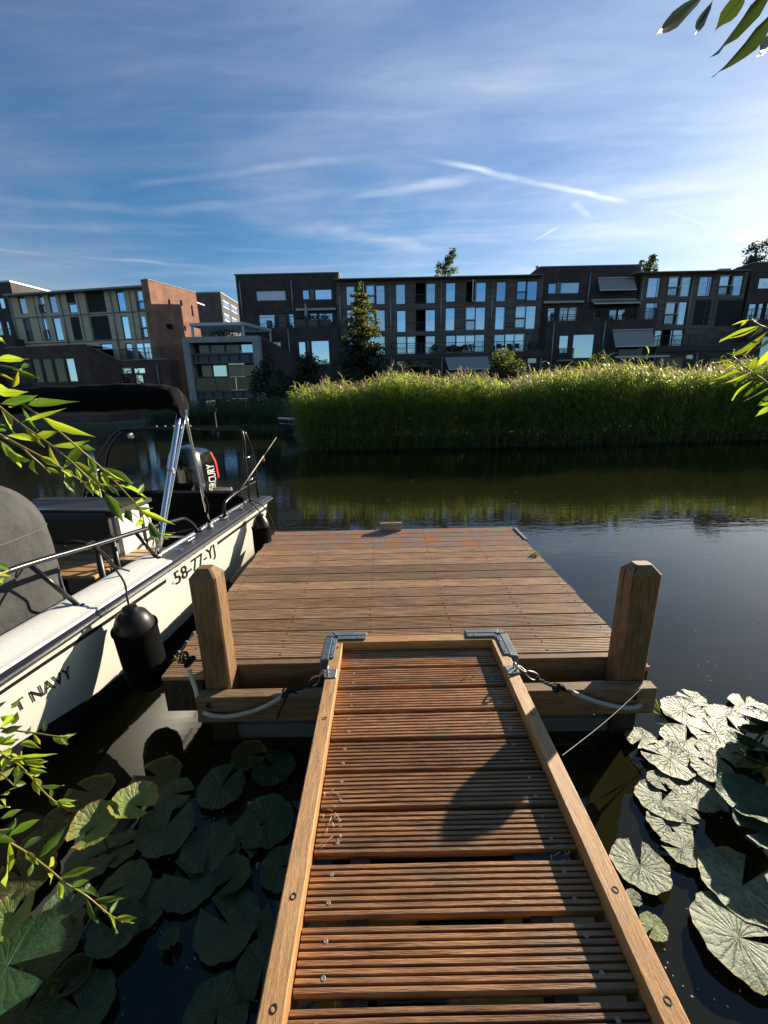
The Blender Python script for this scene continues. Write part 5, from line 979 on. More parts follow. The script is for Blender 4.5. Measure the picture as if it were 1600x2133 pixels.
# ------------------------------------------------------------------ trees and shrubs
def leaf_cloud(rg, blobs, n, size, flat=0.5):
    V = []; Fq = []; vol = np.array([b[3] * b[4] * b[5] for b in blobs]) ** 0.75; vol = vol / vol.sum()
    for bi, b in enumerate(blobs):
        for _ in range(int(n * vol[bi]) + 1):
            d = rg.normal(0, 1, 3); d /= np.linalg.norm(d); r_ = rg.random() ** 0.40; r_ *= 1 + 0.22 * mnoise.noise(Vector((d * 2.2 + bi * 3.1).tolist()))
            c = np.array(b[:3]) + d * r_ * np.array(b[3:6]); s = size * rg.uniform(0.6, 1.35); a = rg.normal(0, 1, 3); a[2] *= flat; a /= np.linalg.norm(a); q = np.cross(a, rg.normal(0, 1, 3)); q /= np.linalg.norm(q)
            k = len(V); V += [c - a * s, c + q * s * 0.5, c + a * s, c - q * s * 0.5]; Fq.append((k, k + 1, k + 2, k + 3))
    return V, Fq
def tree(name, label, base, trunk_h, trunk_r, blobs, n, size, m, seed, cat='tree', group=None, limbs=True, toplit=None):
    rg = np.random.default_rng(seed); t = thing(name, base, label, cat, group); bx, by, bz = base
    tk = MB(); top = Vector((bx + rg.normal(0, 0.1), by, bz + trunk_h)); tk.tube([Vector(base), Vector(base).lerp(top, 0.5) + Vector((rg.normal(0, 0.06), 0, 0)), top], [trunk_r, trunk_r * 0.7, trunk_r * 0.25], 8)
    ws = [(bx + b[0], by + b[1], bz + b[2], b[3], b[4], b[5]) for b in blobs]
    if limbs:
        for b in ws[2::3][:90]:
            zt = min(b[2] - 0.15 * b[5], bz + trunk_h); st = Vector(base).lerp(top, max(0.12, min(0.95, (zt - bz) / trunk_h - 0.06))); e = Vector(b[:3]); tk.tube([st, st.lerp(e, 0.55) + Vector((0, 0, 0.08)), e], [trunk_r * 0.32, trunk_r * 0.2, trunk_r * 0.06], 5)
    tk.build('trunk', 'bark', t, smooth=True)
    V, Fq = leaf_cloud(rg, ws, n, size); fast_obj('crown', V, Fq, [m] + ([toplit] if toplit else []), [0] * len(Fq) if not toplit else [(1 if (V[f[0]][2] - bz) > trunk_h * 0.62 else 0) for f in Fq], loc=base, parent=t)  # upper crown takes the sunlit leaf colour, the rest the darker one
    return t
# young conical tree in front of the centre house: open whorls above, dense below
rt = random.Random(2); bl = []
Y0 = 30.0; base = aty(757, 812, Y0); topz = aty(757, 588, Y0).z; H_ = topz - 0.4
z = 0.8; lev = 0
while z < H_ - 0.35:
    f = z / H_; ln = (2.35 * (1 - f) ** 0.75 + 0.22); nb_ = 5 if f < 0.55 else 4
    for q in range(nb_):
        a = lev * 1.1 + q * 2 * math.pi / nb_ + rt.uniform(-0.35, 0.35); l = ln * rt.uniform(0.6, 1.1)
        for e in ((0.35, 0.62, 0.92) if f < 0.6 else (0.3, 0.58, 0.85, 1.0)):
            sz = interp(f, [0, 0.4, 0.62, 0.8, 1], [0.56, 0.52, 0.40, 0.27, 0.2]) * (1.15 - 0.45 * e) * rt.uniform(0.8, 1.25)
            bl.append((math.cos(a) * l * e, math.sin(a) * l * e, z + 0.10 * l * math.sin(e * 3) + rt.uniform(-0.06, 0.06), sz * 1.25, sz * 1.25, sz * (0.8 if f < 0.55 else 0.62)))
    z += (0.40 if f < 0.55 else 0.52) * rt.uniform(0.85, 1.15); lev += 1
bl.append((0, 0, H_ - 0.2, 0.14, 0.14, 0.4))
tree('conical_tree', 'young conical tree with top coloured a sunlit yellow-green standing before the centre house', (base.x, Y0, 0.4), H_, 0.14, bl, 22000, 0.105, 'tree_leaf_deep', 3, toplit='tree_leaf_toplit')
def bush(label, px, py_top, py_bot, wpx, Y, m, seed, n=2600, size=0.12, group=None, cat='shrub', name='garden_shrub'):
    c0, c1 = aty(px, py_top, Y), aty(px, py_bot, Y); w = wpx * depth(c0) / FPX / 2; h = c0.z - 0.4; rd = random.Random(seed); bb = []
    for k in range(13):
        a = rd.uniform(0, 6.28); f = rd.uniform(0.15, 0.85); l = w * rd.uniform(0.2, 0.72) * (1 - 0.45 * f); bb.append((math.cos(a) * l, math.sin(a) * l, h * f, w * rd.uniform(0.28, 0.45), w * rd.uniform(0.28, 0.45), h * rd.uniform(0.13, 0.22)))
    return tree(name, label, (c1.x, Y, 0.4), h * 0.8, 0.09, bb, n, size, m, seed, cat, group)
SG = 'shrubs in the far gardens'
bush('rounded green shrub in front of the centre house awning', 1052, 716, 790, 105, 27, 'tree_leaf', 31, group=SG)
bush('low olive shrub behind the reeds below the large fixed window', 1228, 738, 790, 100, 25, 'tree_leaf', 32, group=SG)
bush('tall dark shrub beside the concrete frame house', 572, 728, 850, 110, 31, 'tree_leaf_deep', 33, n=4200, group=SG)
bush('dark shrub between the concrete house shrub and the conical tree', 650, 738, 840, 130, 32, 'tree_leaf_deep', 34, n=4200, group=SG)
bush('dark shrub at the left behind the boat canopy', 30, 735, 850, 110, 38, 'tree_leaf_deep', 35, group=SG)
bush('small bright shrub on the bank below the sunlit brick wall', 425, 868, 890, 40, 29.2, 'tree_leaf', 36, n=900, group=SG)
bush('dark bushy tree behind the right end of the reeds', 1585, 690, 800, 190, 24, 'tree_leaf_deep', 37, n=5000, size=0.14, group=SG, cat='tree', name='bushy_tree')
# the willows on the near bank whose twigs hang into the picture
def willow(label, x, y, seed, h=8.0, w=3.0):
    rd = random.Random(seed); bb = []
    for k in range(26):
        a = rd.uniform(0, 6.28); f = rd.uniform(0.25, 0.95); l = w * rd.uniform(0.2, 0.85); bb.append((math.cos(a) * l, math.sin(a) * l * 0.8, h * f, w * 0.36, w * 0.34, h * 0.12))
    return tree('willow_tree', label, (x, y, 0.5), h * 0.7, 0.3, bb, 9000, 0.16, 'willow_leaf_dark', seed, 'tree', 'willows on the near bank')
willow('willow on the near bank left of the gangway', -4.0, -4.2, 61, 8.5, 3.4); willow('willow on the near bank right of the gangway', 3.6, -4.6, 62, 8.5, 3.4); willow('willow farther along the near bank at the left', -12.0, -6.0, 63, 9, 4.0); willow('willow farther along the near bank at the right', 11.5, -6.5, 64, 9, 4.0)
def far_tree(label, px, top, bot, wpx, Y, seed, m='tree_leaf', n=1500):
    c0, c1 = aty(px, top, Y), aty(px, bot, Y); h = c0.z - 0.5; w = wpx * depth(c0) / FPX / 2; rd = random.Random(seed); bb = []; hv = c0.z - c1.z
    for k in range(24):
        f = k / 23; a = rd.uniform(0, 6.28); l = w * rd.uniform(0.1, 0.8); bb.append((math.cos(a) * l * (1.2 - 0.5 * f), math.sin(a) * l, h - hv * (1.25 - 1.2 * f), w * rd.uniform(0.16, 0.34), w * rd.uniform(0.2, 0.36), hv * rd.uniform(0.12, 0.24)))
    return tree('tall_tree', label, (c0.x, Y, 0.5), h - hv * 0.15, 0.22, bb, n, 0.17, m, seed, 'tree', 'tree tops above the roofs')
far_tree('tree top rising above the roof of the centre house', 930, 524, 585, 58, 64, 41, 'tree_leaf', 1500)
far_tree('small tree top above the roof edge between the two right houses', 1356, 534, 570, 46, 64, 42, 'tree_leaf', 900)
far_tree('broad dark tree top above the far right roof', 1580, 508, 560, 110, 66, 43, 'tree_leaf_deep', 2200)

# small dark open boat half hidden by the reeds
bs = thing('rowing_boat', aty(600, 900, 23.0), 'dark blue open boat with pale rim, half hidden behind the left end of the reeds', 'boat')
bx, by = aty(581, 880, 22.0).x, 22.0
def rb_(u, v, inn=0.0):
    L_ = 4.2; hw = 0.82 * math.sin(min(1, u * 1.25 + 0.04) * math.pi / 2) ** 0.8 * (1 - inn); s = (v - 0.5) * 2; w = math.copysign(abs(s) ** 0.7, s) * hw; z = 0.10 + (0.62 + 0.22 * (1 - u) ** 2) * (abs(s) ** 2.2); return Vector((bx + u * L_ * 0.93 + 0.35 * (1 - abs(s)) * (1 - u), by + w + u * L_ * 0.36, z - 0.06 + inn * 0.1))
M['rowboat'] = mat('rowboat', (0.012, 0.014, 0.03), 0.35)
MB().grid(rb_, 16, 14).build('hull', 'rowboat', bs, smooth=True)
for v in (0, 1): MB().tube([rb_(k / 16, v) for k in range(17)], 0.045, 6).build('rim', 'plaster', bs, smooth=True)
for v in (0.06, 0.94): MB().tube([rb_(k / 16, v) - Vector((0, 0, 0.05)) for k in range(17)], 0.02, 5).build('rub_band', 'rub_silver', bs, smooth=True)
for u in (0.3, 0.6): a, b = rb_(u, 0.08), rb_(u, 0.92); MB().bar(a, b, 0.25, 0.04).build('thwart', 'teak', bs)

# ------------------------------------------------------------------ the far houses
class Fac:
    def __init__(s, p0, d):
        s.p0 = Vector((p0[0], p0[1])); s.d = Vector(d).normalized(); s.n = Vector((s.d.y, -s.d.x))
    def uz(s, px, py, out=0.0):
        r_ = ray(px, py); o = s.p0 + s.n * out; r2 = Vector((r_.x, r_.y)); t = (o - Vector((CAM.x, CAM.y))).dot(s.n) / r2.dot(s.n); p = CAM + r_ * t
        return (Vector((p.x, p.y)) - s.p0).dot(s.d), p.z
    def pt(s, u, z, out=0.0): q = s.p0 + s.d * u + s.n * out; return Vector((q.x, q.y, z))
    def box(s, mb, u0, u1, z0, z1, o0, o1): return mb.hexa([s.pt(u0, z0, o1), s.pt(u1, z0, o1), s.pt(u1, z0, o0), s.pt(u0, z0, o0), s.pt(u0, z1, o1), s.pt(u1, z1, o1), s.pt(u1, z1, o0), s.pt(u0, z1, o0)])
    def rect(s, r_, out=0.0): (u0, z1), (u1, z0) = s.uz(r_[0], r_[1], out), s.uz(r_[2], r_[3], out); return (min(u0, u1), max(u0, u1), min(z0, z1), max(z0, z1))
def wall(f, name, m, parent, u0, u1, z0, z1, out, holes, deep=0.22):
    us = sorted({u0, u1} | {min(u1, max(u0, v)) for h in holes for v in h[:2]}); zs = sorted({z0, z1} | {min(z1, max(z0, v)) for h in holes for v in h[2:4]}); mb = MB()
    for a, b in zip(us[:-1], us[1:]):
        for c, d in zip(zs[:-1], zs[1:]):
            mu, mz = (a + b) / 2, (c + d) / 2
            if any(h[0] < mu < h[1] and h[2] < mz < h[3] for h in holes): continue
            mb.quad(f.pt(a, c, out), f.pt(b, c, out), f.pt(b, d, out), f.pt(a, d, out))
    for h in holes:
        a, b, c, d = h[:4]; o = out - deep
        mb.quad(f.pt(a, c, out), f.pt(b, c, out), f.pt(b, c, o), f.pt(a, c, o)); mb.quad(f.pt(a, d, out), f.pt(b, d, out), f.pt(b, d, o), f.pt(a, d, o)); mb.quad(f.pt(a, c, out), f.pt(a, d, out), f.pt(a, d, o), f.pt(a, c, o)); mb.quad(f.pt(b, c, out), f.pt(b, d, out), f.pt(b, d, o), f.pt(b, c, o))
    return mb.build(name, m, parent, fix=False)
def window(f, parent, h, out, kind):
    a, b, c, d = h[:4]; e = 0.006; fr = 0.07; fm = 'frame_grey'; split = False; name = 'window'
    gm = dict(glass='glass_blue', mid='glass_mid', curtain='glass_curtain', pink='glass_pink', cream='glass_cream', dark='glass_dark', white='glass_blue', whitec='glass_curtain', blind='blind_dark', double='glass_blue').get(kind, 'glass_blue')
    if kind in ('white', 'whitec', 'double'): fm = 'frame_white'; fr = 0.10
    mb = MB(); o0, o1 = out - 0.16, out - 0.07
    if kind == 'open':
        mb2 = MB(); q = out - 1.6
        for P in ((f.pt(a, c, q), f.pt(b, c, q), f.pt(b, d, q), f.pt(a, d, q)), (f.pt(a, c, out - 0.22), f.pt(a, d, out - 0.22), f.pt(a, d, q), f.pt(a, c, q)), (f.pt(b, c, out - 0.22), f.pt(b, d, out - 0.22), f.pt(b, d, q), f.pt(b, c, q)), (f.pt(a, c, out - 0.22), f.pt(b, c, out - 0.22), f.pt(b, c, q), f.pt(a, c, q)), (f.pt(a, d, out - 0.22), f.pt(b, d, out - 0.22), f.pt(b, d, q), f.pt(a, d, q))): mb2.quad(*P)
        return mb2.build('open_doorway', 'interior', parent, fix=False)
    f.box(mb, a + e, a + fr, c + e, d - e, o0, o1); f.box(mb, b - fr, b - e, c + e, d - e, o0, o1); f.box(mb, a + fr, b - fr, c + e, c + fr, o0, o1); f.box(mb, a + fr, b - fr, d - fr, d - e, o0, o1)
    if kind == 'double': f.box(mb, (a + b) / 2 - 0.07, (a + b) / 2 + 0.07, c + fr, d - fr, o0, o1)
    if kind in ('white', 'whitec'): f.box(mb, a + fr, b - fr, c + (d - c) * 0.47, c + (d - c) * 0.47 + 0.07, o0, o1)
    w = mb.build(name, fm, parent)
    po = out - 0.125 if kind != 'blind' else out - 0.05
    pn = MB().quad(f.pt(a + (fr if kind != 'blind' else e), c + fr, po), f.pt(b - (fr if kind != 'blind' else e), c + fr, po), f.pt(b - (fr if kind != 'blind' else e), d - fr, po), f.pt(a + (fr if kind != 'blind' else e), d - fr, po))
    pn.build('pane' if kind != 'blind' else 'roller_blind', gm, w, loc=f.pt((a + b) / 2, c, po), fix=False)
    return w
def railing(f, parent, u0, u1, zb, zt, out, step=0.125, m='rail_black', ends=0.0):
    mb = MB(); f.box(mb, u0, u1, zt - 0.05, zt, out - 0.03, out + 0.03); f.box(mb, u0, u1, zb + 0.08, zb + 0.12, out - 0.015, out + 0.015); n = max(2, int((u1 - u0) / step))
    for k in range(n + 1):
        u = u0 + (u1 - u0) * k / n; w = 0.028 if k % 12 == 0 else 0.010; f.box(mb, u - w, u + w, zb, zt - 0.05, out - w, out + w)
    if ends:
        for u in (u0, u1):
            f.box(mb, u - 0.03, u + 0.03, zt - 0.05, zt, out - ends, out - 0.031)
            for k in range(1, int(ends / step)): f.box(mb, u - 0.01, u + 0.01, zb, zt - 0.05, out - k * step - 0.01, out - k * step + 0.01)
    return mb.build('railing', m, parent)
def pipe(f, parent, p0, p1, out, r_=0.06, m='zinc'):
    (u0, z0), (u1, z1) = f.uz(*p0, out), f.uz(*p1, out); u = (u0 + u1) / 2; return MB().tube([f.pt(u, z0, out + r_ + 0.03), f.pt(u, z1, out + r_ + 0.03)], r_, 8).build('downpipe', m, parent, smooth=True)
def windows(f, parent, lst, out, wname, wm, u0, u1, z0, z1, deep=0.22):
    holes = [f.rect(r_[:4], out) + (r_[4],) for r_ in lst]
    w = wall(f, wname, wm, parent, u0, u1, z0, z1, out, holes, deep)
    for h in holes: window(f, parent, h, out, h[4])
    return holes
def fbalc(f, parent, r_, out, frac=0.45):
    a, b, c, d = f.rect(r_, out); railing(f, parent, a - 0.02, b + 0.02, c, c + (d - c) * frac, out + 0.06, 0.12)
def awning(f, parent, tl, tr, bl_, br_, out, throw, m='awning'):
    (u0, z0), (u1, z1) = f.uz(*tl, out), f.uz(*tr, out); (u2, z2), (u3, z3) = f.uz(*bl_, out + throw), f.uz(*br_, out + throw); mb = MB(); zt = (z0 + z1) / 2; zb = (z2 + z3) / 2
    A, B, C_, D_ = f.pt(u0, zt, out + 0.05), f.pt(u1, zt, out + 0.05), f.pt(u3, zb, out + throw), f.pt(u2, zb, out + throw); dn = Vector((0, 0, -0.02)); mb.hexa([A + dn, B + dn, C_ + dn, D_ + dn, A, B, C_, D_])
    o = mb.build('awning', m, parent); MB().bar(D_, C_, 0.07, 0.09).build('awning_bar', 'frame_white', o); MB().bar(A + Vector((0, 0, 0.09)), B + Vector((0, 0, 0.09)), 0.16, 0.14).build('awning_cassette', 'zinc', o)
    for P, Q in ((A, D_), (B, C_)): MB().tube([P + Vector((0, 0, -0.25)), (P + Q) / 2 + Vector((0, 0, -0.35)), Q + Vector((0, 0, -0.06))], 0.03, 6).build('awning_arm', 'frame_grey', o)
    return o
def shell(f, name, m, parent, u0, u1, z0, z1, o_front, o_back, front=False):
    # side walls, back and roof behind a facade
    mb = MB(); P = f.pt; a, b = o_front, o_back
    mb.quad(P(u0, z0, a), P(u0, z1, a), P(u0, z1, b), P(u0, z0, b)); mb.quad(P(u1, z0, a), P(u1, z1, a), P(u1, z1, b), P(u1, z0, b)); mb.quad(P(u0, z0, b), P(u1, z0, b), P(u1, z1, b), P(u0, z1, b)); mb.quad(P(u0, z1, a), P(u1, z1, a), P(u1, z1, b), P(u0, z1, b))
    if front: mb.quad(P(u0, z0, a), P(u1, z0, a), P(u1, z1, a), P(u0, z1, a))
    return mb.build(name, m, parent, fix=False)
def mullions(f, parent, xs, ytop, ybot, out, m='frame_grey', w=0.05):
    for x in xs: (u, z1), (u2, z0) = f.uz(x, ytop, out), f.uz(x, ybot, out); f.box(MB(), u - w / 2, u + w / 2, z0, z1, out + 0.004, out + 0.05).build('trim_strip', m, parent)
def band(f, parent, name, m, r_, out, t0, t1):
    a, b, c, d = f.rect(r_, out + t1); mb = MB(); f.box(mb, a, b, c, d, out + t0, out + t1); return mb.build(name, m, parent)
CF = Fac((0, 48.0), (1, 0)); GZ = 0.45
def U(f, px, py, out=0): return f.uz(px, py, out)[0]
def Zf(f, px, py, out=0): return f.uz(px, py, out)[1]

# ---- centre row clad in dark boards
F = thing('timber_clad_house', (6, 48, GZ), 'dark board-clad row of houses with tall sky-blue windows in the centre', 'house')
u0, u1 = U(CF, 700, 600), U(CF, 1131, 600); ztop = Zf(CF, 919, 580)
lst = [(720, 595, 740, 636, 'curtain'), (762, 593, 781, 634, 'white'), (782.5, 593, 802.5, 634, 'curtain'), (824, 591, 845, 634, 'curtain'), (866, 589, 886, 632, 'open'), (887.5, 589, 907.5, 632, 'curtain'), (929, 588, 949, 629, 'glass'), (972, 587, 991, 629, 'open'), (992, 587, 1012.5, 629, 'glass'), (1035, 586, 1055, 628, 'mid'), (1078, 584.5, 1097, 625.5, 'mid'), (1097.5, 584.5, 1119, 626, 'mid'),
       (722, 645, 741, 687, 'glass'), (764, 645, 781, 687, 'white'), (782.5, 645, 803, 690, 'curtain'), (826, 646, 846, 692, 'glass'), (867, 645.5, 885.5, 690, 'open'), (886, 644.5, 907, 690.5, 'glass'), (928, 640.5, 948, 689, 'glass'), (970.5, 639, 990, 689, 'white'), (990.5, 639, 1010.5, 687.5, 'glass'), (1032.5, 638, 1052, 687, 'glass'), (1074, 637, 1094, 684, 'white'), (1096, 636, 1115, 685.5, 'glass'),
       (826, 700, 847, 738, 'curtain'), (847.5, 700, 866, 738, 'white'), (867, 699, 885.5, 738, 'open'), (886, 699, 907, 737, 'curtain'), (929, 698, 949, 736, 'mid'), (950, 697.5, 989, 735, 'double'), (989.5, 696, 1009, 734, 'mid'), (1030, 696, 1051, 733, 'mid'), (1052, 695, 1091, 733, 'double'), (1096, 695, 1108, 732, 'dark'), (724, 700, 745, 740, 'mid'), (765, 700, 803, 740, 'curtain')]
windows(CF, F, lst, 0, 'wall', 'cladding_dark', u0, u1, GZ, ztop)
shell(CF, 'rear_walls', 'brick_dark', F, u0, u1, GZ, ztop, -0.01, -10)
zs = Zf(CF, 919, 736, 2.0); zs2 = Zf(CF, 919, 748, 2.0); ug0, ug1 = U(CF, 700, 740, 2), U(CF, 1133, 740, 2)
tmb = MB(); CF.box(tmb, ug0, ug1, zs2, zs, 0.004, 2.15); tmb.build('terrace_slab', 'brick_dark', F)
gl = [(827, 751, 844.5, 762, 'cream'), (846, 751, 878, 762, 'dark'), (880, 750, 903, 762, 'dark'), (827, 765, 852, 812, 'dark'), (854, 765, 877, 812, 'open'), (879, 764, 902, 812, 'dark'), (930, 750, 1015, 812, 'dark'), (1099, 745, 1119, 757, 'cream'), (1030, 750, 1080, 790, 'dark'), (725, 752, 800, 800, 'dark')]
windows(CF, F, gl, 2.0, 'ground_floor_wall', 'brick_dark', ug0, ug1, GZ, zs2 - 0.004)
shell(CF, 'ground_floor_sides', 'brick_dark', F, ug0, ug1, GZ, zs2 - 0.006, 1.99, 0.01)
railing(CF, F, U(CF, 815, 715, 2), U(CF, 1131, 715, 2), zs + 0.004, zs + 1.05, 2.08, 0.13, ends=1.9)
railing(CF, F, U(CF, 702, 715, 2), U(CF, 812, 715, 2), zs + 0.004, zs + 1.05, 2.08, 0.13)
e0, e1 = U(CF, 696, 585, .9), U(CF, 1134, 575, .9); zf = Zf(CF, 919, 577, 0.9); fb_ = MB(); CF.box(fb_, e0, e1, ztop - 0.004, zf, -10.2, 0.9); fb_.build('flat_roof', 'fascia', F)
for k, (x, ya, yb) in enumerate(((709, 588, 705), (814, 588, 730), (918.5, 586, 705), (1024, 583, 700))): pipe(CF, F, (x, ya), (x, yb), 0.0)
for r_ in ((866, 589, 886, 632), (972, 587, 991, 629), (1078, 584.5, 1097, 625.5), (867, 645.5, 885.5, 690), (970.5, 639, 990, 689), (1074, 637, 1094, 684), (762, 593, 781, 634)): fbalc(CF, F, r_, 0)
for y in (638, 694):
    z = Zf(CF, 919, y); mb = MB(); CF.box(mb, u0, u1, z - 0.05, z + 0.05, 0.004, 0.045); mb.build('floor_band', 'slate_panel', F)
mullions(CF, F, (845.6, 865.5, 949.6, 971.5, 1055.6, 1077.5, 741, 761), 586, 694, 0.0)
# open door leaf
r_ = CF.rect((972, 587, 991, 629)); mb = MB(); P, Q = CF.pt(r_[1] - 0.08, r_[2], 0.05), CF.pt(r_[1] - 0.5, r_[2], 0.75); up = Vector((0, 0, r_[3] - r_[2]))
for A_, B_ in ((P, P + up), (Q, Q + up), (P, Q), (P + up, Q + up)): mb.bar(A_, B_, 0.09, 0.09, (0, 1, 0.1))
dl = mb.build('door_leaf', 'frame_white', F); MB().quad(P, Q, Q + up, P + up).build('pane', 'glass_dark', dl, fix=False)
awning(CF, F, (926, 743), (1016, 741), (935, 770), (1022, 768), 2.0, 1.9, 'awning_grey')
for (x, w_, h_) in ((1022, 7, 5.5), (1043, 9, 6)): a, b, c, d = CF.rect((x - w_, 566, x + w_, 573), -2); mb = MB(); CF.box(mb, a, b, zf + 0.002, zf + 0.5, -3.2, -2); ob = mb.build('roof_box', 'zinc', F, bevel=0.03)
for (x, y) in ((815, 742), (921, 742), (1127, 745)):
    u, z = CF.uz(x, y, 2.0); MB().tube([CF.pt(u, z, 2.1), CF.pt(u, GZ, 2.1)], 0.06, 8).build('downpipe', 'zinc', F, smooth=True)
# terrace pots and furniture, each a thing of its own
def pot_plant(px, py, out, h, w, label, m='tree_leaf', zbase=None):
    u, z = CF.uz(px, py, out); zb = zbase; p = CF.pt(u, zb, out); t = thing('potted_plant', p, label, 'plant', 'potted plants on the far terraces')
    MB().lathe([(0.12, 0), (0.17, 0.28), (0.15, 0.3)], p, 10).build('pot', 'terrace_stuff', t, smooth='auto'); rg = np.random.default_rng(int(px)); V, Fq = leaf_cloud(rg, [(p.x, p.y, p.z + 0.3 + h * 0.5, w, w, h * 0.55)], 160, 0.09); fast_obj('foliage', V, Fq, [m], [0] * len(Fq), loc=p, parent=t)
pot_plant(953, 720, 0.9, 0.5, 0.22, 'first pot left on the centre terrace before the white doors', zbase=zs); pot_plant(961, 720, 0.9, 0.5, 0.22, 'second pot on the centre terrace before the white doors', zbase=zs); pot_plant(983, 715, 1.1, 0.75, 0.4, 'spiky palm pot on the centre terrace', zbase=zs); pot_plant(934, 725, 0.8, 0.6, 0.35, 'bushy pot at the left of the centre terrace', zbase=zs); pot_plant(905, 725, 1.2, 0.7, 0.4, 'leafy pot beside the open dark door on the terrace', zbase=zs); pot_plant(1122, 705, 1.0, 1.1, 0.3, 'tall flowering pot at the right end of the terrace', 'reed_plume', zbase=zs)
M['furn'] = mat('furn', (0.03, 0.03, 0.032), 0.6)
for k, px in enumerate((1040, 1062, 1078, 945, 970)):
    u, z = CF.uz(px, 725, 1.3); p = CF.pt(u, zs, 1.3); ch = thing('terrace_chair', p, 'dark terrace chair behind the centre railing, number %s from the left' % ('third', 'fourth', 'fifth', 'first', 'second')[k] if False else '%s dark chair from the left behind the centre terrace railing' % ('third', 'fourth', 'fifth', 'first', 'second')[k], 'chair', 'chairs on the centre terrace')
    MB().box(p + Vector((-0.25, -0.25, 0.42)), p + Vector((0.25, 0.25, 0.47))).build('seat', 'furn', ch); MB().box(p + Vector((-0.25, 0.2, 0.48)), p + Vector((0.25, 0.25, 0.9))).build('backrest', 'furn', ch)
    for dx in (-0.22, 0.22):
        for dy in (-0.22, 0.22): MB().box(p + Vector((dx - 0.02, dy - 0.02, 0)), p + Vector((dx + 0.02, dy + 0.02, 0.419))).build('leg', 'furn', ch)

# ---- dark brick house left of centre
E_ = thing('dark_brick_house', (-9, 48.4, GZ), 'dark brick house with wide upper window and cluttered balcony, left of the conical tree', 'house'); FE = Fac((0, 48.4), (1, 0))
u0, u1 = U(FE, 490, 620), U(FE, 706, 600); u0 = U(FE, 490, 575); ztop = Zf(FE, 600, 571)
lst = [(532, 605, 596.5, 626, 'cream'), (629, 603, 645, 624, 'mid'), (655, 602, 692, 624, 'glass'), (538, 655, 575, 684, 'curtain'), (578, 654, 598, 684, 'dark'), (584 + 16, 653, 614, 684, 'mid'), (641, 652, 662, 680, 'mid'), (664, 652, 694, 672, 'mid')]
windows(FE, E_, lst, 0, 'wall', 'brick_dark', u0, u1, GZ, ztop); shell(FE, 'rear_walls', 'brick_dark', E_, u0, u1, GZ, ztop, -0.01, -5.6)
mb = MB(); FE.box(mb, u0 - 0.08, u1 + 0.08, ztop + 0.002, ztop + 0.10, -5.7, 0.08); mb.build('roof_edge', 'fascia', E_)
zs = Zf(FE, 600, 682, 2.0); ua, ub = U(FE, 508, 690, 2), U(FE, 703, 690, 2)
gl = [(566.6, 711, 586, 724, 'cream'), (620.6, 711, 639, 752, 'glass'), (647, 709, 688, 759, 'glass')]
windows(FE, E_, gl, 2.0, 'ground_floor_wall', 'brick_dark', ua, ub, GZ, zs); shell(FE, 'terrace', 'brick_dark', E_, ua, ub, GZ, zs - 0.003, 1.99, 0.01)
railing(FE, E_, ua + 0.1, ub - 0.1, zs + 0.004, zs + 1.05, 1.92, 0.13, ends=1.8)
band(FE, E_, 'mullion_panel', 'weathered', (645.5, 602, 654.5, 625), 0, 0.004, 0.03); band(FE, E_, 'mullion_panel', 'weathered', (639.5, 710, 646.5, 759), 2.0, 0.004, 0.03); band(FE, E_, 'sun_screen_case', 'zinc', (616, 642.5, 699, 645.5), 0, 0.004, 0.35)
railing(FE, E_, U(FE, 616, 750, 2.6), U(FE, 642, 750, 2.6), Zf(FE, 630, 761, 2.6), Zf(FE, 630, 738, 2.6), 2.6, 0.11, ends=0.55)
mb = MB(); FE.box(mb, U(FE, 616, 762, 2.6), U(FE, 642, 762, 2.6), Zf(FE, 630, 764, 2.6), Zf(FE, 630, 761, 2.6) - 0.004, 2.004, 2.62); mb.build('balcony_slab', 'concrete', E_)
for a, b, o_ in (((502, 587), (504, 664), 0), ((609, 584), (609, 653), 0), ((601, 686), (605, 764), 2.0)): pipe(FE, E_, a, b, o_)
for k, (x, w_) in enumerate(((628, 10), (653, 9), (678, 10), (562, 4), (592, 5))):
    u, z = FE.uz(x, 680, 1.4); hw = w_ * 48 / FPX; p = FE.pt(u, zs, 1.4); o = thing('planter_box', p, '%s planter box from the left behind the brick house balcony railing' % ('third', 'fourth', 'last', 'first', 'second')[k], 'planter', 'planters on the brick house balcony')
    mb = MB()
    for q in range(4): mb.box(p + Vector((-hw, -0.3, 0.02 + q * 0.19)), p + Vector((hw, 0.3, 0.19 + q * 0.19)))
    mb.build('box', 'weathered', o)
    if k < 3: rg = np.random.default_rng(k + 70); V, Fq = leaf_cloud(rg, [(p.x, p.y, p.z + 1.0, hw, 0.3, 0.3)], 120, 0.1); fast_obj('foliage', V, Fq, ['tree_leaf_deep'], [0] * len(Fq), loc=p, parent=o)
u, z = FE.uz(638, 660, 1.0); p = FE.pt(u, zs, 1.0); o = thing('closed_parasol', p, 'closed pale parasol on the brick house balcony', 'parasol'); MB().tube([p, p + Vector((0, 0, 2.4))], 0.025, 6).build('pole', 'weathered', o); MB().lathe([(0.10, 0.9), (0.15, 1.1), (0.13, 1.9), (0.05, 2.4), (0.01, 2.5)], p, 10).build('canopy', 'parasol', o, smooth=True)

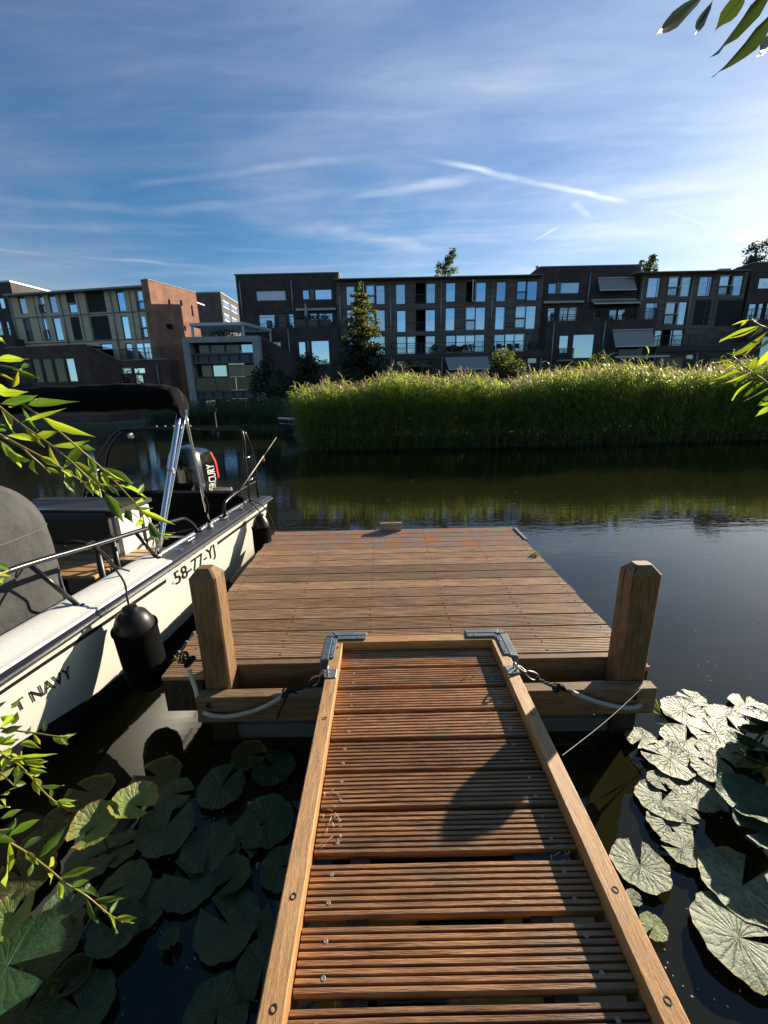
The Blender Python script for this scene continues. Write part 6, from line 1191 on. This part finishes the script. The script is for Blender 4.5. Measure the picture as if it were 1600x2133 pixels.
# ---- dark brick house right of centre
G_ = thing('dark_brick_house', (20, 48.4, GZ), 'dark brick house with three pale awnings right of the centre row', 'house')
u0, u1 = U(FE, 1122, 600), U(FE, 1336, 560); ztop = Zf(FE, 1226, 555)
lst = [(1143, 589, 1160, 612, 'mid'), (1169, 587.5, 1207, 611, 'curtain'), (1141.5, 641, 1155, 670, 'glass'), (1166.6, 640.6, 1183, 669, 'whitec'), (1184, 640, 1200, 669, 'whitec'), (1235, 650, 1248, 668, 'dark'), (1269, 644, 1286, 667, 'mid'), (1287, 643, 1303, 667, 'glass')]
windows(FE, G_, lst, 0, 'wall', 'brick_dark', u0, u1, GZ, ztop); shell(FE, 'rear_walls', 'brick_dark', G_, u0, u1, GZ, ztop, -0.01, -9)
mb = MB(); FE.box(mb, u0 - 0.08, u1 + 0.08, ztop + 0.002, ztop + 0.10, -9.1, 0.08); mb.build('roof_edge', 'fascia', G_)
zs = Zf(FE, 1230, 667, 2.0); ua, ub = U(FE, 1136, 700, 2), U(FE, 1364, 700, 2)
gl = [(1166, 698, 1183, 736, 'glass'), (1195, 696, 1235, 746, 'glass'), (1290, 724, 1340, 745, 'dark')]
windows(FE, G_, gl, 2.0, 'ground_floor_wall', 'brick_dark', ua, ub, GZ, zs); shell(FE, 'terrace', 'brick_dark', G_, ua, ub, GZ, zs - 0.003, 1.99, 0.01)
railing(FE, G_, ua + 0.1, ub - 0.1, zs + 0.004, zs + 1.05, 1.92, 0.13, ends=1.8)
band(FE, G_, 'mullion_panel', 'weathered', (1161, 588, 1168, 612), 0, 0.004, 0.03); band(FE, G_, 'sun_screen_case', 'zinc', (1133, 627, 1217, 630), 0, 0.004, 0.35)
awning(FE, G_, (1245, 582), (1320, 580), (1250, 605), (1327, 602.5), 0.0, 1.3); awning(FE, G_, (1231, 627), (1330, 625.5), (1238, 632.5), (1334, 630.5), 0.0, 1.7); awning(FE, G_, (1275.6, 690), (1359, 688.5), (1282, 722), (1364, 720), 2.0, 1.4)
mb = MB(); FE.box(mb, U(FE, 1264, 744, 2), U(FE, 1372, 742, 2), Zf(FE, 1320, 745, 3.8), Zf(FE, 1320, 741, 3.8), 3.6, 3.8); mb.build('pergola_beam', 'steel_pale', G_)
railing(FE, G_, U(FE, 1164, 740, 2.6), U(FE, 1195, 740, 2.6), Zf(FE, 1180, 749, 2.6), Zf(FE, 1180, 725, 2.6), 2.6, 0.09, ends=0.55)
mb = MB(); FE.box(mb, U(FE, 1164, 750, 2.6), U(FE, 1195, 750, 2.6), Zf(FE, 1180, 752, 2.6), Zf(FE, 1180, 749, 2.6) - 0.004, 2.004, 2.62); mb.build('balcony_slab', 'concrete', G_)
for a, b, o_ in (((1228, 570), (1224, 644), 0), ((1153, 672), (1147, 775), 2.0), ((1260, 670), (1252.5, 745), 2.0)): pipe(FE, G_, a, b, o_)
p = FE.pt(U(FE, 1120, 550, -3), ztop, -3); MB().lathe([(0.14, 0), (0.14, 0.75), (0.2, 0.76), (0.2, 0.9)], p, 10).build('chimney_pipe', 'zinc', G_, smooth='auto')
for k, px in enumerate((1150, 1245, 1300)):
    u, z = FE.uz(px, 660, 1.2); p = FE.pt(u, zs, 1.2); t = thing('potted_plant', p, '%s potted plant behind the railing of the house with awnings' % ('first', 'second', 'third')[k], 'plant', 'potted plants on the far terraces'); MB().lathe([(0.13, 0), (0.18, 0.3), (0.16, 0.32)], p, 10).build('pot', 'terrace_stuff', t); V, Fq = leaf_cloud(np.random.default_rng(90 + k), [(p.x, p.y, p.z + 0.6, 0.25, 0.25, 0.35)], 140, 0.09); fast_obj('foliage', V, Fq, ['tree_leaf_deep'], [0] * len(Fq), loc=p, parent=t)

# ---- board-clad house on the right
H2 = thing('timber_clad_house', (31, 48, GZ), 'dark board-clad house with two closed black roller blinds on the right', 'house')
u0, u1 = U(CF, 1334, 600), U(CF, 1559, 570); ztop = Zf(CF, 1445, 570)
lst = [(1351.6, 577.5, 1373.5, 620, 'glass'), (1395, 575.6, 1416, 617, 'white'), (1416.5, 575.6, 1437.5, 618, 'curtain'), (1459, 575, 1480, 617, 'mid'), (1501.6, 573, 1522.5, 615, 'white'), (1523, 573, 1544, 616, 'mid'), (1347, 630, 1367, 672, 'mid'), (1389, 629, 1409, 676, 'whitec'), (1410, 628, 1429, 677, 'glass'), (1450, 625, 1473.5, 678, 'blind'), (1497, 625, 1537, 680, 'blind'), (1365, 687.5, 1376.6, 724, 'curtain'), (1381, 687, 1398, 724, 'open'), (1398.5, 686.6, 1421, 723, 'mid')]
windows(CF, H2, lst, 0, 'wall', 'cladding_dark', u0, u1, GZ, ztop); shell(CF, 'rear_walls', 'brick_dark', H2, u0, u1, GZ, ztop, -0.01, -10)
e0, e1 = U(CF, 1324, 570, .9), U(CF, 1567, 565, .9); zf = Zf(CF, 1445, 563.5, 0.9); mb = MB(); CF.box(mb, e0, e1, ztop - 0.004, zf, -10.2, 0.9); mb.build('flat_roof', 'fascia', H2)
zs = Zf(CF, 1450, 719.5, 2.0); zs2 = Zf(CF, 1450, 732, 2.0); ua, ub = U(CF, 1366, 725, 2), U(CF, 1575, 725, 2); mb = MB(); CF.box(mb, ua, ub, zs2, zs, 0.004, 2.15); mb.build('terrace_slab', 'brick_dark', H2)
windows(CF, H2, [(1430, 738, 1446, 749, 'cream'), (1370, 745, 1420, 790, 'dark'), (1480, 745, 1540, 790, 'dark')], 2.0, 'ground_floor_wall', 'brick_dark', ua, ub, GZ, zs2 - 0.004); shell(CF, 'ground_floor_sides', 'brick_dark', H2, ua, ub, GZ, zs2 - 0.006, 1.99, 0.01)
railing(CF, H2, ua + 0.1, ub - 0.1, zs + 0.004, zs + 1.05, 2.08, 0.13, ends=1.9)
for x, ya, yb in ((1342, 574, 655), (1445, 571, 694)): pipe(CF, H2, (x, ya), (x - (yb - ya) * 0.15, yb), 0.0)
for r_ in ((1395, 575.6, 1416, 617), (1501.6, 573, 1522.5, 615), (1389, 629, 1409, 676)): fbalc(CF, H2, r_, 0)
for y in (622, 682): z = Zf(CF, 1445, y); mb = MB(); CF.box(mb, u0, u1, z - 0.05, z + 0.05, 0.004, 0.045); mb.build('floor_band', 'slate_panel', H2)
mullions(CF, H2, (1375, 1394, 1481, 1500), 575, 682, 0.0)
for (px, w_) in ((1400, 9), (1512, 12)): u, z = CF.uz(px, 558, -3); mb = MB(); CF.box(mb, u - w_ * .055, u + w_ * .055, zf + 0.002, zf + (0.55 if px < 1450 else 1.1), -4, -3); mb.build('roof_box', 'zinc', H2, bevel=0.03)
for x in (1452, 1364): u, z = CF.uz(x, 735, 2.0); MB().tube([CF.pt(u, z, 2.1), CF.pt(u, GZ, 2.1)], 0.06, 8).build('downpipe', 'zinc', H2, smooth=True)
for (x0, x1) in ((1362, 1410), (1460, 1500)): A_ = CF.pt(U(CF, x0, 735, 2), Zf(CF, x0, 735, 2), 2.2); B_ = CF.pt(U(CF, x1, 752, 2), Zf(CF, x1, 752, 2), 4.0); MB().tube([A_, B_], 0.05, 6).build('awning_stay', 'frame_grey', H2)

# ---- dark brick house at the right edge
I_ = thing('dark_brick_house', (40, 48.4, GZ), 'dark brick house cut by the right edge of the picture', 'house'); u0, u1 = U(FE, 1560, 600), U(FE, 1760, 580); ztop = Zf(FE, 1580, 548)
windows(FE, I_, [(1558.5, 578, 1576.6, 601.6, 'dark'), (1583, 578, 1625, 601, 'glass'), (1562, 632, 1575, 668, 'glass'), (1579, 631, 1592, 667, 'glass'), (1594, 630, 1610, 666, 'glass')][1:], 0, 'wall', 'brick_dark', u0, u1, GZ, ztop); shell(FE, 'rear_walls', 'brick_dark', I_, u0, u1, GZ, ztop, -0.01, -9)
mb = MB(); FE.box(mb, u0 - 0.08, u1 + 0.08, ztop + 0.002, ztop + 0.10, -9.1, 0.08); mb.build('roof_edge', 'fascia', I_)
zs = Zf(FE, 1580, 665, 2.0); ua, ub = U(FE, 1556, 700, 2), U(FE, 1760, 690, 2); windows(FE, I_, [(1590, 700, 1640, 745, 'mid')], 2.0, 'ground_floor_wall', 'brick_dark', ua, ub, GZ, zs); shell(FE, 'terrace', 'brick_dark', I_, ua, ub, GZ, zs - 0.003, 1.99, 0.01); railing(FE, I_, ua + 0.1, ub - 0.1, zs + 0.004, zs + 1.05, 1.92, 0.13, ends=1.8)

# ---- left house: tan cladding, brick wing, sunlit gable
A_H = thing('tan_clad_house', (-30, 47, GZ), 'tan board-clad house with brown brick wing and sunlit red brick gable at the left', 'house')
cr = aty(322, 600, 46.0); FA = Fac((cr.x, 46.0), (16.8, -2.6)); ztop = Zf(FA, 318, 600); uL = U(FA, 22, 640)
lst = [(34, 612.5, 59, 654, 'pink'), (77, 612, 97, 652.5, 'white'), (97.5, 610, 122, 652, 'pink'), (135, 608, 158, 631, 'blind'), (140.6, 633, 162.5, 651.6, 'curtain'), (176, 605, 223, 650, 'blind'), (240, 606, 264, 648, 'mid'), (282, 604, 302.5, 646, 'white'), (303, 604.7, 319.6, 646, 'mid'),
       (46, 664, 72.5, 711, 'dark'), (86, 662.5, 107, 709, 'white'), (107.5, 661.6, 134, 709, 'curtain'), (145, 660, 173.5, 709, 'blind'), (187, 658.5, 234, 708, 'blind'), (250, 658, 274, 706, 'glass'), (290, 657, 309.5, 704, 'white'), (310, 657, 329, 704, 'glass'),
       (208, 716, 239, 750, 'mid'), (259.5, 715, 280, 752, 'curtain'), (280.5, 714, 319, 752, 'double'), (319.5, 713.5, 334, 752, 'mid')]
uR = 0.0
windows(FA, A_H, lst, 0, 'wall', 'cladding_tan', uL, uR, GZ, ztop); zf = Zf(FA, 318, 592, 0.7)
mb = MB(); FA.box(mb, U(FA, 3, 605, .7), uR - 0.01, ztop - 0.004, zf, -9, 0.7); mb.build('flat_roof', 'fascia', A_H)
gw = Vector((0.36, 0.93)).normalized(); pE = FA.pt(0.02, 0, 0.9); FG = Fac((pE.x, pE.y), gw); ge = U(FG, 409, 620); gtop = Zf(FG, 322, 586)
gl = [(349, 622.5, 355.6, 636.5, 'dark'), (374, 624, 380.6, 636.5, 'dark'), (397, 635, 404, 659, 'dark'), (383, 678, 388.5, 690, 'dark'), (346, 673, 362.5, 688, 'dark'), (336, 786, 357, 797, 'dark')]
windows(FG, A_H, gl, 0, 'gable_wall', 'brick_red', 0.0, ge, 0.1, gtop, 0.3)
mb = MB(); FG.box(mb, 0.0, ge, 0.1, gtop - 0.003, -0.9, -0.31); mb.build('gable_core', 'brick_red', A_H); mb = MB(); FG.box(mb, -0.004, 0.0, 0.1, gtop, -0.9, 0.0); mb.build('gable_front_edge', 'brick_red', A_H); mb = MB(); FG.box(mb, -0.03, ge + 0.03, gtop + 0.002, gtop + 0.08, -0.93, 0.04); mb.build('gable_coping', 'concrete', A_H)
for x, ya, yb in ((19, 612, 719), (123, 612, 717), (227, 608, 725)): pipe(FA, A_H, (x, ya), (x + (yb - ya) * 0.2, yb), 0.0)
for r_ in ((77, 612, 97, 652.5), (86, 662.5, 107, 709), (282, 604, 302.5, 646), (290, 657, 309.5, 704)): fbalc(FA, A_H, r_, 0)
for y in (655, 711): z = Zf(FA, 180, y); mb = MB(); FA.box(mb, uL, uR - 0.02, z - 0.05, z + 0.05, 0.004, 0.045); mb.build('floor_band', 'slate_panel', A_H)
mullions(FA, A_H, (66, 77.5, 159, 175, 268, 281), 606, 711, 0.0)
# wing with sloping parapet
zw = Zf(FA, 120, 720, 3.5); zt = Zf(FA, 300, 750, 1.8); ua, ub = U(FA, 20, 760, 3.5), U(FA, 178, 725, 3.5); uc = U(FA, 250, 750, 1.8)
windows(FA, A_H, [(63, 747, 92, 797, 'dark'), (84, 747, 115.6, 796, 'dark'), (108, 746, 141, 795.5, 'dark'), (133.5, 746, 163, 795, 'mid')], 3.5, 'wing_wall', 'brick_brown', ua, ub, 0.1, zw)
mb = MB(); P = FA.pt; mb.quad(P(ub, 0.1, 3.5), P(uc, 0.1, 1.8), P(uc, zt, 1.8), P(ub, zw, 3.5)); mb.quad(P(ua, zw - .01, 3.49), P(ub, zw - .01, 3.49), P(ub, zw - .01, 0.06), P(ua, zw - .01, 0.06)); mb.build('wing_side', 'brick_brown', A_H, fix=False)
MB().bar(P(ub, zw + 0.03, 3.5), P(uc, zt + 0.03, 1.8), 0.3, 0.06).build('wing_coping', 'fascia', A_H); mb = MB(); FA.box(mb, ua, ub, zw + 0.002, zw + 0.07, 3.3, 3.55); mb.build('wing_coping', 'fascia', A_H)
ud = U(FA, 352, 760, 1.8)
windows(FA, A_H, [(253, 766, 275, 778, 'whitec'), (276, 766, 303, 778, 'glass'), (254, 780, 278, 830, 'dark'), (279, 780, 305, 830, 'curtain')], 1.8, 'garden_wall', 'brick_brown', uc, ud, 0.1, zt); shell(FA, 'terrace', 'brick_brown', A_H, uc, ud, 0.1, zt - 0.004, 1.79, 0.06)
mb = MB(); FA.box(mb, uc, ud, zt + 0.002, zt + 0.08, 1.6, 1.86); mb.build('wing_coping', 'fascia', A_H); railing(FA, A_H, uc + 0.05, ud - 0.05, zt + 0.082, zt + 1.15, 1.72, 0.13, ends=1.6)
pipe(FA, A_H, (327, 758), (336, 812), 1.8); band(FA, A_H, 'mail_slot', 'frame_dark', (200, 796, 208, 803), 2.9, 0.0, 0.05) if False else None
# quay wall in front of the left house
mb = MB(); FA.box(mb, uL - 8, ud + 1.4, -0.5, 0.9, 9, 12.5); tag(mb.build('quay_wall', 'brick_brown', loc=(-30, 36, 0)), 'low dark brick quay wall along the water under the left house', 'wall')
# neighbour at the left edge
B_H = thing('grey_gabled_house', (-44, 50, GZ), 'house with dark panel and pale windows at the very left edge', 'house'); FB = Fac((FA.pt(uL - 0.02, 0, -0.6).x, FA.pt(uL - 0.02, 0, -0.6).y), (16.8, -2.6)); zt = Zf(FB, 15, 588)
windows(FB, B_H, [(-6, 620, 12, 643, 'glass'), (-14, 669, 8, 700, 'curtain'), (9, 669, 24, 700, 'curtain'), (-40, 625, -10, 645, 'mid')], 0, 'wall', 'brick_dark', -9, 0.0, GZ, zt); shell(FB, 'rear_walls', 'brick_grey', B_H, -9, 0.0, GZ, zt, -0.01, -9)
mb = MB(); FB.box(mb, -9, 0.1, zt + 0.002, zt + 0.16, -9.1, 0.1); mb.build('roof_edge', 'steel_pale', B_H); railing(FB, B_H, -9, 0.6, Zf(FB, 15, 706, 1.6), Zf(FB, 15, 684, 1.6), 1.6); mb = MB(); FB.box(mb, -9, 0.7, GZ, Zf(FB, 15, 706, 1.6) - 0.004, 0.004, 1.7); mb.build('terrace', 'brick_dark', B_H)

# ---- grey block behind
C_H = thing('grey_block', (-28, 74, GZ), 'grey brick block with white windows showing behind the concrete frame house', 'building'); FC = Fac((0, 72.0), (1, 0)); ua, ub = U(FC, 400, 640), U(FC, 459, 612); zt = Zf(FC, 435, 611)
mb = MB(); FC.box(mb, ua, ub - 0.004, GZ, zt, -24, 0); mb.build('wall', 'brick_grey', C_H); mb = MB(); FC.box(mb, ua - .1, ub + .1, zt + 0.002, zt + 0.2, -24.1, 0.1); mb.build('roof_edge', 'fascia', C_H)
FCs = Fac((ub, 72.0), (0, 1))
for r_ in ((463, 624, 477, 646), (480, 634, 494, 655), (466, 652, 478, 672), (482, 660, 494, 680)):
    a, b, c, d = FCs.rect(r_); h = (a, b, c, d); mb = MB(); FCs.box(mb, a, b, c, d, 0.002, 0.06); w_ = mb.build('window', 'frame_white', C_H)
    for k in range(3): q0 = a + (b - a) * (k + 0.08) / 3; q1 = a + (b - a) * (k + 0.92) / 3; MB().quad(FCs.pt(q0, c + .15, 0.066), FCs.pt(q1, c + .15, 0.066), FCs.pt(q1, d - .15, 0.066), FCs.pt(q0, d - .15, 0.066)).build('pane', 'glass_mid', w_, fix=False)

# ---- concrete frame house with roof pergola
D_H = thing('concrete_frame_house', (-17, 42, GZ), 'glazed house in a pale concrete frame with steel pergola on its roof', 'house'); FD = Fac((0, 42.0), (1, 0))
u0, u1 = U(FD, 383, 706), U(FD, 541, 706); zt = Zf(FD, 460, 702); cw = 0.62; db = -7.0
mb = MB(); FD.box(mb, u0, u0 + cw, 0.1, zt - 0.52, db, 0.5); mb.build('column', 'concrete', D_H, bevel=0.02); mb = MB(); FD.box(mb, u1 - cw, u1, 0.1, zt - 0.52, db, 0.5); mb.build('column', 'concrete', D_H, bevel=0.02)
mb = MB(); FD.box(mb, u0, u1, zt - 0.515, zt, db, 0.5); mb.build('roof_slab', 'concrete', D_H, bevel=0.02)
ia, ib = u0 + cw, u1 - cw; bands = [(736, 713, 'g'), (757, 737, 'b'), (785, 758, 'g'), (813, 786, 'r'), (830, 814, 'b'), (865, 831, 'g')]
for yb, yt, k in bands:
    z0, z1 = Zf(FD, 465, yb), Zf(FD, 465, yt); z0 = max(z0, 0.15)
    if k == 'g':
        n = 4
        for q in range(n):
            a = ia + (ib - ia) * q / n; b = ia + (ib - ia) * (q + 1) / n; window(FD, D_H, (a + 0.02, b - 0.02, z0 + 0.02, z1 - 0.02), -0.5, ('mid', 'dark', 'dark', 'dark')[(q + int(z0 * 3)) % 4])
    elif k == 'b':
        mb = MB(); FD.box(mb, ia + .004, ib - .004, z0, z1, -0.55, 0.1); o = mb.build('steel_beam', 'steel_blue', D_H); mb = MB(); FD.box(mb, ia + .006, ib - .006, z1 - 0.08, z1 + 0.03, 0.11, 0.3); FD.box(mb, ia + .006, ib - .006, z0 - 0.03, z0 + 0.08, 0.11, 0.3); mb.build('beam_flange', 'steel_blue', o)
        for q in range(6): a = ia + (ib - ia) * (q + 0.5) / 6; FD.box(MB(), a - 0.03, a + 0.03, z0 + 0.09, z1 - 0.09, 0.102, 0.28).build('stiffener', 'steel_blue', o)
    else:
        mb = MB(); FD.box(mb, ia + .004, ib - .004, z0 - .03, z0, -0.5, 0.32); mb.build('balcony_floor', 'steel_blue', D_H)
        for q in range(3): a = ia + (ib - ia) * q / 3 + 0.03; b = ia + (ib - ia) * (q + 1) / 3 - 0.03; MB().quad(FD.pt(a, z0 + 0.02, 0.25), FD.pt(b, z0 + 0.02, 0.25), FD.pt(b, z1 - 0.06, 0.25), FD.pt(a, z1 - 0.06, 0.25)).build('balustrade_glass', 'glass_rail', D_H, fix=False)
        mb = MB(); FD.box(mb, ia + .01, ib - .01, z1 - 0.06, z1, 0.22, 0.29); mb.build('balustrade_rail', 'rail_black', D_H)
# steel pergola
pa, pb = U(FD, 399, 680, 0.2), U(FD, 505, 676, 0.2); zp = Zf(FD, 450, 672, 0.2); back = -4.2; mb = MB()
for (a, o0) in ((pa, 0.2), (pb, 0.2), (pb + 1.4, back), (pa + 0.6, back)): mb.box(FD.pt(a - 0.09, zt + 0.002, o0), FD.pt(a + 0.09, zp - 0.26, o0 - 0.18))
mb.build('pergola_posts', 'steel_pale', D_H)
mb = MB(); F0 = FD.pt; z0, z1 = zp - 0.25, zp
c4 = [(pa - .1, 0.22), (pb + .1, 0.22), (pb + 1.5, back - 0.2), (pa + 0.5, back - 0.2)]
for (a, b) in zip(c4, c4[1:] + c4[:1]): mb.bar(F0(a[0], (z0 + z1) / 2, a[1]), F0(b[0], (z0 + z1) / 2, b[1]), 0.16, 0.25)
mb.build('pergola_frame', 'steel_pale', D_H); mb = MB()
for k in range(1, 40): t_ = k / 40; A1 = F0(c4[0][0] + (c4[1][0] - c4[0][0]) * t_, zp - 0.1, 0.2); B1 = F0(c4[3][0] + (c4[2][0] - c4[3][0]) * t_, zp - 0.1, back - 0.18); mb.bar(A1, B1, 0.035, 0.03)
for k in range(1, 10): t_ = k / 10; A1 = F0(c4[0][0] + (c4[3][0] - c4[0][0]) * t_, zp - 0.07, 0.2 + (back - 0.4) * t_); B1 = F0(c4[1][0] + (c4[2][0] - c4[1][0]) * t_, zp - 0.07, 0.2 + (back - 0.4) * t_); mb.bar(A1, B1, 0.03, 0.025)
mb.build('pergola_mesh', 'zinc', D_H)
rg = np.random.default_rng(77); q = F0(pa + 2.2, zt, -2.0); V, Fq = leaf_cloud(rg, [(q.x, q.y, zt + 0.5, 1.4, 0.7, 0.5), (q.x + 3, q.y, zt + 0.3, 1.2, 0.6, 0.35)], 500, 0.12); o = fast_obj('roof_plants', V, Fq, ['tree_leaf'], [0] * len(Fq), loc=q); tag(o, 'low green plants growing on the roof under the steel pergola', 'plants', kind='stuff')
# sloping garden stair wall right of it
S_ = MB(); A1, B1 = FD.uz(542, 703, -0.5), FD.uz(604, 735, -0.5); 
P = lambda u, z, o: FD.pt(u, z, o)
S_.hexa([P(u1 + 0.01, 0.1, -0.5), P(B1[0], 0.1, -0.5), P(B1[0], 0.1, -4), P(u1 + 0.01, 0.1, -4), P(u1 + 0.01, A1[1], -0.5), P(B1[0], B1[1], -0.5), P(B1[0], B1[1], -4), P(u1 + 0.01, A1[1], -4)])
o = S_.build('sloping_wall', 'brick_dark', loc=P(u1 + 1, 0.1, -2)); tag(o, 'dark brick wall with sloping top right of the concrete frame house', 'wall')

# tiny floating specks of duckweed and seed fluff on the water
rg = np.random.default_rng(5); V = []; Fq = []
for k in range(222):
    if k < 130: p = atz(rg.uniform(1320, 1600), rg.uniform(1150, 2100), 0.004)
    elif k < 200: p = atz(rg.uniform(150, 640), rg.uniform(1560, 2120), 0.004)
    else: p = atz(rg.uniform(620, 1600), rg.uniform(1000, 1090), 0.004)
    s = rg.uniform(0.0015, 0.005) * (1 if k < 200 else 2.5); a = rg.uniform(0, 3.1); c, d = math.cos(a) * s, math.sin(a) * s; n = len(V)
    V += [(p.x - c, p.y - d, 0.004), (p.x + d * .6, p.y - c * .6, 0.004), (p.x + c, p.y + d, 0.004), (p.x - d * .6, p.y + c * .6, 0.004)]; Fq.append((n, n + 1, n + 2, n + 3))
M['fluff'] = mat('fluff', (0.5, 0.5, 0.42), 0.8)
o = fast_obj('floating_specks', V, Fq, ['fluff'], [0] * len(Fq), loc=(0.5, 3, 0)); tag(o, 'tiny pale specks floating on the dark water', 'specks', kind='stuff')
